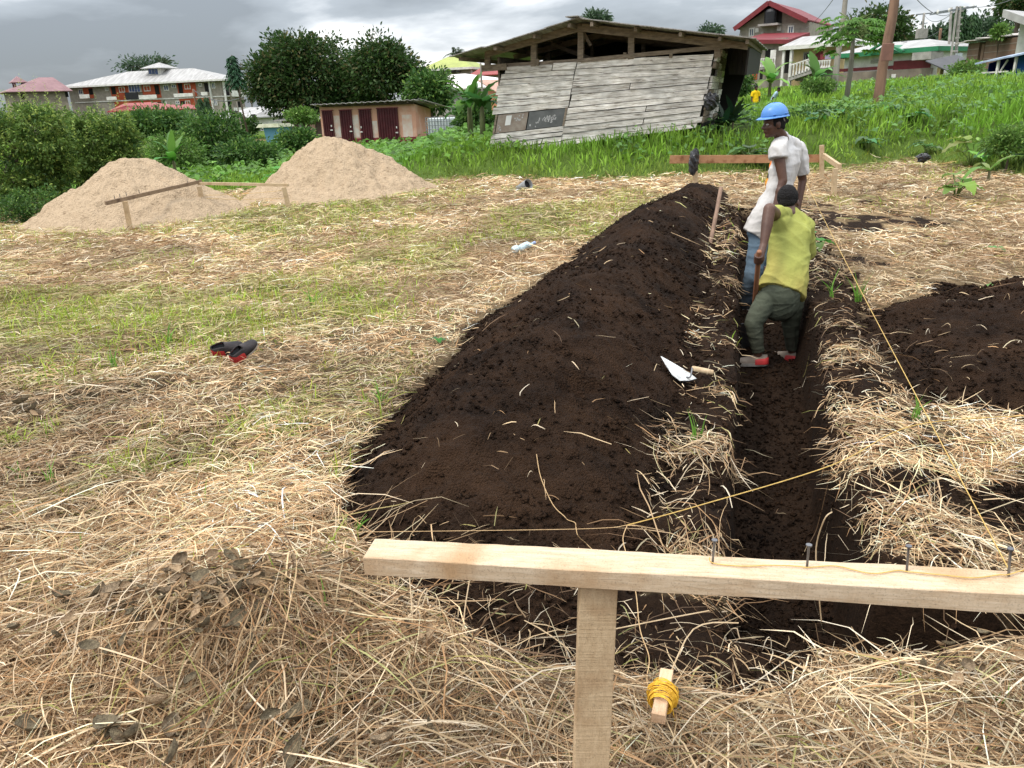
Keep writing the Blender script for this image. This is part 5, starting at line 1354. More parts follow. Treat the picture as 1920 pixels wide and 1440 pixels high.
tree('bush', 'clump of brown green weeds on the bank left of the leaning brown pole', 'shrub', 1540, 225, 21, 60, 18, 'mid', ncl=100, per=30, leaf=.10, crad=.25, r0=.02, seed=66, low=-.5)
tree('bush', 'dense weeds on the bank behind the right straw heap', 'shrub', 1895, 268, 15.2, 48, 26, 'bright', ncl=90, per=30, leaf=.08, crad=.16, r0=.02, seed=67, low=-.5)
# cypress row
for i, (px, pt_, lab) in enumerate([(1783, 22, 'leftmost and tallest'), (1793, 12, 'second'), (1806, 38, 'third'), (1814, 26, 'fourth'), (1822, 32, 'rightmost')]):
    g = np.random.default_rng(70 + i); c = at(px, 90, 92); t_ = at(px, pt_, 92)
    H_ = t_.z - 1.0; root = empty('column_tree', (c.x, c.y, 1.0), 0, f'narrow column shaped evergreen, {lab} of the five behind the ladder-sided pole', 'tree', 'column trees behind the ladder-sided pole')
    n_ = 2400; z = g.uniform(.12, 1, n_); an = g.uniform(0, 6.28, n_); rr_ = .85 * np.sin(np.pi * np.clip(z * .9 + .08, 0, 1)) ** .7 * g.uniform(.6, 1.05, n_)
    P0 = np.stack([np.cos(an) * rr_, np.sin(an) * rr_, z * H_], 1); D = unit(np.stack([np.cos(an) * .5, np.sin(an) * .5, -1 + 0 * z], 1) + g.normal(0, .25, (n_, 3)))
    Nn = unit(np.stack([np.cos(an), np.sin(an), .3 + 0 * z], 1)); Ln = g.uniform(.35, .7, n_)
    pal = np.array(PG['cyp']); cc = pal[g.integers(0, 2, n_)] * g.uniform(.7, 1.4, (n_, 1))
    link('crown', quads_mesh('crown', leaf_quads(P0, D, Nn, Ln, Ln * .3), cc), M_LEAF, root)
    MB().tube([(0, 0, 0), (0, 0, H_ * .5), (0, 0, H_ * .93)], [.2, .12, .03], n=6).build('trunk', m_bark, root)
for i, (px, pt_, pb_, Y, lab) in enumerate([(376, 183, 236, 45, 'left of the twin'), (389, 182, 238, 45.5, 'right of the twin')]):
    g = np.random.default_rng(90 + i); c = at(px, 200, Y); H_ = at(px, pt_, Y).z + .6
    root = empty('column_tree', (c.x, c.y, -.6), 0, f'narrow dark column tree, {lab} in front of the orange block', 'tree', 'twin column trees')
    n_ = 1800; z = g.uniform(.05, 1, n_); an = g.uniform(0, 6.28, n_); rr_ = .24 * np.sin(np.pi * np.clip(z * .85 + .12, 0, 1)) ** .6 * g.uniform(.6, 1.1, n_)
    P0 = np.stack([np.cos(an) * rr_, np.sin(an) * rr_, z * H_], 1); D = unit(np.stack([np.cos(an) * .5, np.sin(an) * .5, -1 + 0 * z], 1) + g.normal(0, .25, (n_, 3)))
    Nn = unit(np.stack([np.cos(an), np.sin(an), .3 + 0 * z], 1)); Ln = g.uniform(.12, .26, n_)
    pal = np.array(PG['cyp']); cc = pal[g.integers(0, 2, n_)] * g.uniform(.7, 1.4, (n_, 1))
    link('crown', quads_mesh('crown', leaf_quads(P0, D, Nn, Ln, Ln * .3), cc), M_LEAF, root)
    MB().tube([(0, 0, 0), (0, 0, H_ * .5), (0, 0, H_ * .93)], [.07, .05, .02], n=6).build('trunk', m_bark, root)

# ---------------------------------------------------------------- papaya and drooping palms: hands of leaflets on long stalks
def palmate(g, base, D, L_, n=9, wid=.18, col=(.08, .16, .03)):
    """lobed papaya leaf: stalk then a fan of pointed lobes"""
    base = np.array(base); D = np.array(D) / np.linalg.norm(D)
    tip = base + D * L_
    side = np.cross(D, [0, 0, 1.]); side /= np.linalg.norm(side) + 1e-9
    Nn = np.cross(side, D); an = np.linspace(-2.1, 2.1, n) + g.normal(0, .08, n)
    dd = unit(np.cos(an)[:, None] * D + np.sin(an)[:, None] * side + np.array([0, 0, -.28]))
    Ln = L_ * .62 * (1 - .25 * np.abs(an) / 2.1) * g.uniform(.85, 1.15, n)
    return leaf_quads(np.repeat(tip[None], n, 0), dd, np.repeat(Nn[None], n, 0), Ln, Ln * wid * 2.4, droop=.12), np.array(col) * g.uniform(.65, 1.4, (n, 1))
def papaya(px, py, Y, base_py, label, seed, rx, nleaf, L_, pal, r0=.09, tiers=((0, 1),)):
    g = np.random.default_rng(seed); c = at(px, py, Y); zb = at(px, base_py, Y).z - .3
    root = empty('papaya_tree', (c.x, c.y, zb), 0, label, 'papaya tree')
    H_ = c.z - zb; Vs = []; Cs = []; b = MB()
    b.tube([(0, 0, 0), (.05, 0, H_ * .5), (0, 0, H_)], [r0 * 1.2, r0, r0 * .6], n=8); b.build('trunk', m_pole2, root, smooth=True)
    s = MB()
    for i in range(nleaf):
        an = g.uniform(0, 6.28); el = g.uniform(-.5, .9); zo = H_ - g.uniform(0, .9) * L_ * 1.1
        D = np.array([math.cos(an) * math.cos(el), math.sin(an) * math.cos(el), math.sin(el)]); st = L_ * g.uniform(.8, 1.3)
        p0 = np.array([0, 0, zo]); p1 = p0 + D * st
        s.tube([p0, (p0 + p1) / 2 + np.array([0, 0, .08 * st]), p1], [.016, .012, .009], n=4)
        Dl = D.copy(); Dl[2] = -.25
        V_, C_ = palmate(g, p1, Dl, L_ * .75, col=pal); Vs.append(V_); Cs.append(C_)
    s.build('leaf_stalk', M_DRYG, root); tag(root.children[-1], kind='stuff')
    link('crown', quads_mesh('crown', np.concatenate(Vs), np.concatenate(Cs)), M_LEAF, root)
M_DRYG = mat('green_stalk', (.16, .22, .07), (.12, .16, .05), scale=4)
papaya(1602, 42, 30, 180, 'papaya tree with wide ragged leaf crown in front of the pale pole', 101, 60, 95, .62, (.10, .22, .035))
papaya(283, 262, 27, 285, 'small bright papaya sapling left of the twin column trees', 102, 20, 16, .34, (.12, .26, .04), r0=.03)
papaya(445, 265, 33, 290, 'papaya sapling low down beside the dirt patch', 103, 24, 26, .42, (.06, .15, .035), r0=.03)
# tall plant with tiers of drooping leaves
def drooper(px, pt_, pb_, base_py, Y, label, seed, L_=.6, n=120):
    g = np.random.default_rng(seed); c = at(px, pt_, Y); zb = at(px, base_py, Y).z - .2; q = at(px, pb_, Y)
    root = empty('drooping_tree', (c.x, c.y, zb), 0, label, 'tree'); H_ = c.z - zb; z0 = q.z - zb
    MB().tube([(.35, 0, 0), (.15, 0, H_ * .5), (0, 0, H_)], [.07, .055, .03], n=7).build('trunk', m_bark, root, smooth=True)
    Vs = []; Cs = []
    for i in range(n):
        s_ = i / n; z = z0 + (H_ - z0) * s_; an = i * 2.4; st = L_ * (1.25 - .8 * s_) * g.uniform(.8, 1.2)
        k = 11; t_ = np.linspace(.1, 1, k); P0 = np.stack([np.cos(an) * t_ * st, np.sin(an) * t_ * st, z - .45 * t_ ** 2 * st + .1 * t_ * st], 1)
        D = unit(np.stack([np.cos(an) * .6 + g.normal(0, .4, k), np.sin(an) * .6 + g.normal(0, .4, k), -.9 + 0 * t_], 1)); Nn = unit(np.stack([np.cos(an) + 0 * t_, np.sin(an) + 0 * t_, .5 + 0 * t_], 1))
        Ln = .34 * g.uniform(.7, 1.2, k) * L_ / .6
        Vs.append(leaf_quads(P0, D, Nn, Ln, Ln * .35, droop=.1)); Cs.append(np.array([.022, .075, .03]) * g.uniform(.6, 1.6, (k, 1)))
    link('crown', quads_mesh('crown', np.concatenate(Vs), np.concatenate(Cs)), M_LEAF, root)
drooper(434, 103, 160, 262, 56, 'tall slim tree with drooping dark leaf tiers against the apartment block', 110, L_=.56, n=80)
def palm(px, py, Y, label, seed, L_, n=26, zb=0, col=(.07, .10, .05)):
    g = np.random.default_rng(seed); c = at(px, py, Y); root = empty('palm_tree', (c.x, c.y, zb), 0, label, 'palm tree'); H_ = c.z - zb
    MB().tube([(0, 0, 0), (0, 0, H_)], [.3, .22], n=8).build('trunk', m_bark, root)
    Vs = []; Cs = []
    for i in range(n):
        an = g.uniform(0, 6.28); el = g.uniform(-.1, 1.4); k = 22; t_ = np.linspace(.05, 1, k); dx = np.cos(el) * t_; P0 = np.stack([np.cos(an) * dx * L_, np.sin(an) * dx * L_, H_ + (np.sin(el) * t_ - .55 * t_ ** 2.2) * L_], 1)
        for sg in (-1, 1):
            D = unit(np.stack([np.cos(an + sg * 1.0) + 0 * t_, np.sin(an + sg * 1.0) + 0 * t_, -.5 + 0 * t_], 1)); Nn = unit(np.stack([0 * t_, 0 * t_, 1 + 0 * t_], 1) + g.normal(0, .2, (k, 3)))
            Ln = L_ * .28 * (1 - .5 * t_); Vs.append(leaf_quads(P0, D, Nn, Ln, Ln * .16)); Cs.append(np.array(col) * g.uniform(.7, 1.3, (k, 1)))
    link('crown', quads_mesh('crown', np.concatenate(Vs), np.concatenate(Cs)), M_LEAF, root)
palm(854, 101, 128, 'palm crown rising just above the olive green roof', 120, 2.2, n=24)
palm(305, 124, 180, 'flat palm crown beside the roof dormer of the apartment block', 121, 4.0, n=12)

# ---------------------------------------------------------------- banana plants and big-leaved weeds
def big_leaf(p0, D, L_, Wd, g, droop=.7, nseg=9, heart=False, fold=.12):
    """one broad leaf as a curved, ribbed strip"""
    D = Vector(D).normalized(); side = D.cross(Vector((0, 0, 1)))
    if side.length < .1: side = Vector((1, 0, 0))
    side.normalize(); V_ = []; F_ = []; p = Vector(p0); d = D.copy()
    for i in range(nseg + 1):
        t = i / nseg
        w_ = Wd * .5 * ((math.sin(math.pi * min(1, (t * .96 + .04)) ** (.75 if not heart else .55)) ** .7) if not heart else (1 - t) ** .75 * (1.0 if t > .12 else .55 + t * 3.7))
        n_ = side.cross(d).normalized(); wav = .05 * Wd * math.sin(i * 2.3 + p0[0] * 9)
        V_ += [tuple(p - side * w_ + n_ * (abs(fold) * w_ * 1.6 + wav)), tuple(p), tuple(p + side * w_ + n_ * (abs(fold) * w_ * 1.6 - wav))]
        p = p + d * (L_ / nseg); d = (d + Vector((0, 0, -droop / nseg * 1.6))).normalized()
    for i in range(nseg):
        o_ = i * 3; F_ += [(o_, o_ + 1, o_ + 4, o_ + 3), (o_ + 1, o_ + 2, o_ + 5, o_ + 4)]
    return V_, F_
def leafobj(parent, V_, F_, col, name='leaf'):
    return link(name, mesh_np(name, V_, F_, np.tile(np.array(col), (len(V_), 1)), smooth=True), M_LEAF, parent)
def banana(px, py, Y, base_py, label, seed, n=9, L_=1.4, Wd=.42, h=.9, cols=((.07, .17, .03), (.13, .28, .05)), zb=None, spread=1.0):
    g = random.Random(seed); c = at(px, base_py, Y); zb = c.z if zb is None else zb
    root = empty('banana_plant', (c.x, c.y, zb), g.uniform(0, 6), label, 'banana plant')
    MB().tube([(0, 0, -.3), (0, 0, h * .6), (.02, 0, h)], [min(.10, .02 + h * .12), min(.08, .015 + h * .1), min(.05, .012 + h * .06)], n=9).build('stem', mat('banana_stem', (.20, .22, .10), (.12, .10, .06), scale=4, stretch=(1, 1, .2)), root, smooth=True)
    for i in range(n):
        an = i * 2.4 + g.uniform(-.3, .3); el = g.uniform(.35, 1.35) * spread; D = (math.cos(an) * math.cos(el), math.sin(an) * math.cos(el), math.sin(el)); l_ = L_ * g.uniform(.65, 1.1)
        V_, F_ = big_leaf((0, 0, h * g.uniform(.7, 1)), D, l_, Wd * g.uniform(.8, 1.15), g, droop=g.uniform(.5, 1.3))
        t = g.random(); leafobj(root, V_, F_, [(a * (1 - t) + b * t) * g.uniform(.75, 1.2) for a, b in zip(*cols)])
banana(882, 200, 27, 238, 'banana plant with one upright yellow green leaf left of the plank shed', 1, n=11, L_=1.35, h=.8)
banana(905, 205, 26, 240, 'darker banana plant hard against the left edge of the plank shed', 2, n=10, L_=1.2, h=.75, cols=((.04, .11, .03), (.08, .19, .05)))
banana(868, 212, 36, 240, 'low banana plant between the water container and the taller bananas', 3, n=9, L_=1.1, h=.5)
banana(1443, 150, 42, 172, 'banana plant with tall pale leaf behind the far man in yellow', 4, n=9, L_=1.5, Wd=.5, h=.6, cols=((.12, .27, .05), (.22, .42, .09)))
banana(1528, 148, 38, 165, 'banana plant by the outside stair of the cream house', 5, n=9, L_=1.3, h=.5, cols=((.10, .22, .06), (.18, .34, .10)))
banana(328, 270, 23, 318, 'small banana plant with upright leaf between bushes and left sand pile', 6, n=7, L_=1.0, Wd=.24, h=.3, cols=((.08, .22, .04), (.13, .30, .05)), spread=1.1)
banana(1374, 212, 20.0, 238, 'clump of long dark blades sprouting beside the shed flank', 7, n=17, L_=.7, Wd=.17, h=.15, cols=((.018, .05, .018), (.035, .085, .03)))
banana(1358, 220, 19.4, 242, 'second clump of dark arching blades at the shed corner', 8, n=15, L_=.65, Wd=.15, h=.1, cols=((.016, .045, .016), (.03, .07, .03)))
banana(1855, 300, 12.8, 325, 'young plant with stiff pointed blades on the right straw heap', 9, n=6, L_=.75, Wd=.09, h=.05, cols=((.14, .27, .06), (.24, .36, .10)), spread=.8)
def cocoyam(px, base_py, Y, label, seed, n=6, L_=.4, st=.45, col=(.13, .28, .04), name='cocoyam_plant'):
    g = random.Random(seed); c = at(px, base_py, Y); z = float(surf_z(c.x, c.y))
    root = empty(name, (c.x, c.y, z), 0, label, 'leafy plant')
    for i in range(n):
        an = i * 2.4 + g.uniform(-.4, .4); ln = g.uniform(.25, .7); s_ = st * g.uniform(.6, 1.1)
        tip = Vector((math.cos(an) * ln * s_, math.sin(an) * ln * s_, s_ * g.uniform(.75, 1)))
        MB().tube([(0, 0, -.03), (tip.x * .4, tip.y * .4, tip.z * .6), tip], [.012, .010, .007], n=5).build('stalk', M_DRYG, root, smooth=True)
        D = (math.cos(an), math.sin(an), g.uniform(-.1, .35)); back = tip - Vector(D).normalized() * (.18 * L_)
        V_, F_ = big_leaf(back, D, L_ * g.uniform(.75, 1.15), L_ * g.uniform(.7, .9), g, droop=g.uniform(.3, .8), heart=True)
        leafobj(root, V_, F_, [v * g.uniform(.7, 1.25) for v in col])
co = [(523, 318, 19.8, 'bright round leaved cocoyam plant in front of the tub, left of the two', .55, (.12, .34, .05)), (566, 312, 20.3, 'bright round leaved cocoyam plant nearer the sand pile, right of the two', .5, (.13, .33, .04)),
      (405, 322, 21, 'bright broad leaved plant in the grass between the sand piles', .4, (.14, .34, .04)),
      (1405, 268, 17.8, 'pale broad leaved plant just left of the helmeted man', .5, (.10, .20, .08)), (1440, 275, 17.6, 'broad leaved plant partly hidden behind the helmeted man', .4, (.10, .20, .08)),
      (1530, 238, 19.5, 'broad leaved weed on the bank nearest the right of the blue helmet', .42, (.10, .22, .08)), (1570, 222, 20.5, 'broad leaved weed on the bank with a yellowing leaf beside it', .42, (.11, .24, .09)),
      (1612, 215, 21, 'broad leaved weed close to the foot of the leaning brown pole', .42, (.11, .24, .09)), (1672, 214, 21.5, 'broad leaved weed just right of the leaning brown pole', .45, (.12, .26, .09)),
      (1715, 222, 20.5, 'broad leaved weed right of the pole, lower on the bank', .45, (.11, .24, .08)), (1630, 240, 19, 'low broad leaved weed below the leaning pole', .4, (.10, .22, .07)), (1745, 235, 19, 'rightmost of the broad leaved weeds on the open bank', .4, (.11, .22, .08)),
      (1830, 250, 16.5, 'large bright leaf plant above the right straw heap', .7, (.20, .36, .07)), (1895, 240, 15.5, 'broad leaved plant at the right edge above the straw heap', .6, (.10, .24, .09)),
      (1795, 345, 11.8, 'single tilted broad leaf standing in the straw on the right', .45, (.17, .34, .07)), (1868, 480, 7.7, 'small low leafy seedling in the straw near the right frame edge', .16, (.16, .30, .07)),
      (1862, 552, 6.25, 'tiny leafy seedling at the upper rim of the right earth heap', .12, (.13, .27, .07)), (822, 648, 5.35, 'tiny round leaved seedling at the left rim of the long heap', .10, (.05, .17, .04)),
      (1530, 480, 7.9, 'long leafed green weed right of the crouching man beside the string', .24, (.10, .27, .05))]
for i, (px, by, Y, lab, L_, col) in enumerate(co):
    cocoyam(px, by, Y, lab, 300 + i, n=(3 if L_ < .2 else 7 if L_ > .3 else 5), L_=L_ * .85, st=L_ * .8 if L_ > .2 else L_ * .5, col=col)

# creeping leafy cover on the slope right of the outhouse and over the bank
def ground_leaves(name, n, fn, leaf, pal, label, seed, hgt=.25):
    g = np.random.default_rng(seed)
    y = np.exp(g.uniform(math.log(13), math.log(46), n)); x = y * g.uniform(-.75, .9, n)
    p = fn(x, y); ok = g.random(n) < p; x, y = x[ok], y[ok]; n = len(x)
    h = g.random(n) * hgt * (.4 + fbm(x * 1.2, y * 1.2, seed, 3))
    P0 = np.stack([x, y, macro(x, y) + h], 1); D = unit(np.stack([g.normal(size=n), g.normal(size=n), g.normal(0, .35, n)], 1)); Nn = unit(np.array([0, -.35, 1.]) + g.normal(0, .35, (n, 3)))
    Ln = leaf * g.uniform(.6, 1.4, n) * (.6 + y / 45)
    pal = np.array(pal); t = fbm(x * .8, y * .8, seed + 2, 3)[:, None]
    c = (pal[0] * (1 - t) + pal[1] * t) * g.uniform(.55, 1.5, (n, 1))
    tag(link(name, quads_mesh(name, leaf_quads(P0, D, Nn, Ln, Ln * .7, droop=.1), c), M_LEAF), label, 'ground cover', kind='stuff')
def slope(x, y):
    d = bank_d(x, y)
    return np.where((d > .8) & (x < .5) & (x > -13) & (y > 20), .55 * ss(.45, .6, fbm(x * .4, y * .4, 401, 3)) + .25, 0)
ground_leaves('creeping_weeds', 60000, slope, .17, [(.06, .16, .025), (.17, .32, .05)], 'bright leafy creepers covering the slope beside the outhouse', 400, hgt=.4)
def bankw(x, y):
    d = bank_d(x, y)
    return np.where((d > .9) & (x > 2.5) & (y > 17.5), .9 * ss(.50, .62, fbm(x * .45 + 5, y * .45, 411, 3)), 0)
ground_leaves('bank_weeds', 50000, bankw, .13, [(.07, .17, .04), (.16, .28, .08)], 'patches of leafy weeds among the grass of the bank', 410, hgt=.45)
# ================================================================ sand piles
m_sand = mat('pale_sand', (.44, .33, .22), (.26, .19, .12), scale=11, lo=.30, hi=.56, bump=1, bscale=30, rough=.95, c3=(.40, .30, .20), spec=.1, bd=.05)
def sand(cx_, cy_, rx, ry, h, label, seed, skew=0.0):
    n = 190; a = np.linspace(-1.25, 1.25, n); X, Y = np.meshgrid(a, a, indexing='ij')
    r = np.hypot(X, Y) * (1 + .10 * (fbm(np.arctan2(Y, X) * 1.3 + 9, X * 0 + seed, seed, 2) - .5)) + .07 * (fbm(X * 2, Y * 2, seed + 2, 3) - .5)
    px_ = cx_ + X * rx + skew * (1 - np.clip(r, 0, 1)) * rx; py_ = cy_ + Y * ry
    f = np.where(r < .14, 1 - r * r * 2.2, 1 - .043 - (r - .14) * 1.115)
    f = f * (1 + .0 * r)
    e = ss(-.02, .15, f)
    rill = (fbm(np.arctan2(Y, X) * 9, r * 2.2, seed + 4, 3) - .5) * .10 * ss(.1, .4, r)
    lump = .20 * (fbm(px_ * 1.3, py_ * 1.3, seed + 6, 3) - .5) + .13 * (fbm(px_ * 6.5, py_ * 6.5, seed + 8, 4) - .5) * (1.25 if cx_ > -5 else .8)
    pits = -.10 * np.clip(vn(px_ * 4.2, py_ * 4.2, seed + 11) - .62, 0, 1) - .10 * np.clip(vn(px_ * 9, py_ * 9, seed + 15) - .62, 0, 1)
    z = macro(px_, py_) + h * f + (rill + lump + pits) * e - .03
    me = mesh_np('sand_pile', np.stack([px_, py_, z], -1), grid_faces(n, n)[:, ::-1], None, smooth=True)
    # keep what shows above the ground
    keep = f > -.06; F = grid_faces(n, n)[:, ::-1]; kf = keep.ravel()[F].any(1); V_ = np.stack([px_, py_, z], -1).reshape(-1, 3); used = np.unique(F[kf]); mp_ = np.zeros(len(V_), int); mp_[used] = np.arange(len(used))
    bpy.data.meshes.remove(me)
    tag(link('sand_pile', mesh_np('sand_pile', V_[used], mp_[F[kf]], None, smooth=True), m_sand), label, 'sand pile')
sand(-6.85, 14.75, 2.10, 2.0, 1.05, 'smooth pale sand pile on the left with a timber profile in front', 500, skew=.0)
sand(-3.50, 17.0, 2.12, 2.1, 1.19, 'lumpier taller sand pile right of the first, in front of the outhouse', 520, skew=-.08)

# ================================================================ timber profiles, nails, strings
def woodmat(name, a, b_, c, sx=(1, 9, 9)):
    # grain: fine streaks along the length over broad stains, with dark specks
    m = bpy.data.materials.new(name); m.use_nodes = True; t = m.node_tree; b = t.nodes['Principled BSDF']; N_ = t.nodes.new; K_ = t.links.new
    b.inputs['Roughness'].default_value = .85; b.inputs['Specular IOR Level'].default_value = .15
    tc = N_('ShaderNodeTexCoord'); mp = N_('ShaderNodeMapping'); mp.inputs['Scale'].default_value = tuple(v * 3 for v in sx); K_(tc.outputs['Object'], mp.inputs[0])
    n1 = N_('ShaderNodeTexNoise'); n1.inputs['Scale'].default_value = 4.0; n1.inputs['Detail'].default_value = 8; n1.inputs['Roughness'].default_value = .7; n1.inputs['Distortion'].default_value = .5; K_(mp.outputs[0], n1.inputs['Vector'])
    n2 = N_('ShaderNodeTexNoise'); n2.inputs['Scale'].default_value = 7; n2.inputs['Detail'].default_value = 4; K_(tc.outputs['Object'], n2.inputs['Vector'])
    n3 = N_('ShaderNodeTexNoise'); n3.inputs['Scale'].default_value = 260; n3.inputs['Detail'].default_value = 3; K_(tc.outputs['Object'], n3.inputs['Vector'])
    r = N_('ShaderNodeValToRGB'); r.color_ramp.elements[0].position = .36; r.color_ramp.elements[0].color = (*c, 1); r.color_ramp.elements[1].position = .60; r.color_ramp.elements[1].color = (*a, 1); K_(n1.outputs[0], r.inputs[0])
    mr = N_('ShaderNodeMapRange'); mr.inputs[1].default_value = .50; mr.inputs[2].default_value = .72; K_(n2.outputs[0], mr.inputs[0])
    m1 = N_('ShaderNodeMix'); m1.data_type = 'RGBA'; K_(mr.outputs[0], m1.inputs[0]); K_(r.outputs[0], m1.inputs[6]); m1.inputs[7].default_value = (*b_, 1)
    mr2 = N_('ShaderNodeMapRange'); mr2.inputs[1].default_value = .28; mr2.inputs[2].default_value = .45; mr2.inputs[3].default_value = .72; mr2.inputs[4].default_value = 1; K_(n3.outputs[0], mr2.inputs[0])
    m2 = N_('ShaderNodeMix'); m2.data_type = 'RGBA'; m2.blend_type = 'MULTIPLY'; m2.inputs[0].default_value = 1; K_(m1.outputs[2], m2.inputs[6]); K_(mr2.outputs[0], m2.inputs[7]); K_(m2.outputs[2], b.inputs['Base Color'])
    bp = N_('ShaderNodeBump'); bp.inputs['Strength'].default_value = .8; bp.inputs['Distance'].default_value = .002; mp2 = N_('ShaderNodeMapping'); mp2.inputs['Rotation'].default_value = (0, .35, .25); mp2.inputs['Scale'].default_value = (170, 6, 6); K_(tc.outputs['Object'], mp2.inputs[0])
    n4 = N_('ShaderNodeTexNoise'); n4.inputs['Scale'].default_value = 1; n4.inputs['Detail'].default_value = 2; K_(mp2.outputs[0], n4.inputs['Vector'])
    ad = N_('ShaderNodeMath'); ad.operation = 'MULTIPLY_ADD'; ad.inputs[1].default_value = .9; K_(n4.outputs[0], ad.inputs[0]); K_(n1.outputs[0], ad.inputs[2])
    K_(ad.outputs[0], bp.inputs['Height']); K_(bp.outputs[0], b.inputs['Normal'])
    MATS[name] = m
    return m
m_fresh = woodmat('fresh_sawn_timber', (.60, .475, .34), (.42, .27, .15), (.47, .345, .225))
m_fresh2 = woodmat('fresh_sawn_post', (.54, .40, .25), (.36, .23, .125), (.45, .32, .19), sx=(2.5, 9, 9))
m_redw = woodmat('reddish_plank', (.44, .25, .14), (.22, .10, .05), (.36, .18, .09), sx=(1, 6, 7))
m_greyw = woodmat('weathered_rail', (.27, .19, .125), (.12, .08, .055), (.2, .14, .09), sx=(1, 9, 9))
m_palew = woodmat('pale_stake', (.55, .42, .27), (.38, .26, .15), (.45, .33, .20))
m_steel = mat('bright_nail_steel', (.22, .22, .23), (.12, .12, .13), scale=20, rough=.35, metal=.8)
def rough_bar(name, p, q, w_, h_, m, parent, seed=0, n=26, jit=.0018, up=(0, 0, 1)):
    """sawn bar: slightly wavy arrises, square ends; local x runs along it"""
    p = Vector(p); q = Vector(q); d = q - p; Ln = d.length; g = random.Random(seed)
    ex = d.normalized(); ey = Vector(up).cross(ex).normalized(); ez = ex.cross(ey)
    V_ = []; F_ = []
    c = [(-1, -1), (1, -1), (1, 1), (-1, 1)]
    ph = [g.uniform(0, 6) for _ in c]
    for i in range(n + 1):
        for k, (a, b_) in enumerate(c):
            j1 = jit * (.5 * math.sin(i * .33 + ph[k]) + g.uniform(-.35, .35)); j2 = jit * (.5 * math.sin(i * .27 + ph[k] * 2) + g.uniform(-.35, .35))
            V_.append((Ln * i / n, a * (w_ / 2 + j1), b_ * (h_ / 2 + j2)))
    for i in range(n):
        o_ = i * 4
        for k in range(4): F_.append((o_ + k, o_ + (k + 1) % 4, o_ + 4 + (k + 1) % 4, o_ + 4 + k))
    F_ += [(3, 2, 1, 0), (n * 4, n * 4 + 1, n * 4 + 2, n * 4 + 3)]
    o = MB().add(V_, F_).build(name, m, parent, bevel=min(w_, h_) * .035)
    M_ = Matrix((ex, ey, ez)).transposed().to_4x4(); M_.translation = p
    o.matrix_local = M_
    return o
RZ = .70
fl = gz(680, 1046, RZ); fr = gz(1990, 1119, RZ); ed = (fr - fl).normalized(); ey = Vector((-ed.y, ed.x, 0))
root = empty('batter_board', (0.16, 1.40, 0), 0, 'nearest timber profile, pale sawn rail on one post with four nails and yellow twine', 'timber profile')
RW, RH = .082, .044
T0 = Matrix.Translation(-root.location)
def rel(p): return Vector(p) - root.location
a_ = fl + ey * (RW / 2) - Vector((0, 0, RH / 2)); b_ = fr + ey * (RW / 2) - Vector((0, 0, RH / 2))
rough_bar('rail', rel(a_), rel(b_), RW, RH, m_fresh, root, 3, n=44)
pt_ = at(1121, 1104, (a_.y + (b_.y - a_.y) * .36)); ptb = at(1108, 1440, pt_.y + .0)
dirv = (ptb - pt_).normalized(); zt_ = RZ - RH - .001
top = Vector((pt_.x, pt_.y, zt_)); bot = top + dirv * ((zt_ + .12) / -dirv.z)
o = rough_bar('post', rel(bot), rel(top), .082, .043, m_fresh2, root, 5, n=20, jit=.0012, up=(.0, 1, 0))
# the post's broad side faces the camera
m_fp = MATS['fresh_sawn_post']
nails = []
for px, py0, py1 in ((1338, 1012, 1056), (1515, 1021, 1064), (1702, 1023, 1072), (1893, 1028, 1080)):
    b0 = gz(px - 2, py1, RZ); tz = at(px + 2, py0, b0.y).z
    t0 = Vector((at(px + 2, py0, b0.y).x, b0.y, tz)); nails.append(b0)
    ax = (t0 - b0).normalized()
    MB().tube([rel(b0 - ax * .02), rel(t0 - ax * .002)], .0026, n=8).tube([rel(t0 - ax * .003), rel(t0)], .0062, n=12).build('nail', m_steel, root, smooth=False)
m_twine = mat('yellow_twine', (.60, .41, .13), (.46, .29, .08), scale=60, rough=.6, stretch=(1, 1, 1))
def line3(pts, sub=6, sag=0.0, wob=.0, seed=0):
    g = random.Random(seed); out_ = []
    pts = [Vector(p) for p in pts]
    for i in range(len(pts) - 1):
        p0 = pts[max(i - 1, 0)]; p1 = pts[i]; p2 = pts[i + 1]; p3 = pts[min(i + 2, len(pts) - 1)]
        for k in range(sub):
            t = k / sub
            q = .5 * ((2 * p1) + (-p0 + p2) * t + (2 * p0 - 5 * p1 + 4 * p2 - p3) * t * t + (-p0 + 3 * p1 - 3 * p2 + p3) * t ** 3)
            if wob: q = q + Vector([g.gauss(0, wob) for _ in range(3)])
            out_.append(q)
    out_.append(pts[-1]); return out_
# twine wavy along the rail between nails
off = [nails[0] + Vector((-.006, .004, .012))]
for i in range(3):
    a, b2 = nails[i], nails[i + 1]
    for t, s_ in ((.0, -.006), (.3, -.012 if i != 1 else .004), (.6, -.004 if i == 0 else -.018), (.9, -.003)):
        q = a + (b2 - a) * t; off.append(Vector((q.x, q.y + s_, RZ + .004)))
off.append(nails[3] + Vector((-.005, -.004, .006))); off.append(nails[3] + Vector((.07, .016, .004)))
off.append(nails[3] + Vector((.2, -.01, .004)))
tag(MB().tube(line3(off), .0013, n=5).build('twine', m_twine), 'yellow twine wandering along the near rail from nail to nail', 'twine')
far_ = at(1494, 300, 15)
n4 = nails[3] + Vector((0, .004, .014))
def twine_between(p, q, lab, sag=.03, n=30, r=.0012, grow=.00016):
    pts = [Vector(p) + (Vector(q) - Vector(p)) * (i / n) - Vector((0, 0, sag * 4 * (i / n) * (1 - i / n))) for i in range(n + 1)]
    return tag(MB().tube(pts, [r + grow * pt.y for pt in pts], n=5).build('twine', m_twine), lab, 'twine')
twine_between(n4, far_, 'taut yellow setting-out string running from the rightmost nail to the far profile', .05)
kn = gz(1175, 985, .20)
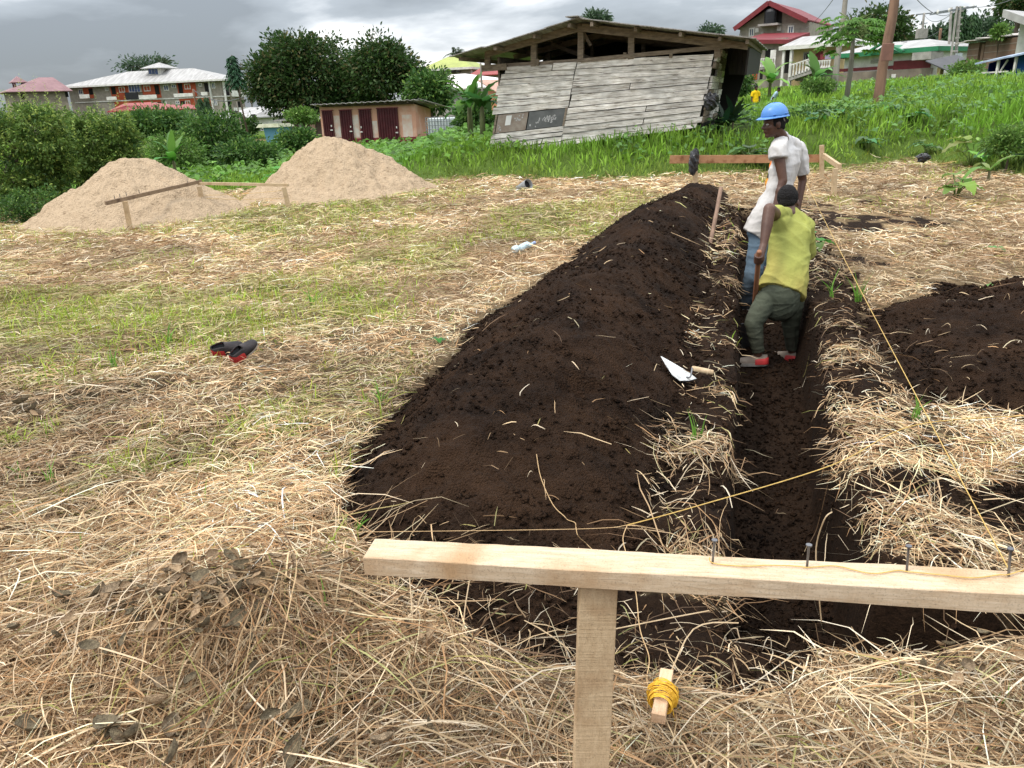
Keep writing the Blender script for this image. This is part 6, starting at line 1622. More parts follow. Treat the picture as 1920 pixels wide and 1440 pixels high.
l0 = gz(-60, 1006, .09); l1 = gz(640, 998, .13); l2 = gz(1080, 992, .19)
m_tw2 = mat('orange_twine', (.55, .38, .20), (.42, .27, .13), scale=60, rough=.6)
o = tag(MB().tube(line3([l0, gz(200, 1003, .10), l1, l2, kn], sub=8), .0013, n=5).build('twine', m_tw2), 'thin orange string stretched low across the near end of the earth heap', 'twine')
r1 = gz(1560, 872, .32); r2 = gz(1712, 798, .36); r3 = gz(1925, 779, .38); r4 = gz(2010, 775, .38)
tag(MB().tube(line3([kn, gz(1310, 948, .24), r1, r2, r3, r4], sub=8), .0021, n=5).build('twine', m_twine), 'yellow string slanting from the knot across the trench to the right edge', 'twine')
def onsurf(px, py, dz=.006, z0=.1):
    z = z0
    for _ in range(12):
        p = gz(px, py, z); z = .5 * z + .5 * (float(surf_z(p.x, p.y)) + dz)
    return gz(px, py, z)
tag(MB().tube(line3([onsurf(x, y, .02) for x, y in ((1006, 852), (1014, 895), (1036, 945), (1058, 968), (1065, 975))] + [gz(1078, 980, .2), l2 + Vector((.0, 0, .005)), gz(1084, 1005, .18)] + [onsurf(x, y, .03) for x, y in ((1098, 1018), (1112, 1032))], sub=6), .0016, n=5).build('twine', m_tw2), 'loose curl of orange string dangling over the heap past the low string', 'twine')
tag(MB().tube(line3([kn + Vector((.002, 0, 0)), gz(1168, 1010, .19), gz(1176, 1045, .17), gz(1192, 1110, .14), gz(1200, 1180, .10), gz(1217, 1232, .07), gz(1213, 1270, .05), gz(1216, 1300, .06)], sub=6), .0016, n=5).build('twine', m_tw2), 'string dropping from the knot behind the rail down to the winder', 'twine')
tag(MB().tube(line3([kn, gz(1205, 988, .19)] + [onsurf(x, y, .02) for x, y in ((1232, 1008), (1250, 1030), (1268, 1042))], sub=6), .0016, n=5).build('twine', m_tw2), 'short loose end of string hanging right of the knot', 'twine')
# winder
wa = gz(1250, 1262, .085); wb = gz(1234, 1348, .088); root = empty('string_winder', (wb + wa) / 2 - Vector((0, 0, .03)), 0, 'short offcut of wood wound with yellow twine lying in the straw', 'string winder')
def rel2(p): return Vector(p) - root.location
dw = (wb - wa).normalized()
rough_bar('stick', rel2(wa), rel2(wb), .036, .030, woodmat('offcut_wood', (.66, .46, .30), (.36, .20, .11), (.56, .37, .22)), root, 8, n=8, jit=.0012)
b = MB(); g = random.Random(3); cx_ = dw.cross(Vector((0, 0, 1))).normalized(); cz_ = cx_.cross(dw)
for i in range(34):
    t = g.gauss(.5, .10); c = rel2(wa + (wb - wa) * t); rr_ = .0235 + .013 * math.exp(-((t - .5) / .09) ** 2) * g.random() + .004; tl = g.gauss(0, .22); pts = []
    for k in range(15):
        an = 2 * math.pi * k / 14; pts.append(c + cx_ * math.cos(an) * rr_ * 1.12 + cz_ * math.sin(an) * rr_ + dw * (tl * rr_ * math.cos(an)))
    b.tube(pts, .0014, n=5, cap=False)
tag(b.build('twine_coil', mat('bright_yellow_twine', (.80, .50, .05), (.62, .34, .03), scale=70, rough=.5), root), kind='stuff')
g = random.Random(6)
for k in range(2):
    p = wb + Vector((.035, .04, -.01)); pts = [wa * .45 + wb * .55 + Vector((.02, 0, .02))]
    an = .3 + k * .7
    for i in range(9):
        an += (.42 if k == 0 else -.38); p = p + Vector((math.cos(an - 1.2) * .028, -math.sin(an - 1.0) * .02, 0)); pts.append(Vector((p.x, p.y, .035 + float(ground_z(p.x, p.y)))))
    tag(MB().tube(line3(pts, sub=5), .0013, n=5).build('twine', MATS['bright_yellow_twine']), ('loop of loose yellow twine right of the winder', 'second loop of loose yellow twine trailing below the winder')[k], 'twine')

# far right profile
root = empty('batter_board', (4.5, 15, 0), 0, 'far timber profile with long reddish plank and short return rail', 'timber profile')
def rel(p): return Vector(p) - root.location
a = at(1256, 299, 15); b2 = at(1538, 297, 15)
rough_bar('plank', rel(a), rel(b2), .03, .145, m_redw, root, 12, n=16, jit=.004)
for px, y0, y1, Y, w_ in ((1303, 284, 352, 14.95, .09), (1541, 272, 335, 14.9, .075)):
    t_ = at(px, y0, Y); b3 = at(px + 2, y1, Y); rough_bar('post', rel(b3 - Vector((0, 0, .25))), rel(t_), w_, .045, m_palew, root, px, n=8, jit=.002, up=(0, 1, 0))
a = at(1545, 292, 14.85); b2 = at(1575, 313, 13.0); rough_bar('rail', rel(a), rel(b2), .05, .085, m_palew, root, 14, n=8, jit=.002)
t_ = at(1566, 316, 12.95); b3 = at(1564, 368, 12.95); rough_bar('post', rel(b3 - Vector((0, 0, .2))), rel(t_), .075, .045, m_palew, root, 15, n=8, jit=.002, up=(0, 1, 0))
# far left profile
root = empty('batter_board', (-5.7, 15, 0), 0, 'left timber profile, grey sloping rail meeting a pale one before the sand piles', 'timber profile')
a = at(198, 381, 12.7); b2 = at(377, 340, 14.4); rough_bar('rail', rel(a), rel(b2), .05, .06, m_greyw, root, 21, n=12, jit=.003)
a3 = at(372, 344, 14.35); b4 = at(541, 347, 14.2); rough_bar('rail', rel(a3), rel(b4), .045, .05, m_palew, root, 22, n=12, jit=.002)
for (px0, y0, px1, y1, Y) in ((234, 377, 244, 428, 12.95), (373, 350, 384, 392, 14.3), (532, 351, 543, 396, 14.15)):
    t_ = at(px0, y0, Y); b3 = at(px1, y1, Y + .02); d3 = (b3 - t_).normalized(); rough_bar('post', rel(b3 + d3 * .25), rel(t_), .075, .04, m_fresh2 if px0 < 300 else m_palew, root, px0, n=8, jit=.002, up=(0, 1, 0))
for px, py in ((216, 377), (226, 374), (238, 371), (262, 366), (352, 345)):
    q = at(px, py, 12.9 + (px - 216) * .0093); MB().tube([rel(q), rel(q + Vector((0, 0, .09)))], .006, n=5).build('nail', m_steel, root)
twine_between(at(384, 366, 14.3), at(538, 356, 14.2), 'thin string between the two pale posts before the sand piles', .02, r=.003, grow=0)
twine_between(at(385, 372, 14.3), at(540, 371, 14.2), 'second thin string just below the first, left profile', .02, r=.003, grow=0)
# black plastic bag on post
def crumple(name, rx, ry, rz, m, parent, seed, amt=.35, nu=28, nv=22, loc=(0, 0, 0)):
    V_ = []; F_ = []
    for i in range(nv + 1):
        th = math.pi * i / nv
        for k in range(nu):
            ph = 2 * math.pi * k / nu; d = (math.sin(th) * math.cos(ph), math.sin(th) * math.sin(ph), math.cos(th))
            f = 1 + amt * (float(vn(ph * 2.2 + 3 * d[2], th * 2.4, seed)) - .5) + amt * .6 * (abs(float(vn(ph * 5 + 9 * (k == nu), th * 5, seed + 4)) - .5))
            V_.append((loc[0] + d[0] * rx * f, loc[1] + d[1] * ry * f, loc[2] + d[2] * rz * f))
    for i in range(nv):
        for k in range(nu): F_.append((i * nu + k, (i + 1) * nu + k, (i + 1) * nu + (k + 1) % nu, i * nu + (k + 1) % nu))
    return MB().add(V_, F_).build(name, m, parent)
m_bag = mat('black_polythene', (.014, .014, .016), (.03, .03, .034), scale=6, rough=.28, spec=.6, bump=.5, bscale=14)
c = at(1301, 303, 14.8)
o = crumple('plastic_bag', .085, .06, .20, m_bag, None, 3, amt=.6); o.location = c; o.rotation_euler = (0, .06, 0)
tag(o, 'black plastic bag tied over the left post of the far profile', 'plastic bag')
c3_ = S.pt(*c3(1630, 595), .6); o = crumple('plastic_bag', .16, .16, .17, m_bag, None, 9, amt=.5)
q_ = at(*c3(1632, 598), 19.0); o.location = q_; tag(o, 'black bundle stuffed into a gap of the shed flank', 'bundle')
c = at(1731, 296, 16.6); o = crumple('plastic_bag', .12, .08, .07, m_bag, None, 13, amt=.9); o.location = c; tag(o, 'small dark bundle lying where the far straw meets the green bank', 'bundle')

# hoe handle standing in the heap
p = at(1333, 449, 8.55); q = at(1352, 351, 8.9); d3 = (q - p).normalized()
tag(MB().tube([p - d3 * .25, p, (p + q) / 2 + Vector((.004, 0, 0)), q - d3 * .01, q], [.024, .024, .023, .022, .017], n=12).build('tool_handle', mat('worn_handle_wood', (.30, .19, .13), (.18, .11, .075), scale=4, stretch=(4, 4, .6), rough=.6), smooth=True), 'bare wooden tool handle sticking up out of the far end of the long heap', 'tool handle')

# trowel
tip = onsurf(1239, 668, .05); bl = onsurf(1275, 714, .05); br = onsurf(1306, 710, .035)
root = empty('trowel', (tip + bl + br) / 3, 0, 'pointed bricklaying trowel with whitish blade and wooden handle on the heap edge', 'trowel')
def rel(p): return Vector(p) - root.location
up = (bl - tip).cross(br - tip).normalized()
if up.z < 0: up = -up
def ptb_(a, b_, t): return a + (b_ - a) * t
ol = [tip, ptb_(tip, bl, .35) - (br - bl) * .10, ptb_(tip, bl, .75) - (br - bl) * .16, bl, ptb_(bl, br, .5) - (tip - bl) * .04, br, ptb_(tip, br, .75) + (br - bl) * .10, ptb_(tip, br, .35) + (br - bl) * .07]
V_ = [rel(v + up * .002) for v in ol] + [rel(v - up * .0015) for v in ol]; n = len(ol)
MB().add(V_, [tuple(range(n)), tuple(range(2 * n - 1, n - 1, -1))] + [(i, i + n, (i + 1) % n + n, (i + 1) % n) for i in range(n)]).build('blade', mat('mortar_smeared_steel', (.68, .69, .68), (.34, .34, .33), scale=14, rough=.45, lo=.34, hi=.5), root)
bm_ = (bl + br) / 2; h0 = onsurf(1297, 690, .085); h1 = onsurf(1338, 699, .055)
MB().tube(line3([rel(bm_ + (tip - bm_) * .08 + up * .004), rel(bm_ + up * .02), rel(h0 + up * .012 + (bm_ - h0) * .25), rel(h0)], sub=5), .0048, n=8).build('tang', m_steel, root, smooth=True)
MB().tube([rel(h0 + (h1 - h0) * t) for t in (0, .03, .3, .7, .96, 1)], [.010, .0135, .0155, .0165, .0155, .011], n=12).build('handle', m_palew, root, smooth=True)

# ================================================================ shoes
m_redsh = mat('red_shoe_fabric', (.42, .03, .03), (.30, .02, .02), scale=14, rough=.6)
m_blk = mat('black_lining', (.010, .010, .011), (.018, .018, .02), scale=8, rough=.8)
m_sole = mat('dirty_white_rubber', (.45, .42, .38), (.25, .22, .19), scale=12, rough=.7)
m_greysh = mat('dusty_grey_suede', (.26, .21, .17), (.17, .13, .10), scale=10, rough=.9)
def shoe(root, Lh=.28, upper=m_redsh, heel=None, open_=True, high=.095, parent_name=None, M_=Matrix()):
    """toe along +x, origin under the heel"""
    K, R_ = 14, 16
    def sec(t):
        w_ = Lh * (.135 + .055 * math.sin(math.pi * min(1, t * 1.15)) + .03 * (t > .5) * math.sin(math.pi * (t - .5) * 2)) * (1 if t < .86 else math.sqrt(max(.02, 1 - ((t - .86) / .15) ** 2))) * (1 if t > .07 else .72 + .28 * t / .07)
        h_ = (high if t < .34 else high + (.052 - high) * ((t - .34) / .4) if t < .74 else .052 * math.sqrt(max(.08, 1 - ((t - .74) / .28) ** 2)))
        return w_, h_
    V_ = []; F_ = []
    for i in range(K + 1):
        t = i / K; w_, h_ = sec(t)
        for k in range(R_):
            an = math.pi * (k / (R_ - 1)); y = math.cos(an) * w_ * (1 - .22 * math.sin(an)); z = .018 + (h_ - .018) * math.sin(an) ** .6
            V_.append(tuple(M_ @ Vector((t * Lh, y, z))))
    hole = set()
    for i in range(K):
        for k in range(R_ - 1):
            t = (i + .5) / K
            if open_ and .02 < t < .40 and 4 <= k <= R_ - 6: continue
            F_.append((i * R_ + k, i * R_ + k + 1, (i + 1) * R_ + k + 1, (i + 1) * R_ + k))
    F_.append(tuple(range(R_))); F_.append(tuple(K * R_ + k for k in range(R_))[::-1])
    up_ = MB().add(V_, F_).build('upper', upper, root, smooth=True)
    if open_:
        md = up_.modifiers.new('s', 'SOLIDIFY'); md.thickness = .004; md.offset = 1
        V2 = [];
        for i in range(9):
            t = .03 + .36 * i / 8; w_, h_ = sec(t)
            V2 += [tuple(M_ @ Vector((t * Lh, w_ * .82, h_ * .80))), tuple(M_ @ Vector((t * Lh, 0, h_ * .42))), tuple(M_ @ Vector((t * Lh, -w_ * .82, h_ * .80)))]
        F2 = []
        for i in range(8): F2 += [(3 * i, 3 * i + 1, 3 * i + 4, 3 * i + 3), (3 * i + 1, 3 * i + 2, 3 * i + 5, 3 * i + 4)]
        MB().add(V2, F2).build('lining', m_blk, root, smooth=True)
    V3 = []; F3 = []
    for i in range(K + 1):
        t = i / K; w_, _h = sec(t); w_ *= 1.06
        for (y, z) in ((w_, .0), (w_, .024), (-w_, .024), (-w_, .0)): V3.append(tuple(M_ @ Vector((t * Lh * 1.02 - .003, y, z))))
    for i in range(K):
        for k in range(4): F3.append((4 * i + k, 4 * i + (k + 1) % 4, 4 * i + 4 + (k + 1) % 4, 4 * i + 4 + k))
    F3 += [(3, 2, 1, 0), (4 * K, 4 * K + 1, 4 * K + 2, 4 * K + 3)]
    MB().add(V3, F3).build('sole', m_sole, root)
    if heel:
        V4 = []; F4 = []
        for i in range(6):
            t = .40 * i / 5; w_, h_ = sec(t)
            for k in range(R_):
                an = math.pi * (k / (R_ - 1)); y = math.cos(an) * (w_ + .003) * (1 - .22 * math.sin(an)); z = .016 + (h_ * .86 - .016) * math.sin(an) ** .6
                V4.append(tuple(M_ @ Vector((t * Lh - .008, y * (1 + .006 / max(w_, .01)), z))))
        for i in range(5):
            for k in list(range(0, 5)) + list(range(R_ - 6, R_ - 1)): F4.append((i * R_ + k, i * R_ + k + 1, (i + 1) * R_ + k + 1, (i + 1) * R_ + k))
        F4.append(tuple(range(R_)))
        MB().add(V4, F4).build('heel_counter', heel, root, smooth=True)
m_blksh = mat('black_shoe_fabric', (.022, .020, .022), (.06, .05, .05), scale=12, rough=.8)
for (px, py, rz, ry, lab) in ((441, 684, .95, -.55, 'right hand one of two red and black shoes lying in the grass'), (404, 668, .35, -.45, 'left hand one of two red and black shoes, greyer inside')):
    p = gz(px, py, .03); r_s = empty('shoe', (p.x, p.y, float(surf_z(p.x, p.y)) + .035), rz, lab, 'shoe', 'pair of shoes left in the grass'); r_s.rotation_euler = Matrix.Rotation(.62, 3, 'X').__matmul__(Matrix.Rotation(rz, 3, 'Z')).to_euler()
    shoe(r_s, .205, m_blksh, m_redsh, True, .10)

# bottle and grey pot
p = gz(962, 470, .06); q = gz(1003, 455, .10); d3 = (q - p).normalized()
root = empty('plastic_bottle', p, 0, 'crushed clear plastic bottle with pale blue cap lying in the straw', 'bottle')
m_pet = mat('cloudy_plastic', (.55, .66, .70), (.38, .50, .54), scale=18, rough=.2, spec=.6, bump=.8, bscale=30)
L3 = (q - p).length
MB().tube([d3 * (L3 * t) + Vector((0, 0, .008 * math.sin(t * 14))) for t in (0, .04, .15, .28, .4, .52, .64, .74, .84, .9)], [.03, .042, .044, .036, .044, .038, .043, .034, .018, .014], n=12).build('body', m_pet, root)
MB().tube([d3 * (L3 * .9), d3 * (L3 * 1.0)], .019, n=12).build('cap', mat('pale_blue_cap', (.35, .42, .62), scale=5, rough=.4), root)
p = gz(968, 355, .05); q = gz(990, 344, .10)
p = at(968, 356, 15.9); q = at(991, 345, 15.6); root = empty('plastic_pot', p, 0, 'small grey open ended pot lying on its side in the far straw', 'pot')
MB().tube([Vector((0, 0, 0)), (q - p) * .5, q - p], [.055, .08, .105], n=16, cap=False).build('pot', mat('dull_grey_plastic', (.25, .26, .26), (.18, .18, .18), scale=6, rough=.5), root, smooth=True)
root.children[0].modifiers.new('s', 'SOLIDIFY').thickness = .008
MB().tube([(q - p) * .80, (q - p) * .82], .088, n=16).build('inside', m_blk, root)  # black disc stands in for the shade inside the pot

# ================================================================ dry leaves: curled, picked out one by one
def dryleaf_mesh(seed):
    g = random.Random(seed); V_ = []; F_ = []; nu, nv = 7, 5; L_ = 1.0; W_ = g.uniform(.5, .75); cu = g.uniform(.8, 2.2); cv = g.uniform(.8, 2.6)
    for i in range(nu + 1):
        t = i / nu; w_ = W_ * .5 * math.sin(math.pi * min(1, t * .93 + .05)) ** .8
        for j in range(nv):
            s_ = (j / (nv - 1) - .5) * 2
            y = w_ * math.sin(s_ * cv * .6) / max(.3, cv * .6); z = w_ * (1 - math.cos(s_ * cv)) / max(.5, cv) + .05 * math.sin(t * 9 + j * 2 + seed) * w_ * 2
            th = (t - .5) * cu; x = math.sin(th) / cu; z2 = (1 - math.cos(th)) / cu
            V_.append((x, y + .03 * math.sin(t * 7 + seed), z + z2))
    for i in range(nu):
        for j in range(nv - 1): F_.append((i * nv + j, i * nv + j + 1, (i + 1) * nv + j + 1, (i + 1) * nv + j))
    me = bpy.data.meshes.new('dry_leaf'); me.from_pydata(V_, [], F_); me.update()
    me.polygons.foreach_set('use_smooth', np.ones(len(me.polygons), bool)); return me
DM = [mat('dry_leaf_grey', (.30, .22, .14), (.13, .095, .06), scale=9, rough=.9, bump=.5, bscale=20), mat('dry_leaf_tan', (.42, .30, .18), (.26, .17, .10), scale=9, rough=.9, bump=.5, bscale=20), mat('dry_leaf_olive', (.19, .15, .09), (.09, .07, .045), scale=9, rough=.9, bump=.5, bscale=20)]
LM = []
for i in range(12):
    me = dryleaf_mesh(i); me.materials.append(DM[i % 3]); LM.append(me)
def leaf_pile(cx_, cy_, sx_, sy_, n, size, label, seed):
    g = random.Random(seed); root = empty('dry_leaf_pile', (cx_, cy_, float(surf_z(cx_, cy_))), 0, label, 'dry leaves')
    for i in range(n):
        x = g.gauss(0, sx_); y = g.gauss(0, sy_); o = bpy.data.objects.new('leaf', LM[g.randrange(12)]); COL.objects.link(o); o.parent = root
        z = float(surf_z(cx_ + x, cy_ + y)) - root.location.z + g.uniform(.015, .085); s_ = size * g.uniform(.5, 1.3)
        o.location = (x, y, z); o.scale = (s_, s_, s_); o.rotation_euler = (g.gauss(0, .6), g.gauss(0, .5), g.uniform(0, 6.28))
p1 = gz(430, 1120, .1); leaf_pile(p1.x, p1.y, .21, .14, 200, .058, 'mound of withered grey brown leaves in the left foreground straw', 1)
p2 = gz(380, 1400, .03); leaf_pile(p2.x, p2.y, .25, .06, 34, .08, 'scatter of withered leaves at the bottom left edge of the picture', 2)
p3 = gz(1790, 1262, .03); leaf_pile(p3.x, p3.y, .12, .05, 16, .05, 'few brown leaves caught in the straw at the lower right', 3)
p4 = gz(760, 1190, .03); leaf_pile(p4.x, p4.y, .05, .05, 5, .08, 'two or three curled leaves at the near tip of the heap', 4)
p5 = gz(190, 1130, .03); leaf_pile(p5.x, p5.y, .08, .05, 8, .08, 'withered leaves left of the leaf mound', 5)
p6 = gz(75, 775, .03); leaf_pile(p6.x, p6.y, .05, .05, 5, .11, 'dark withered leaves by the left picture edge', 6)

# tufts of fresh grass blades
def tuft(px, py, n, h, label, seed, col=(.16, .34, .05), wid=.008, spread=.03):
    g = random.Random(seed); p = onsurf(px, py, 0, .02); root = empty('grass_tuft', p, 0, label, 'grass tuft')
    b = MB(); K = 6
    for i in range(n):
        an = g.uniform(0, 6.28); ln = g.uniform(.1, .75); hh_ = h * g.uniform(.5, 1.1); x0 = g.gauss(0, spread * .4); y0 = g.gauss(0, spread * .4); w_ = wid * g.uniform(.6, 1.1); tw = g.uniform(0, 3.1); V_ = []
        for k in range(K):
            t = k / (K - 1); r = ln * hh_ * t ** 1.7; c_ = Vector((x0 + math.cos(an) * r, y0 + math.sin(an) * r, hh_ * (t - .35 * ln * t * t))); s_ = Vector((math.cos(tw + t * .5), math.sin(tw + t * .5), .1)) * w_ * .5 * (1 - t ** 2.2 * .92)
            V_ += [c_ - s_, c_ + s_]
        b.add(V_, [(2 * k, 2 * k + 1, 2 * k + 3, 2 * k + 2) for k in range(K - 1)])
    me = bpy.data.meshes.new('blade'); me.from_pydata(b.v, [], b.f); c = me.color_attributes.new('col', 'FLOAT_COLOR', 'POINT')
    arr = np.ones((len(b.v), 4), np.float32); per = 2 * K
    for i in range(n):
        f_ = g.uniform(.65, 1.3); arr[i * per:(i + 1) * per, :3] = np.array(col) * f_
    c.data.foreach_set('color', arr.ravel()); o = link('blade', me, M_LEAF, root); tag(o, kind='stuff')
for i, (px, py, n, h, lab) in enumerate([(385, 950, 7, .16, 'bright grass tuft standing in the straw, upper left of the leaf mound'), (612, 1150, 5, .13, 'thin green sprout between the leaf mound and the heap'), (672, 1002, 6, .10, 'small green tuft at the left tip of the earth heap by the string'),
      (1040, 1345, 12, .08, 'low leafy green sprout just left of the near post'), (716, 760, 7, .16, 'slender green blades at the left rim of the heap'), (213, 695, 8, .22, 'tall yellow green blade clump left of the shoes'),
      (272, 900, 6, .13, 'small grass tuft in the bright straw on the left'), (588, 575, 9, .22, 'upright broad grass blades in the green patch left of the heap'), (318, 650, 6, .22, 'two tall blades rising behind the shoes'),
      (1303, 830, 9, .20, 'green blades growing on the strip between heap and trench'), (1610, 570, 16, .30, 'thick arching green grass clump on the right lip of the trench'), (1560, 560, 10, .26, 'green blades behind the crouching man on the trench lip'),
      (95, 915, 9, .15, 'green tuft near the left edge above the pale straw'), (1700, 1290, 7, .06, 'single flat green leaf sprig in the straw at lower right'), (1870, 1330, 9, .07, 'little green sprig at the lower right corner'), (1715, 790, 9, .18, 'yellow green blades between the two right earth heaps'),
      (40, 900, 5, .12, 'few green blades at the left picture edge'), (150, 1040, 4, .10, 'single green shoot left of the leaf mound')]):
    tuft(px, py, n, h, lab, 700 + i, wid=.007 if py > 900 else .010 + .002 * (py < 700))
# a few tall dry stalks sticking up from the straw under the near rail
g = random.Random(44)
for i, pts in enumerate([((772, 1215, .0), (773, 1150, .08), (768, 1085, .16), (770, 1070, .18)), ((776, 1190, .02), (785, 1130, .09), (798, 1105, .11), (800, 1110, .1), (790, 1140, .07)), ((866, 1200, .02), (872, 1140, .06), (880, 1090, .12)), ((1150, 1180, .03), (1250, 1160, .08), (1330, 1145, .1)), ((1150, 1250, .03), (1230, 1300, .03), (1300, 1180, .1), (1385, 1168, .12)), ((1540, 1165, .04), (1535, 1110, .16), (1530, 1030, .3), (1545, 975, .42), (1560, 960, .44))]):
    P_ = [gz(x, y, z) for x, y, z in pts]
    tag(MB().tube(line3(P_, sub=5), [.0022] * (5 * (len(P_) - 1) + 1), n=5).build('dry_stalk', mat('dry_stalk', (.55, .42, .27), (.4, .28, .16), scale=20)), ('tall dry grass stalk rising before the left part of the near rail', 'hooked dry stalk beside the tall one', 'thin dry stalk leaning at the heap under the rail', 'long pale stalk lying level right of the post', 'bent greenish stalk arching right of the post', 'kinked root standing up out of the trench behind the rail')[i], 'dry stalk')
# ================================================================ people
def _frame(ax):
    ax = Vector(ax).normalized(); r = Vector((0, 0, 1)) if abs(ax.z) < .9 else Vector((0, 1, 0))
    a = ax.cross(r).normalized(); return a, a.cross(ax).normalized()
def cap(p0, r0, p1, r1, flat=1.0, axis=None, ends='rr', n=20):
    """tapered capsule or frustum; flattened by `flat` along `axis`"""
    p0, p1 = Vector(p0), Vector(p1); d = p1 - p0; L_ = d.length; ax = d.normalized(); a, b_ = _frame(ax); rings = []
    if ends[0] == 'r': rings += [(-r0 * math.cos(t), r0 * math.sin(t)) for t in (.25, .6, 1.0, 1.35)]
    else: rings += [(0, r0 * .02)]
    rings += [(0, r0), (L_ * .5, (r0 + r1) / 2), (L_, r1)]
    if ends[1] == 'r': rings += [(L_ + r1 * math.cos(t), r1 * math.sin(t)) for t in (1.35, 1.0, .6, .25)]
    else: rings += [(L_, r1 * .02)]
    V_ = []; F_ = []
    for z, r in rings:
        for k in range(n):
            t = 2 * math.pi * k / n; o_ = (a * math.cos(t) + b_ * math.sin(t)) * r
            if axis is not None:
                A = Vector(axis).normalized(); o_ = o_ - A * (o_.dot(A) * (1 - flat))
            V_.append(p0 + ax * z + o_)
    m_ = len(rings)
    for i in range(m_ - 1):
        for k in range(n): F_.append((i * n + k, i * n + (k + 1) % n, (i + 1) * n + (k + 1) % n, (i + 1) * n + k))
    F_.append(tuple(range(n))[::-1]); F_.append(tuple((m_ - 1) * n + k for k in range(n)))
    return V_, F_
def ell(c, r, M_=None, n=18):
    V_ = []; F_ = []; c = Vector(c); M_ = M_ or Matrix.Identity(3); m_ = 12
    for i in range(1, m_):
        th = math.pi * i / m_
        for k in range(n):
            t = 2 * math.pi * k / n; V_.append(c + M_ @ Vector((math.sin(th) * math.cos(t) * r[0], math.sin(th) * math.sin(t) * r[1], math.cos(th) * r[2])))
    for i in range(m_ - 2):
        for k in range(n): F_.append((i * n + k, (i + 1) * n + k, (i + 1) * n + (k + 1) % n, i * n + (k + 1) % n))
    F_.append(tuple(range(n))); F_.append(tuple((m_ - 2) * n + k for k in range(n))[::-1])
    return V_, F_
def blob(name, prims, vox, sm, m, parent, colfn=None, disp=None, matfn=None):
    b = MB()
    for V_, F_ in prims: b.add(V_, F_)
    me = bpy.data.meshes.new(name); me.from_pydata(b.v, [], b.f); me.update()
    bm = bmesh.new(); bm.from_mesh(me); bmesh.ops.recalc_face_normals(bm, faces=bm.faces); bm.to_mesh(me); bm.free()
    o = bpy.data.objects.new(name, me); COL.objects.link(o)
    rm = o.modifiers.new('r', 'REMESH'); rm.mode = 'VOXEL'; rm.voxel_size = vox
    s_ = o.modifiers.new('s', 'SMOOTH'); s_.iterations = sm; s_.factor = .5
    dg = bpy.context.evaluated_depsgraph_get(); me2 = bpy.data.meshes.new_from_object(o.evaluated_get(dg)); me2.name = name
    bpy.data.objects.remove(o); bpy.data.meshes.remove(me)
    n = len(me2.vertices); co = np.empty(n * 3); me2.vertices.foreach_get('co', co); co = co.reshape(-1, 3)
    if disp is not None:
        nr = np.empty(n * 3); me2.vertices.foreach_get('normal', nr); nr = nr.reshape(-1, 3)
        co = co + nr * disp(co, nr)[:, None]; me2.vertices.foreach_set('co', co.ravel())
    if colfn is not None:
        a = me2.color_attributes.new('col', 'FLOAT_COLOR', 'POINT'); c = np.ones((n, 4), np.float32); c[:, :3] = colfn(co); a.data.foreach_set('color', c.ravel())
    me2.polygons.foreach_set('use_smooth', np.ones(len(me2.polygons), bool)); me2.update()
    return link(name, me2, m, parent)
def attrmat(name, rough, bump=0, bs=40, spec=.2, bd=.004):
    m = leafmat(name, 0, rough); t = m.node_tree; b = t.nodes['Principled BSDF']; b.inputs['Specular IOR Level'].default_value = spec
    if bump:
        tc = t.nodes.new('ShaderNodeTexCoord'); n = t.nodes.new('ShaderNodeTexNoise'); n.inputs['Scale'].default_value = bs; n.inputs['Detail'].default_value = 4
        bp = t.nodes.new('ShaderNodeBump'); bp.inputs['Strength'].default_value = bump; bp.inputs['Distance'].default_value = bd
        t.links.new(tc.outputs['Object'], n.inputs['Vector']); t.links.new(n.outputs[0], bp.inputs['Height']); t.links.new(bp.outputs[0], b.inputs['Normal'])
    return m
m_skin = mat('dark_skin', (.105, .050, .032), (.075, .034, .022), scale=9, rough=.48, spec=.4, bump=.1, bscale=60)
m_hair = mat('black_hair', (.010, .008, .008), (.006, .005, .005), scale=60, rough=.85, bump=1, bscale=160, bd=.01)
m_cloth = attrmat('worn_cloth', .85, .8, 24, bd=.009)
m_eye = mat('eye', (.5, .47, .43), scale=3, rough=.3)
def finger(base, dirs, lens, r):
    out_ = []; p = Vector(base)
    for i, (d, l_) in enumerate(zip(dirs, lens)):
        q = p + Vector(d).normalized() * l_; out_.append(cap(p, r * (1 - .1 * i), q, r * (.9 - .1 * i), n=10)); p = q
    return out_
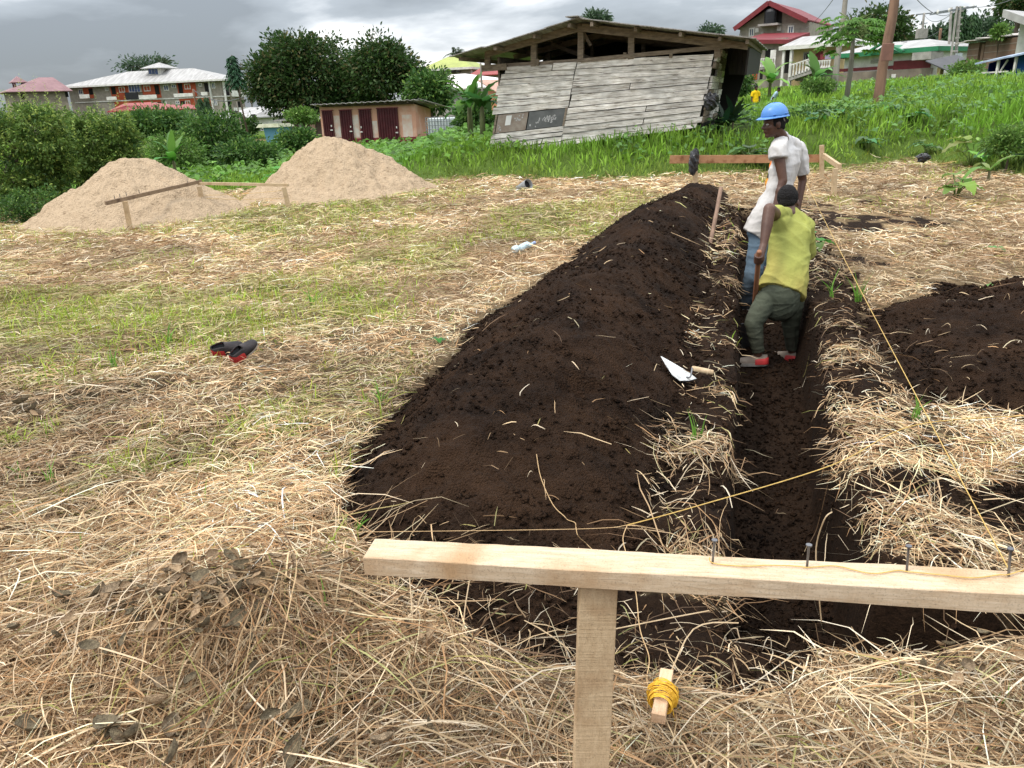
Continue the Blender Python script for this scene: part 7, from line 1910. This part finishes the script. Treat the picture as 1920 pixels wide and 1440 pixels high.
def head_prims(c, f, up, neck, s=1.0):
    f = Vector(f).normalized(); l_ = Vector(up).cross(f).normalized(); u = f.cross(l_).normalized(); M_ = Matrix((f, l_, u)).transposed()
    P = lambda x, y, z: Vector(c) + M_ @ Vector((x, y, z)) * s
    R_ = lambda *r: tuple(v * s for v in r)
    pr = [ell(P(-.012, 0, .022), R_(.100, .077, .103), M_), ell(P(.022, 0, -.035), R_(.070, .062, .088), M_), ell(P(.062, 0, -.100), R_(.028, .032, .024), M_), ell(P(.03, 0, -.085), R_(.05, .052, .03), M_),
          cap(P(.084, 0, .008), .010 * s, P(.112, 0, -.030), .015 * s, n=10), ell(P(.098, .013, -.034), R_(.012, .011, .009), M_), ell(P(.098, -.013, -.034), R_(.012, .011, .009), M_),
          ell(P(.088, 0, -.058), R_(.016, .028, .009), M_), ell(P(.086, 0, -.072), R_(.015, .024, .009), M_), ell(P(.072, 0, .026), R_(.020, .056, .012), M_),
          ell(P(.060, .038, -.028), R_(.026, .020, .020), M_), ell(P(.060, -.038, -.028), R_(.026, .020, .020), M_),
          ell(P(-.008, .080, -.018), R_(.020, .008, .033), M_), ell(P(-.008, -.080, -.018), R_(.020, .008, .033), M_),
          cap(P(-.030, 0, -.055), .054 * s, neck, .060 * s)]
    return pr, P, M_
def wr(seed, amp, fx, fz):
    """cloth folds: long soft creases"""
    def f(co, nr):
        a = co[:, 0] * fx + co[:, 1] * fx * .6; z = co[:, 2]
        r = 1 - np.abs(2 * vn(a * 1.0 + z * fz * .45, z * fz * .35 + a * .15, seed) - 1); r2 = 1 - np.abs(2 * vn(a * .45 - z * fz * .8, z * fz * 1.2, seed + 5) - 1)
        return amp * (r ** 2 - .4) + amp * .7 * (r2 ** 2.2 - .3)
    return f

# ---------------------------------------------------------------- standing man: white shirt, blue helmet
A = lambda px, py, Y: at(px, py, Y)
root = empty('person', (2.35, 7.5, -.42), 0, 'man in white T-shirt, jeans and blue hard hat standing in the trench looking left', 'person')
def rel(p): return Vector(p) - root.location
def rp(prims): return [([Vector(v) - root.location for v in V_], F_) for V_, F_ in prims]
fd = Vector((-.80, .60, 0)); lf = Vector((-.60, -.80, 0))
neck = A(1467, 262, 7.58); hc = A(1451, 231, 7.52)
chest = A(1472, 305, 7.6); belly = A(1457, 368, 7.58); pel = A(1437, 432, 7.58)
Ls = A(1459, 283, 7.43); Le = A(1468, 338, 7.36); Lw = A(1452, 394, 7.30)
Rs = A(1494, 279, 7.76); Re = A(1505, 338, 7.80); Rw = A(1496, 392, 7.72)
Lh = A(1424, 446, 7.50); Lk = A(1411, 520, 7.42); La_ = Vector((Lk.x - .03, 7.52, -.36))
Rh = A(1441, 446, 7.68); Rk = A(1427, 520, 7.66); Ra_ = Vector((Rk.x - .02, 7.80, -.36))
hp, HP, HM = head_prims(hc, (-.97, -.16, -.10), (0, 0, 1), neck, 1.0)
body = hp + [cap(neck, .062, chest, .12, .7, fd), cap(chest, .145, belly, .13, .66, fd), cap(belly, .13, pel, .135, .7, fd), cap(neck + (Ls - neck) * .2, .055, Ls, .058), cap(neck + (Rs - neck) * .2, .055, Rs, .058),
             cap(Ls, .056, Le, .040), cap(Le, .041, Lw, .026), cap(Rs, .056, Re, .040), cap(Re, .041, Rw, .026), ell((Le * .6 + Lw * .4), (.040, .040, .06)),
             cap(Lh, .085, Lk, .058), cap(Lk, .055, La_, .038), cap(Rh, .085, Rk, .058), cap(Rk, .055, Ra_, .038)]
for w_, el_ in ((Lw, Le), (Rw, Re)):
    d = (w_ - el_).normalized(); d = (d + Vector((0, 0, -.5))).normalized(); sd = fd; pc = w_ + d * .045
    body.append(cap(w_, .024, w_ + d * .075, .030, .55, lf))
    for i in range(4):
        bse = w_ + d * .08 + sd * (.027 - .018 * i); body += finger(bse, [d + lf * -.05, d - lf * .35 + Vector((0, 0, -.1)), d - lf * .8], [(.034, .024, .018), (.040, .026, .020), (.037, .025, .019), (.028, .019, .015)][i], .0078)
    body += finger(w_ + d * .03 + sd * .022, [d * .7 + sd * .8, d + sd * .25], (.034, .028), .0095)
blob('body', rp(body), .0075, 3, m_skin, root)
for sgn in (1, -1):
    c_ = HP(.079, .031 * sgn, -.001); V_, F_ = ell(rel(c_), (.012, .012, .010)); MB().add(V_, F_).build('eye', m_eye, root, smooth=True)
blob('hair', rp([ell(HP(-.020, 0, .022), (.102, .082, .104), HM), ell(HP(-.075, 0, -.045), (.03, .055, .03), HM)]), .008, 2, m_hair, root)
# shirt
def shirt_cols(base, dirt, lo_z, hi_z, seed, print_fn=None):
    def f(co):
        n1 = fbm(co[:, 0] * 9 + co[:, 1] * 5, co[:, 2] * 7, seed, 4)[:, None]; n2 = fbm(co[:, 0] * 30, co[:, 2] * 14 + co[:, 1] * 20, seed + 7, 3)[:, None]
        c = np.array(base) * (.86 + .26 * n1)
        k = np.clip(ss(hi_z, lo_z, co[:, 2])[:, None] * .65 * n1 * 1.5 + .5 * np.clip(n2 - .58, 0, 1) * 2.2, 0, .85)
        c = c * (1 - k) + np.array(dirt) * k
        if print_fn is not None: c = print_fn(co, c)
        return c
    return f
rl = np.array(root.location); fdn = np.array(fd)
ctr = np.array(rel(chest))
def print_a(co, c):
    # printed panel on the chest front, plain bands of orange, black and yellow
    fr_ = (co - ctr) @ fdn; z = co[:, 2] - ctr[2]; sd = (co - ctr) @ np.array(lf)
    m_ = (fr_ > .02) & (z < .03) & (z > -.27) & (sd < .13) & (sd > -.13)
    colr = np.where((z > -.04)[:, None], np.array([.80, .20, .03]), np.where((z > -.14)[:, None], np.array([.02, .02, .02]), np.array([.85, .34, .04])))
    return np.where(m_[:, None], colr, c)
hem = A(1418, 442, 7.56); sh = [cap(neck + Vector((0, 0, -.005)), .078, chest, .158, .74, fd), cap(chest, .172, belly, .162, .72, fd, 'rr'), cap(belly, .165, hem, .185, .72, fd, 'rf'), cap(neck + (Ls - neck) * .3, .072, Ls, .078), cap(neck + (Rs - neck) * .3, .072, Rs, .078),
      cap(Ls, .078, Ls + (Le - Ls) * .24 + Vector((-.01, 0, 0)), .084, ends='rf'), cap(Rs, .080, Rs + (Re - Rs) * .80 + Vector((.008, 0, 0)), .074, ends='rf'), cap(chest, .15, Ls * .6 + chest * .4, .10, .8, fd), cap(chest, .15, Rs * .6 + chest * .4, .10, .8, fd)]
blob('t_shirt', rp(sh), .0095, 4, m_cloth, root, shirt_cols((.59, .57, .555), (.27, .22, .16), rel(hem).z - .05, rel(hem).z + .45, 3, print_a), wr(21, .015, 13, 8))
jeans = [cap(hem + Vector((.02, 0, .05)), .135, (Lh + Rh) / 2, .14, .72, fd), cap(Lh, .100, Lk, .078), cap(Lk, .077, La_ + Vector((0, 0, .03)), .066, ends='rf'), cap(Rh, .100, Rk, .078), cap(Rk, .077, Ra_ + Vector((0, 0, .03)), .066, ends='rf')]
blob('jeans', rp(jeans), .009, 3, m_cloth, root, shirt_cols((.10, .145, .19), (.055, .05, .045), rel(Lk).z - .25, rel(Lk).z + .25, 9), wr(31, .009, 12, 16))
for an_, nm in ((La_, 0), (Ra_, 1)):
    q = rel(Vector((an_.x, an_.y, -.425))); r_s = bpy.data.objects.new('shoe', None); COL.objects.link(r_s); r_s.parent = root; r_s.location = q - Vector((-.05, .03, 0)); r_s.rotation_euler = (0, 0, math.atan2(fd.y, fd.x)); shoe(r_s, .28, m_blk, None, False, .09)
# helmet: dome, ridge, brim, harness
hroot = bpy.data.objects.new('helmet', None); COL.objects.link(hroot); hroot.parent = root; hroot.scale = (.90, .90, .92); hroot.location = rel(HP(-.008, 0, .043)); hroot.rotation_euler = (HM @ Matrix.Rotation(-.02, 3, 'Y')).to_euler()
m_helm = mat('blue_helmet_plastic', (.085, .25, .62), (.07, .21, .54), scale=7, rough=.38, spec=.5, bump=.03, bscale=60)
V_ = []; F_ = []; nu, nv = 48, 14
for i in range(nv + 1):
    th = math.pi / 2 * i / nv
    for k in range(nu):
        t = 2 * math.pi * k / nu; r = math.cos(th) ** .85 if i < nv else .0; ridge = 1 + .045 * math.exp(-(math.sin(t) / .16) ** 2) * (1 if i > 2 else 0) * (1 - i / nv * .5)
        V_.append((math.cos(t) * .142 * r * (ridge if i < nv - 3 else 1), math.sin(t) * .116 * r, .020 + math.sin(th) * .126 * (1 + .05 * math.exp(-(math.sin(t) / .2) ** 2) * (0 if i < 3 else 1))))
for i in range(nv):
    for k in range(nu): F_.append((i * nu + k, i * nu + (k + 1) % nu, (i + 1) * nu + (k + 1) % nu, (i + 1) * nu + k))
o = MB().add(V_, F_).build('shell', m_helm, hroot, smooth=True); md = o.modifiers.new('s', 'SOLIDIFY'); md.thickness = .003
V_ = []; F_ = []
for k in range(nu):
    t = 2 * math.pi * k / nu; f_ = max(0, math.cos(t)); e_ = .014 + .036 * f_ ** 1.5
    for (r, z) in ((0, .024), (.4, .019), (1, .012 - .006 * f_), (1, .008 - .006 * f_), (0, .014)):
        V_.append((math.cos(t) * (.141 + e_ * r), math.sin(t) * (.115 + e_ * r * .9), z))
for k in range(nu):
    for j in range(4): F_.append((k * 5 + j, k * 5 + j + 1, ((k + 1) % nu) * 5 + j + 1, ((k + 1) % nu) * 5 + j))
MB().add(V_, F_).build('brim', m_helm, hroot, smooth=True)
for (x, y0) in ((.055, .108), (-.075, .100)):
    MB().box((x - .017, y0 - .004, .036), (x + .017, y0 + .008, .046)).build('slot_lug', m_helm, hroot, bevel=.002)
MB().tube([(-.05, .085, .02), (-.09, .07, -.02), (-.11, .03, -.05), (-.115, 0, -.055), (-.11, -.03, -.05), (-.09, -.07, -.02)], .012, n=8).build('harness_band', m_blk, hroot, smooth=True)
MB().tube([(-.05, .088, .02), (-.055, .088, -.01), (-.07, .080, -.035)], .006, n=6).build('strap', m_sole, hroot, smooth=True)
MB().tube([(-.125, -.02, -.035), (-.14, 0, -.045), (-.125, .03, -.035)], .018, n=8).build('harness_knob', m_blk, hroot, smooth=True)

# ---------------------------------------------------------------- crouching man: yellow shirt, back to the camera
root = empty('person', (2.2, 6.05, -.47), 0, 'man in yellow T-shirt and olive trousers bending in the trench with his back turned', 'person')
fd = Vector((.10, .93, -.36)).normalized(); right = Vector((1, -.08, 0)).normalized()
neck = A(1484, 402, 6.36); hc = A(1477, 379, 6.42)
chest = A(1481, 447, 6.24); belly = A(1477, 505, 6.08); pel = A(1464, 552, 5.98)
Ls = A(1452, 402, 6.22); Le = A(1443, 392, 5.98); Lw = A(1432, 458, 5.86)
Rs = A(1507, 426, 6.34); Re = A(1512, 480, 6.50); Rw = A(1455, 505, 6.42)
Lh = A(1438, 562, 5.97); Lk = A(1413, 605, 5.94); La_ = A(1421, 664, 5.93)
Rh = A(1486, 562, 6.03); Rk = A(1482, 610, 6.10); Ra_ = A(1485, 658, 6.14)
hp, HP, HM = head_prims(hc, (.35, .85, -.42), (0, .3, 1), neck + Vector((0, -.01, -.01)), 1.0)
stick_t = A(1423, 477, 5.80); stick_b = Vector((A(1427, 560, 6.18).x, 6.35, -.44)); sd_ = (stick_b - stick_t).normalized()
body = hp + [cap(neck, .062, chest, .12, .7, fd), cap(chest, .14, belly, .13, .7, fd), cap(belly, .13, pel, .135, .8, fd), cap(neck, .055, Ls, .056), cap(neck, .055, Rs, .056),
             cap(Ls, .054, Le, .044), cap(Le, .047, Le * .55 + Lw * .45, .044), cap(Le * .55 + Lw * .45, .044, Lw, .029), cap(Rs, .056, Re, .040), cap(Re, .041, Rw, .026), cap(Lh, .085, Lk, .058), cap(Lk, .055, La_, .036), cap(Rh, .085, Rk, .058), cap(Rk, .055, Ra_, .036)]
# left hand closed round the tool handle
a_, b_ = _frame(sd_); gc = stick_t + sd_ * .040
body.append(cap(Lw, .028, gc + Vector((.012, -.006, .030)), .030)); body.append(ell(gc + Vector((.024, -.004, .004)), (.020, .030, .042)))
for i in range(4):
    cc = gc + sd_ * (-.030 + .021 * i); rr_ = .031; pts = []
    a0 = math.atan2((Vector((.03, -.002, 0))).dot(b_), Vector((.03, -.002, 0)).dot(a_))
    for k in range(6): an = a0 - .25 - k * .82; pts.append(cc + (a_ * math.cos(an) + b_ * math.sin(an)) * rr_)
    for k in range(5): body.append(cap(pts[k], .0095 - .0006 * k, pts[k + 1], .0090 - .0006 * k, n=10))
pts = []
for k in range(4): an = a0 + .3 + k * .75; pts.append(gc - sd_ * (.036 - .003 * k) + (a_ * math.cos(an) + b_ * math.sin(an)) * .030)
for k in range(3): body.append(cap(pts[k], .011 - .001 * k, pts[k + 1], .010 - .001 * k, n=10))
# right hand lower on the handle, hidden by the body
g2 = Rw; body.append(ell(g2 + Vector((-.03, 0, -.01)), (.04, .03, .022)))
for i in range(4): body += finger(g2 + Vector((-.05, -.01 + .0, .02 - .016 * i)), [(-1, .2, 0), (-.5, .9, 0), (.4, .8, 0)], (.03, .024, .018), .0085)
body += finger(g2 + Vector((-.02, -.02, .02)), [(-.6, -.5, .5), (-.8, -.1, .1)], (.03, .024), .010)
blob('body', rp(body), .0066, 2, m_skin, root)
for sgn in (1, -1):
    V_, F_ = ell(rel(HP(.079, .031 * sgn, -.001)), (.012, .012, .010)); MB().add(V_, F_).build('eye', m_eye, root, smooth=True)
hs_ = np.random.default_rng(5)
blob('hair', rp([ell(HP(-.022, 0, .034), (.105, .083, .102), HM), ell(HP(-.068, 0, -.022), (.042, .064, .042), HM)]), .005, 1, m_hair, root, disp=lambda co, nr: .006 * (vn(co[:, 0] * 190 + co[:, 1] * 130, co[:, 2] * 190, 5) - .5))
hemc = A(1464, 548, 5.97)
hl, hr_ = A(1420, 545, 5.95), A(1508, 546, 6.02)
low_ = belly * .42 + hemc * .58
sh = [cap(neck + (chest - neck) * .12, .085, chest, .155, .74, fd), cap(chest, .165, belly, .162, .76, fd), cap(belly, .164, low_, .178, .80, fd), cap(low_, .180, hemc + Vector((0, 0, -.01)), .196, .78, (0, .95, -.3), 'rf'), cap(neck + (Ls - neck) * .35, .062, Ls + (neck - Ls) * .18, .066), cap(neck + (Rs - neck) * .3, .068, Rs, .078),
      cap(Rs, .082, Re, .070, ends='rf'), cap(chest, .14, Ls * .55 + chest * .45, .09, .8, fd), cap(chest, .14, Rs * .6 + chest * .4, .10, .8, fd), cap(Ls + (neck - Ls) * .25, .068, Ls + Vector((.012, .02, -.045)), .060, ends='rf')]
zc_ = rel(hemc).z
def yel(co):
    n1 = fbm(co[:, 0] * 6 + 3, co[:, 2] * 5, 61, 4)[:, None]; n2 = fbm(co[:, 0] * 16, co[:, 2] * 16, 67, 4)[:, None]
    c = np.array([.33, .345, .085]) * (.68 + .5 * n1)
    z = (co[:, 2] - zc_)[:, None]; x = co[:, 0][:, None]
    dirt = ss(.27, .02, z) * (.35 + .9 * n2); left = ss(.03, -.10, x - .0) * ss(.42, .2, z) * (.4 + .8 * n1)
    k = np.clip(.75 * np.maximum(dirt, left * .85), 0, .8)
    sweat = ss(.60, .2, np.abs(z - .36) * 2 + np.abs(x - .05) * 1.6) * .4
    c = c * (1 - sweat * .38)
    return c * (1 - k) + np.array([.33, .25, .07]) * k
blob('t_shirt', rp(sh), .0085, 3, m_cloth, root, yel, wr(41, .013, 8, 10))
m_p = (1, 1, 1)
tr_ = [cap(pel + Vector((0, 0, .02)), .158, (Lh + Rh) / 2 + Vector((0, 0, -.02)), .150, .8, fd), cap(Lh, .090, Lk, .068), cap(Lk, .067, La_ + Vector((0, 0, .02)), .050, ends='rf'), cap(Rh, .090, Rk, .068), cap(Rk, .067, Ra_ + Vector((0, 0, .02)), .050, ends='rf')]
blob('trousers', rp(tr_), .007, 2, m_cloth, root, shirt_cols((.080, .090, .062), (.035, .028, .020), rel(La_).z - .1, rel(Lk).z + .3, 77), wr(51, .007, 22, 18))
for (an_, rz, nm) in ((La_, 3.0, 0), (Ra_, 2.2, 1)):
    r_s = bpy.data.objects.new('shoe', None); COL.objects.link(r_s); r_s.parent = root
    f3 = Vector((math.cos(rz), math.sin(rz), 0)); q = Vector((an_.x, an_.y, an_.z - .088)) - f3 * .075; r_s.location = rel(q); r_s.rotation_euler = (0, 0, rz); shoe(r_s, .275, m_greysh, m_redsh, False, .085)
# his digging tool
tl = empty('spade', stick_t, 0, 'reddish wooden shafted spade gripped by the man in yellow', 'spade')
R3 = lambda p: Vector(p) - tl.location
MB().tube([R3(stick_t - sd_ * .035), R3(stick_t - sd_ * .028), R3(stick_t + (stick_b - stick_t) * .5), R3(stick_b + Vector((0, 0, .2)))], [.0165, .0195, .019, .018], n=14).build('shaft', mat('red_brown_handle', (.28, .12, .06), (.19, .08, .04), scale=4, stretch=(5, 5, .8), rough=.5), tl, smooth=True)
e_ = stick_b + Vector((0, 0, .22)); sx_ = Vector((.10, 0, 0))
MB().hexa([R3(e_ - sx_), R3(e_ + sx_), R3(e_ + sx_ + Vector((0, .004, 0))), R3(e_ - sx_ + Vector((0, .004, 0))), R3(e_ - sx_ * .8 + Vector((0, .06, -.24))), R3(e_ + sx_ * .8 + Vector((0, .06, -.24))), R3(e_ + sx_ * .8 + Vector((0, .064, -.24))), R3(e_ - sx_ * .8 + Vector((0, .064, -.24)))]).build('blade', m_steel, tl)

# ---------------------------------------------------------------- two far people on the bank
def far_person(px, ptop, Y, label, shirt_c, pants_c, hgt, face, bend=0.0, seed=1):
    t_ = at(px, ptop, Y); z0 = t_.z - hgt; root = empty('person', (t_.x, t_.y, z0), 0, label, 'person')
    u = hgt / 1.72; fd = Vector(face).normalized(); lf = Vector((0, 0, 1)).cross(fd)
    tilt = lambda z: fd * (bend * max(0, z - .95 * u))
    P = lambda s_, f_, z: lf * s_ * u + fd * f_ * u + Vector((0, 0, z * u)) + tilt(z * u)
    nk = P(0, 0, 1.42); hp, HP, HM = head_prims(P(0, .02, 1.60), fd + Vector((0, 0, -.2)), (0, 0, 1), nk, u)
    b = hp + [cap(P(0, 0, 1.3), .13 * u, P(0, 0, .95), .12 * u, .7, fd)]
    arms = []
    for s_ in (1, -1):
        S0 = P(.18 * s_, 0, 1.36); E_ = P(.24 * s_, .0, 1.10); W_ = P(.22 * s_, .10, .88)
        b += [cap(S0, .05 * u, E_, .038 * u), cap(E_, .038 * u, W_, .026 * u), cap(W_, .026 * u, W_ + (W_ - E_).normalized() * .08 * u, .03 * u, .6, lf)]
        for i in range(4): b += finger(W_ + (W_ - E_).normalized() * .08 * u + fd * (.02 - .014 * i), [(0, 0, -1), (0, 0, -1)], (.035, .03), .008)
        b += finger(W_ + (W_ - E_).normalized() * .03 * u + fd * .02, [fd + Vector((0, 0, -1))], (.05,), .009)
        b += [cap(P(.09 * s_, 0, .90), .08 * u, P(.10 * s_, .03, .48), .055 * u), cap(P(.10 * s_, .03, .48), .052 * u, P(.10 * s_, 0, .08), .036 * u), cap(P(.10 * s_, 0, .05), .04 * u, P(.10 * s_, .15, .04), .035 * u)]
        arms.append(cap(S0, .075 * u, S0 * .35 + E_ * .65, .07 * u, ends='rf'))
    blob('body', b, .014, 2, m_skin, root)
    blob('hair', [ell(HP(-.02, 0, .03), (.106 * u, .088 * u, .102 * u), HM)], .015, 1, m_hair, root)
    blob('t_shirt', [cap(P(0, 0, 1.38), .13 * u, P(0, 0, 1.1), .16 * u, .7, fd), cap(P(0, 0, 1.1), .16 * u, P(0, 0, .86), .17 * u, .72, fd, 'rf'), cap(P(0, 0, 1.38), .12 * u, P(.16, 0, 1.36), .075 * u, .8, fd), cap(P(0, 0, 1.38), .12 * u, P(-.16, 0, 1.36), .075 * u, .8, fd)] + arms, .014, 2, m_cloth, root, shirt_cols(*shirt_c, 0, .5, seed), wr(seed, .012, 9, 8))
    blob('trousers', [cap(P(0, 0, .93), .14 * u, P(0, 0, .85), .14 * u, .75, fd)] + [cap(P(.09 * s_, 0, .88), .095 * u, P(.10 * s_, .03, .48), .075 * u) for s_ in (1, -1)] + [cap(P(.10 * s_, .03, .48), .074 * u, P(.10 * s_, 0, .1), .06 * u, ends='rf') for s_ in (1, -1)], .016, 2, m_cloth, root, lambda co: np.array(pants_c) * (.8 + .4 * fbm(co[:, 0] * 8, co[:, 2] * 8, 5, 3)[:, None]))
far_person(1418, 160, 38, 'distant man in bright yellow football shirt and black shorts among the weeds', ((.80, .52, .01), (.6, .38, .02)), (.012, .012, .014), 1.55, (.3, -1, 0), 0, 5)
far_person(1449, 164, 38.5, 'distant person in pale blue patterned shirt stooping behind the blue helmet', ((.34, .46, .56), (.10, .16, .24)), (.03, .04, .07), 1.35, (.9, -.6, 0), .55, 8)
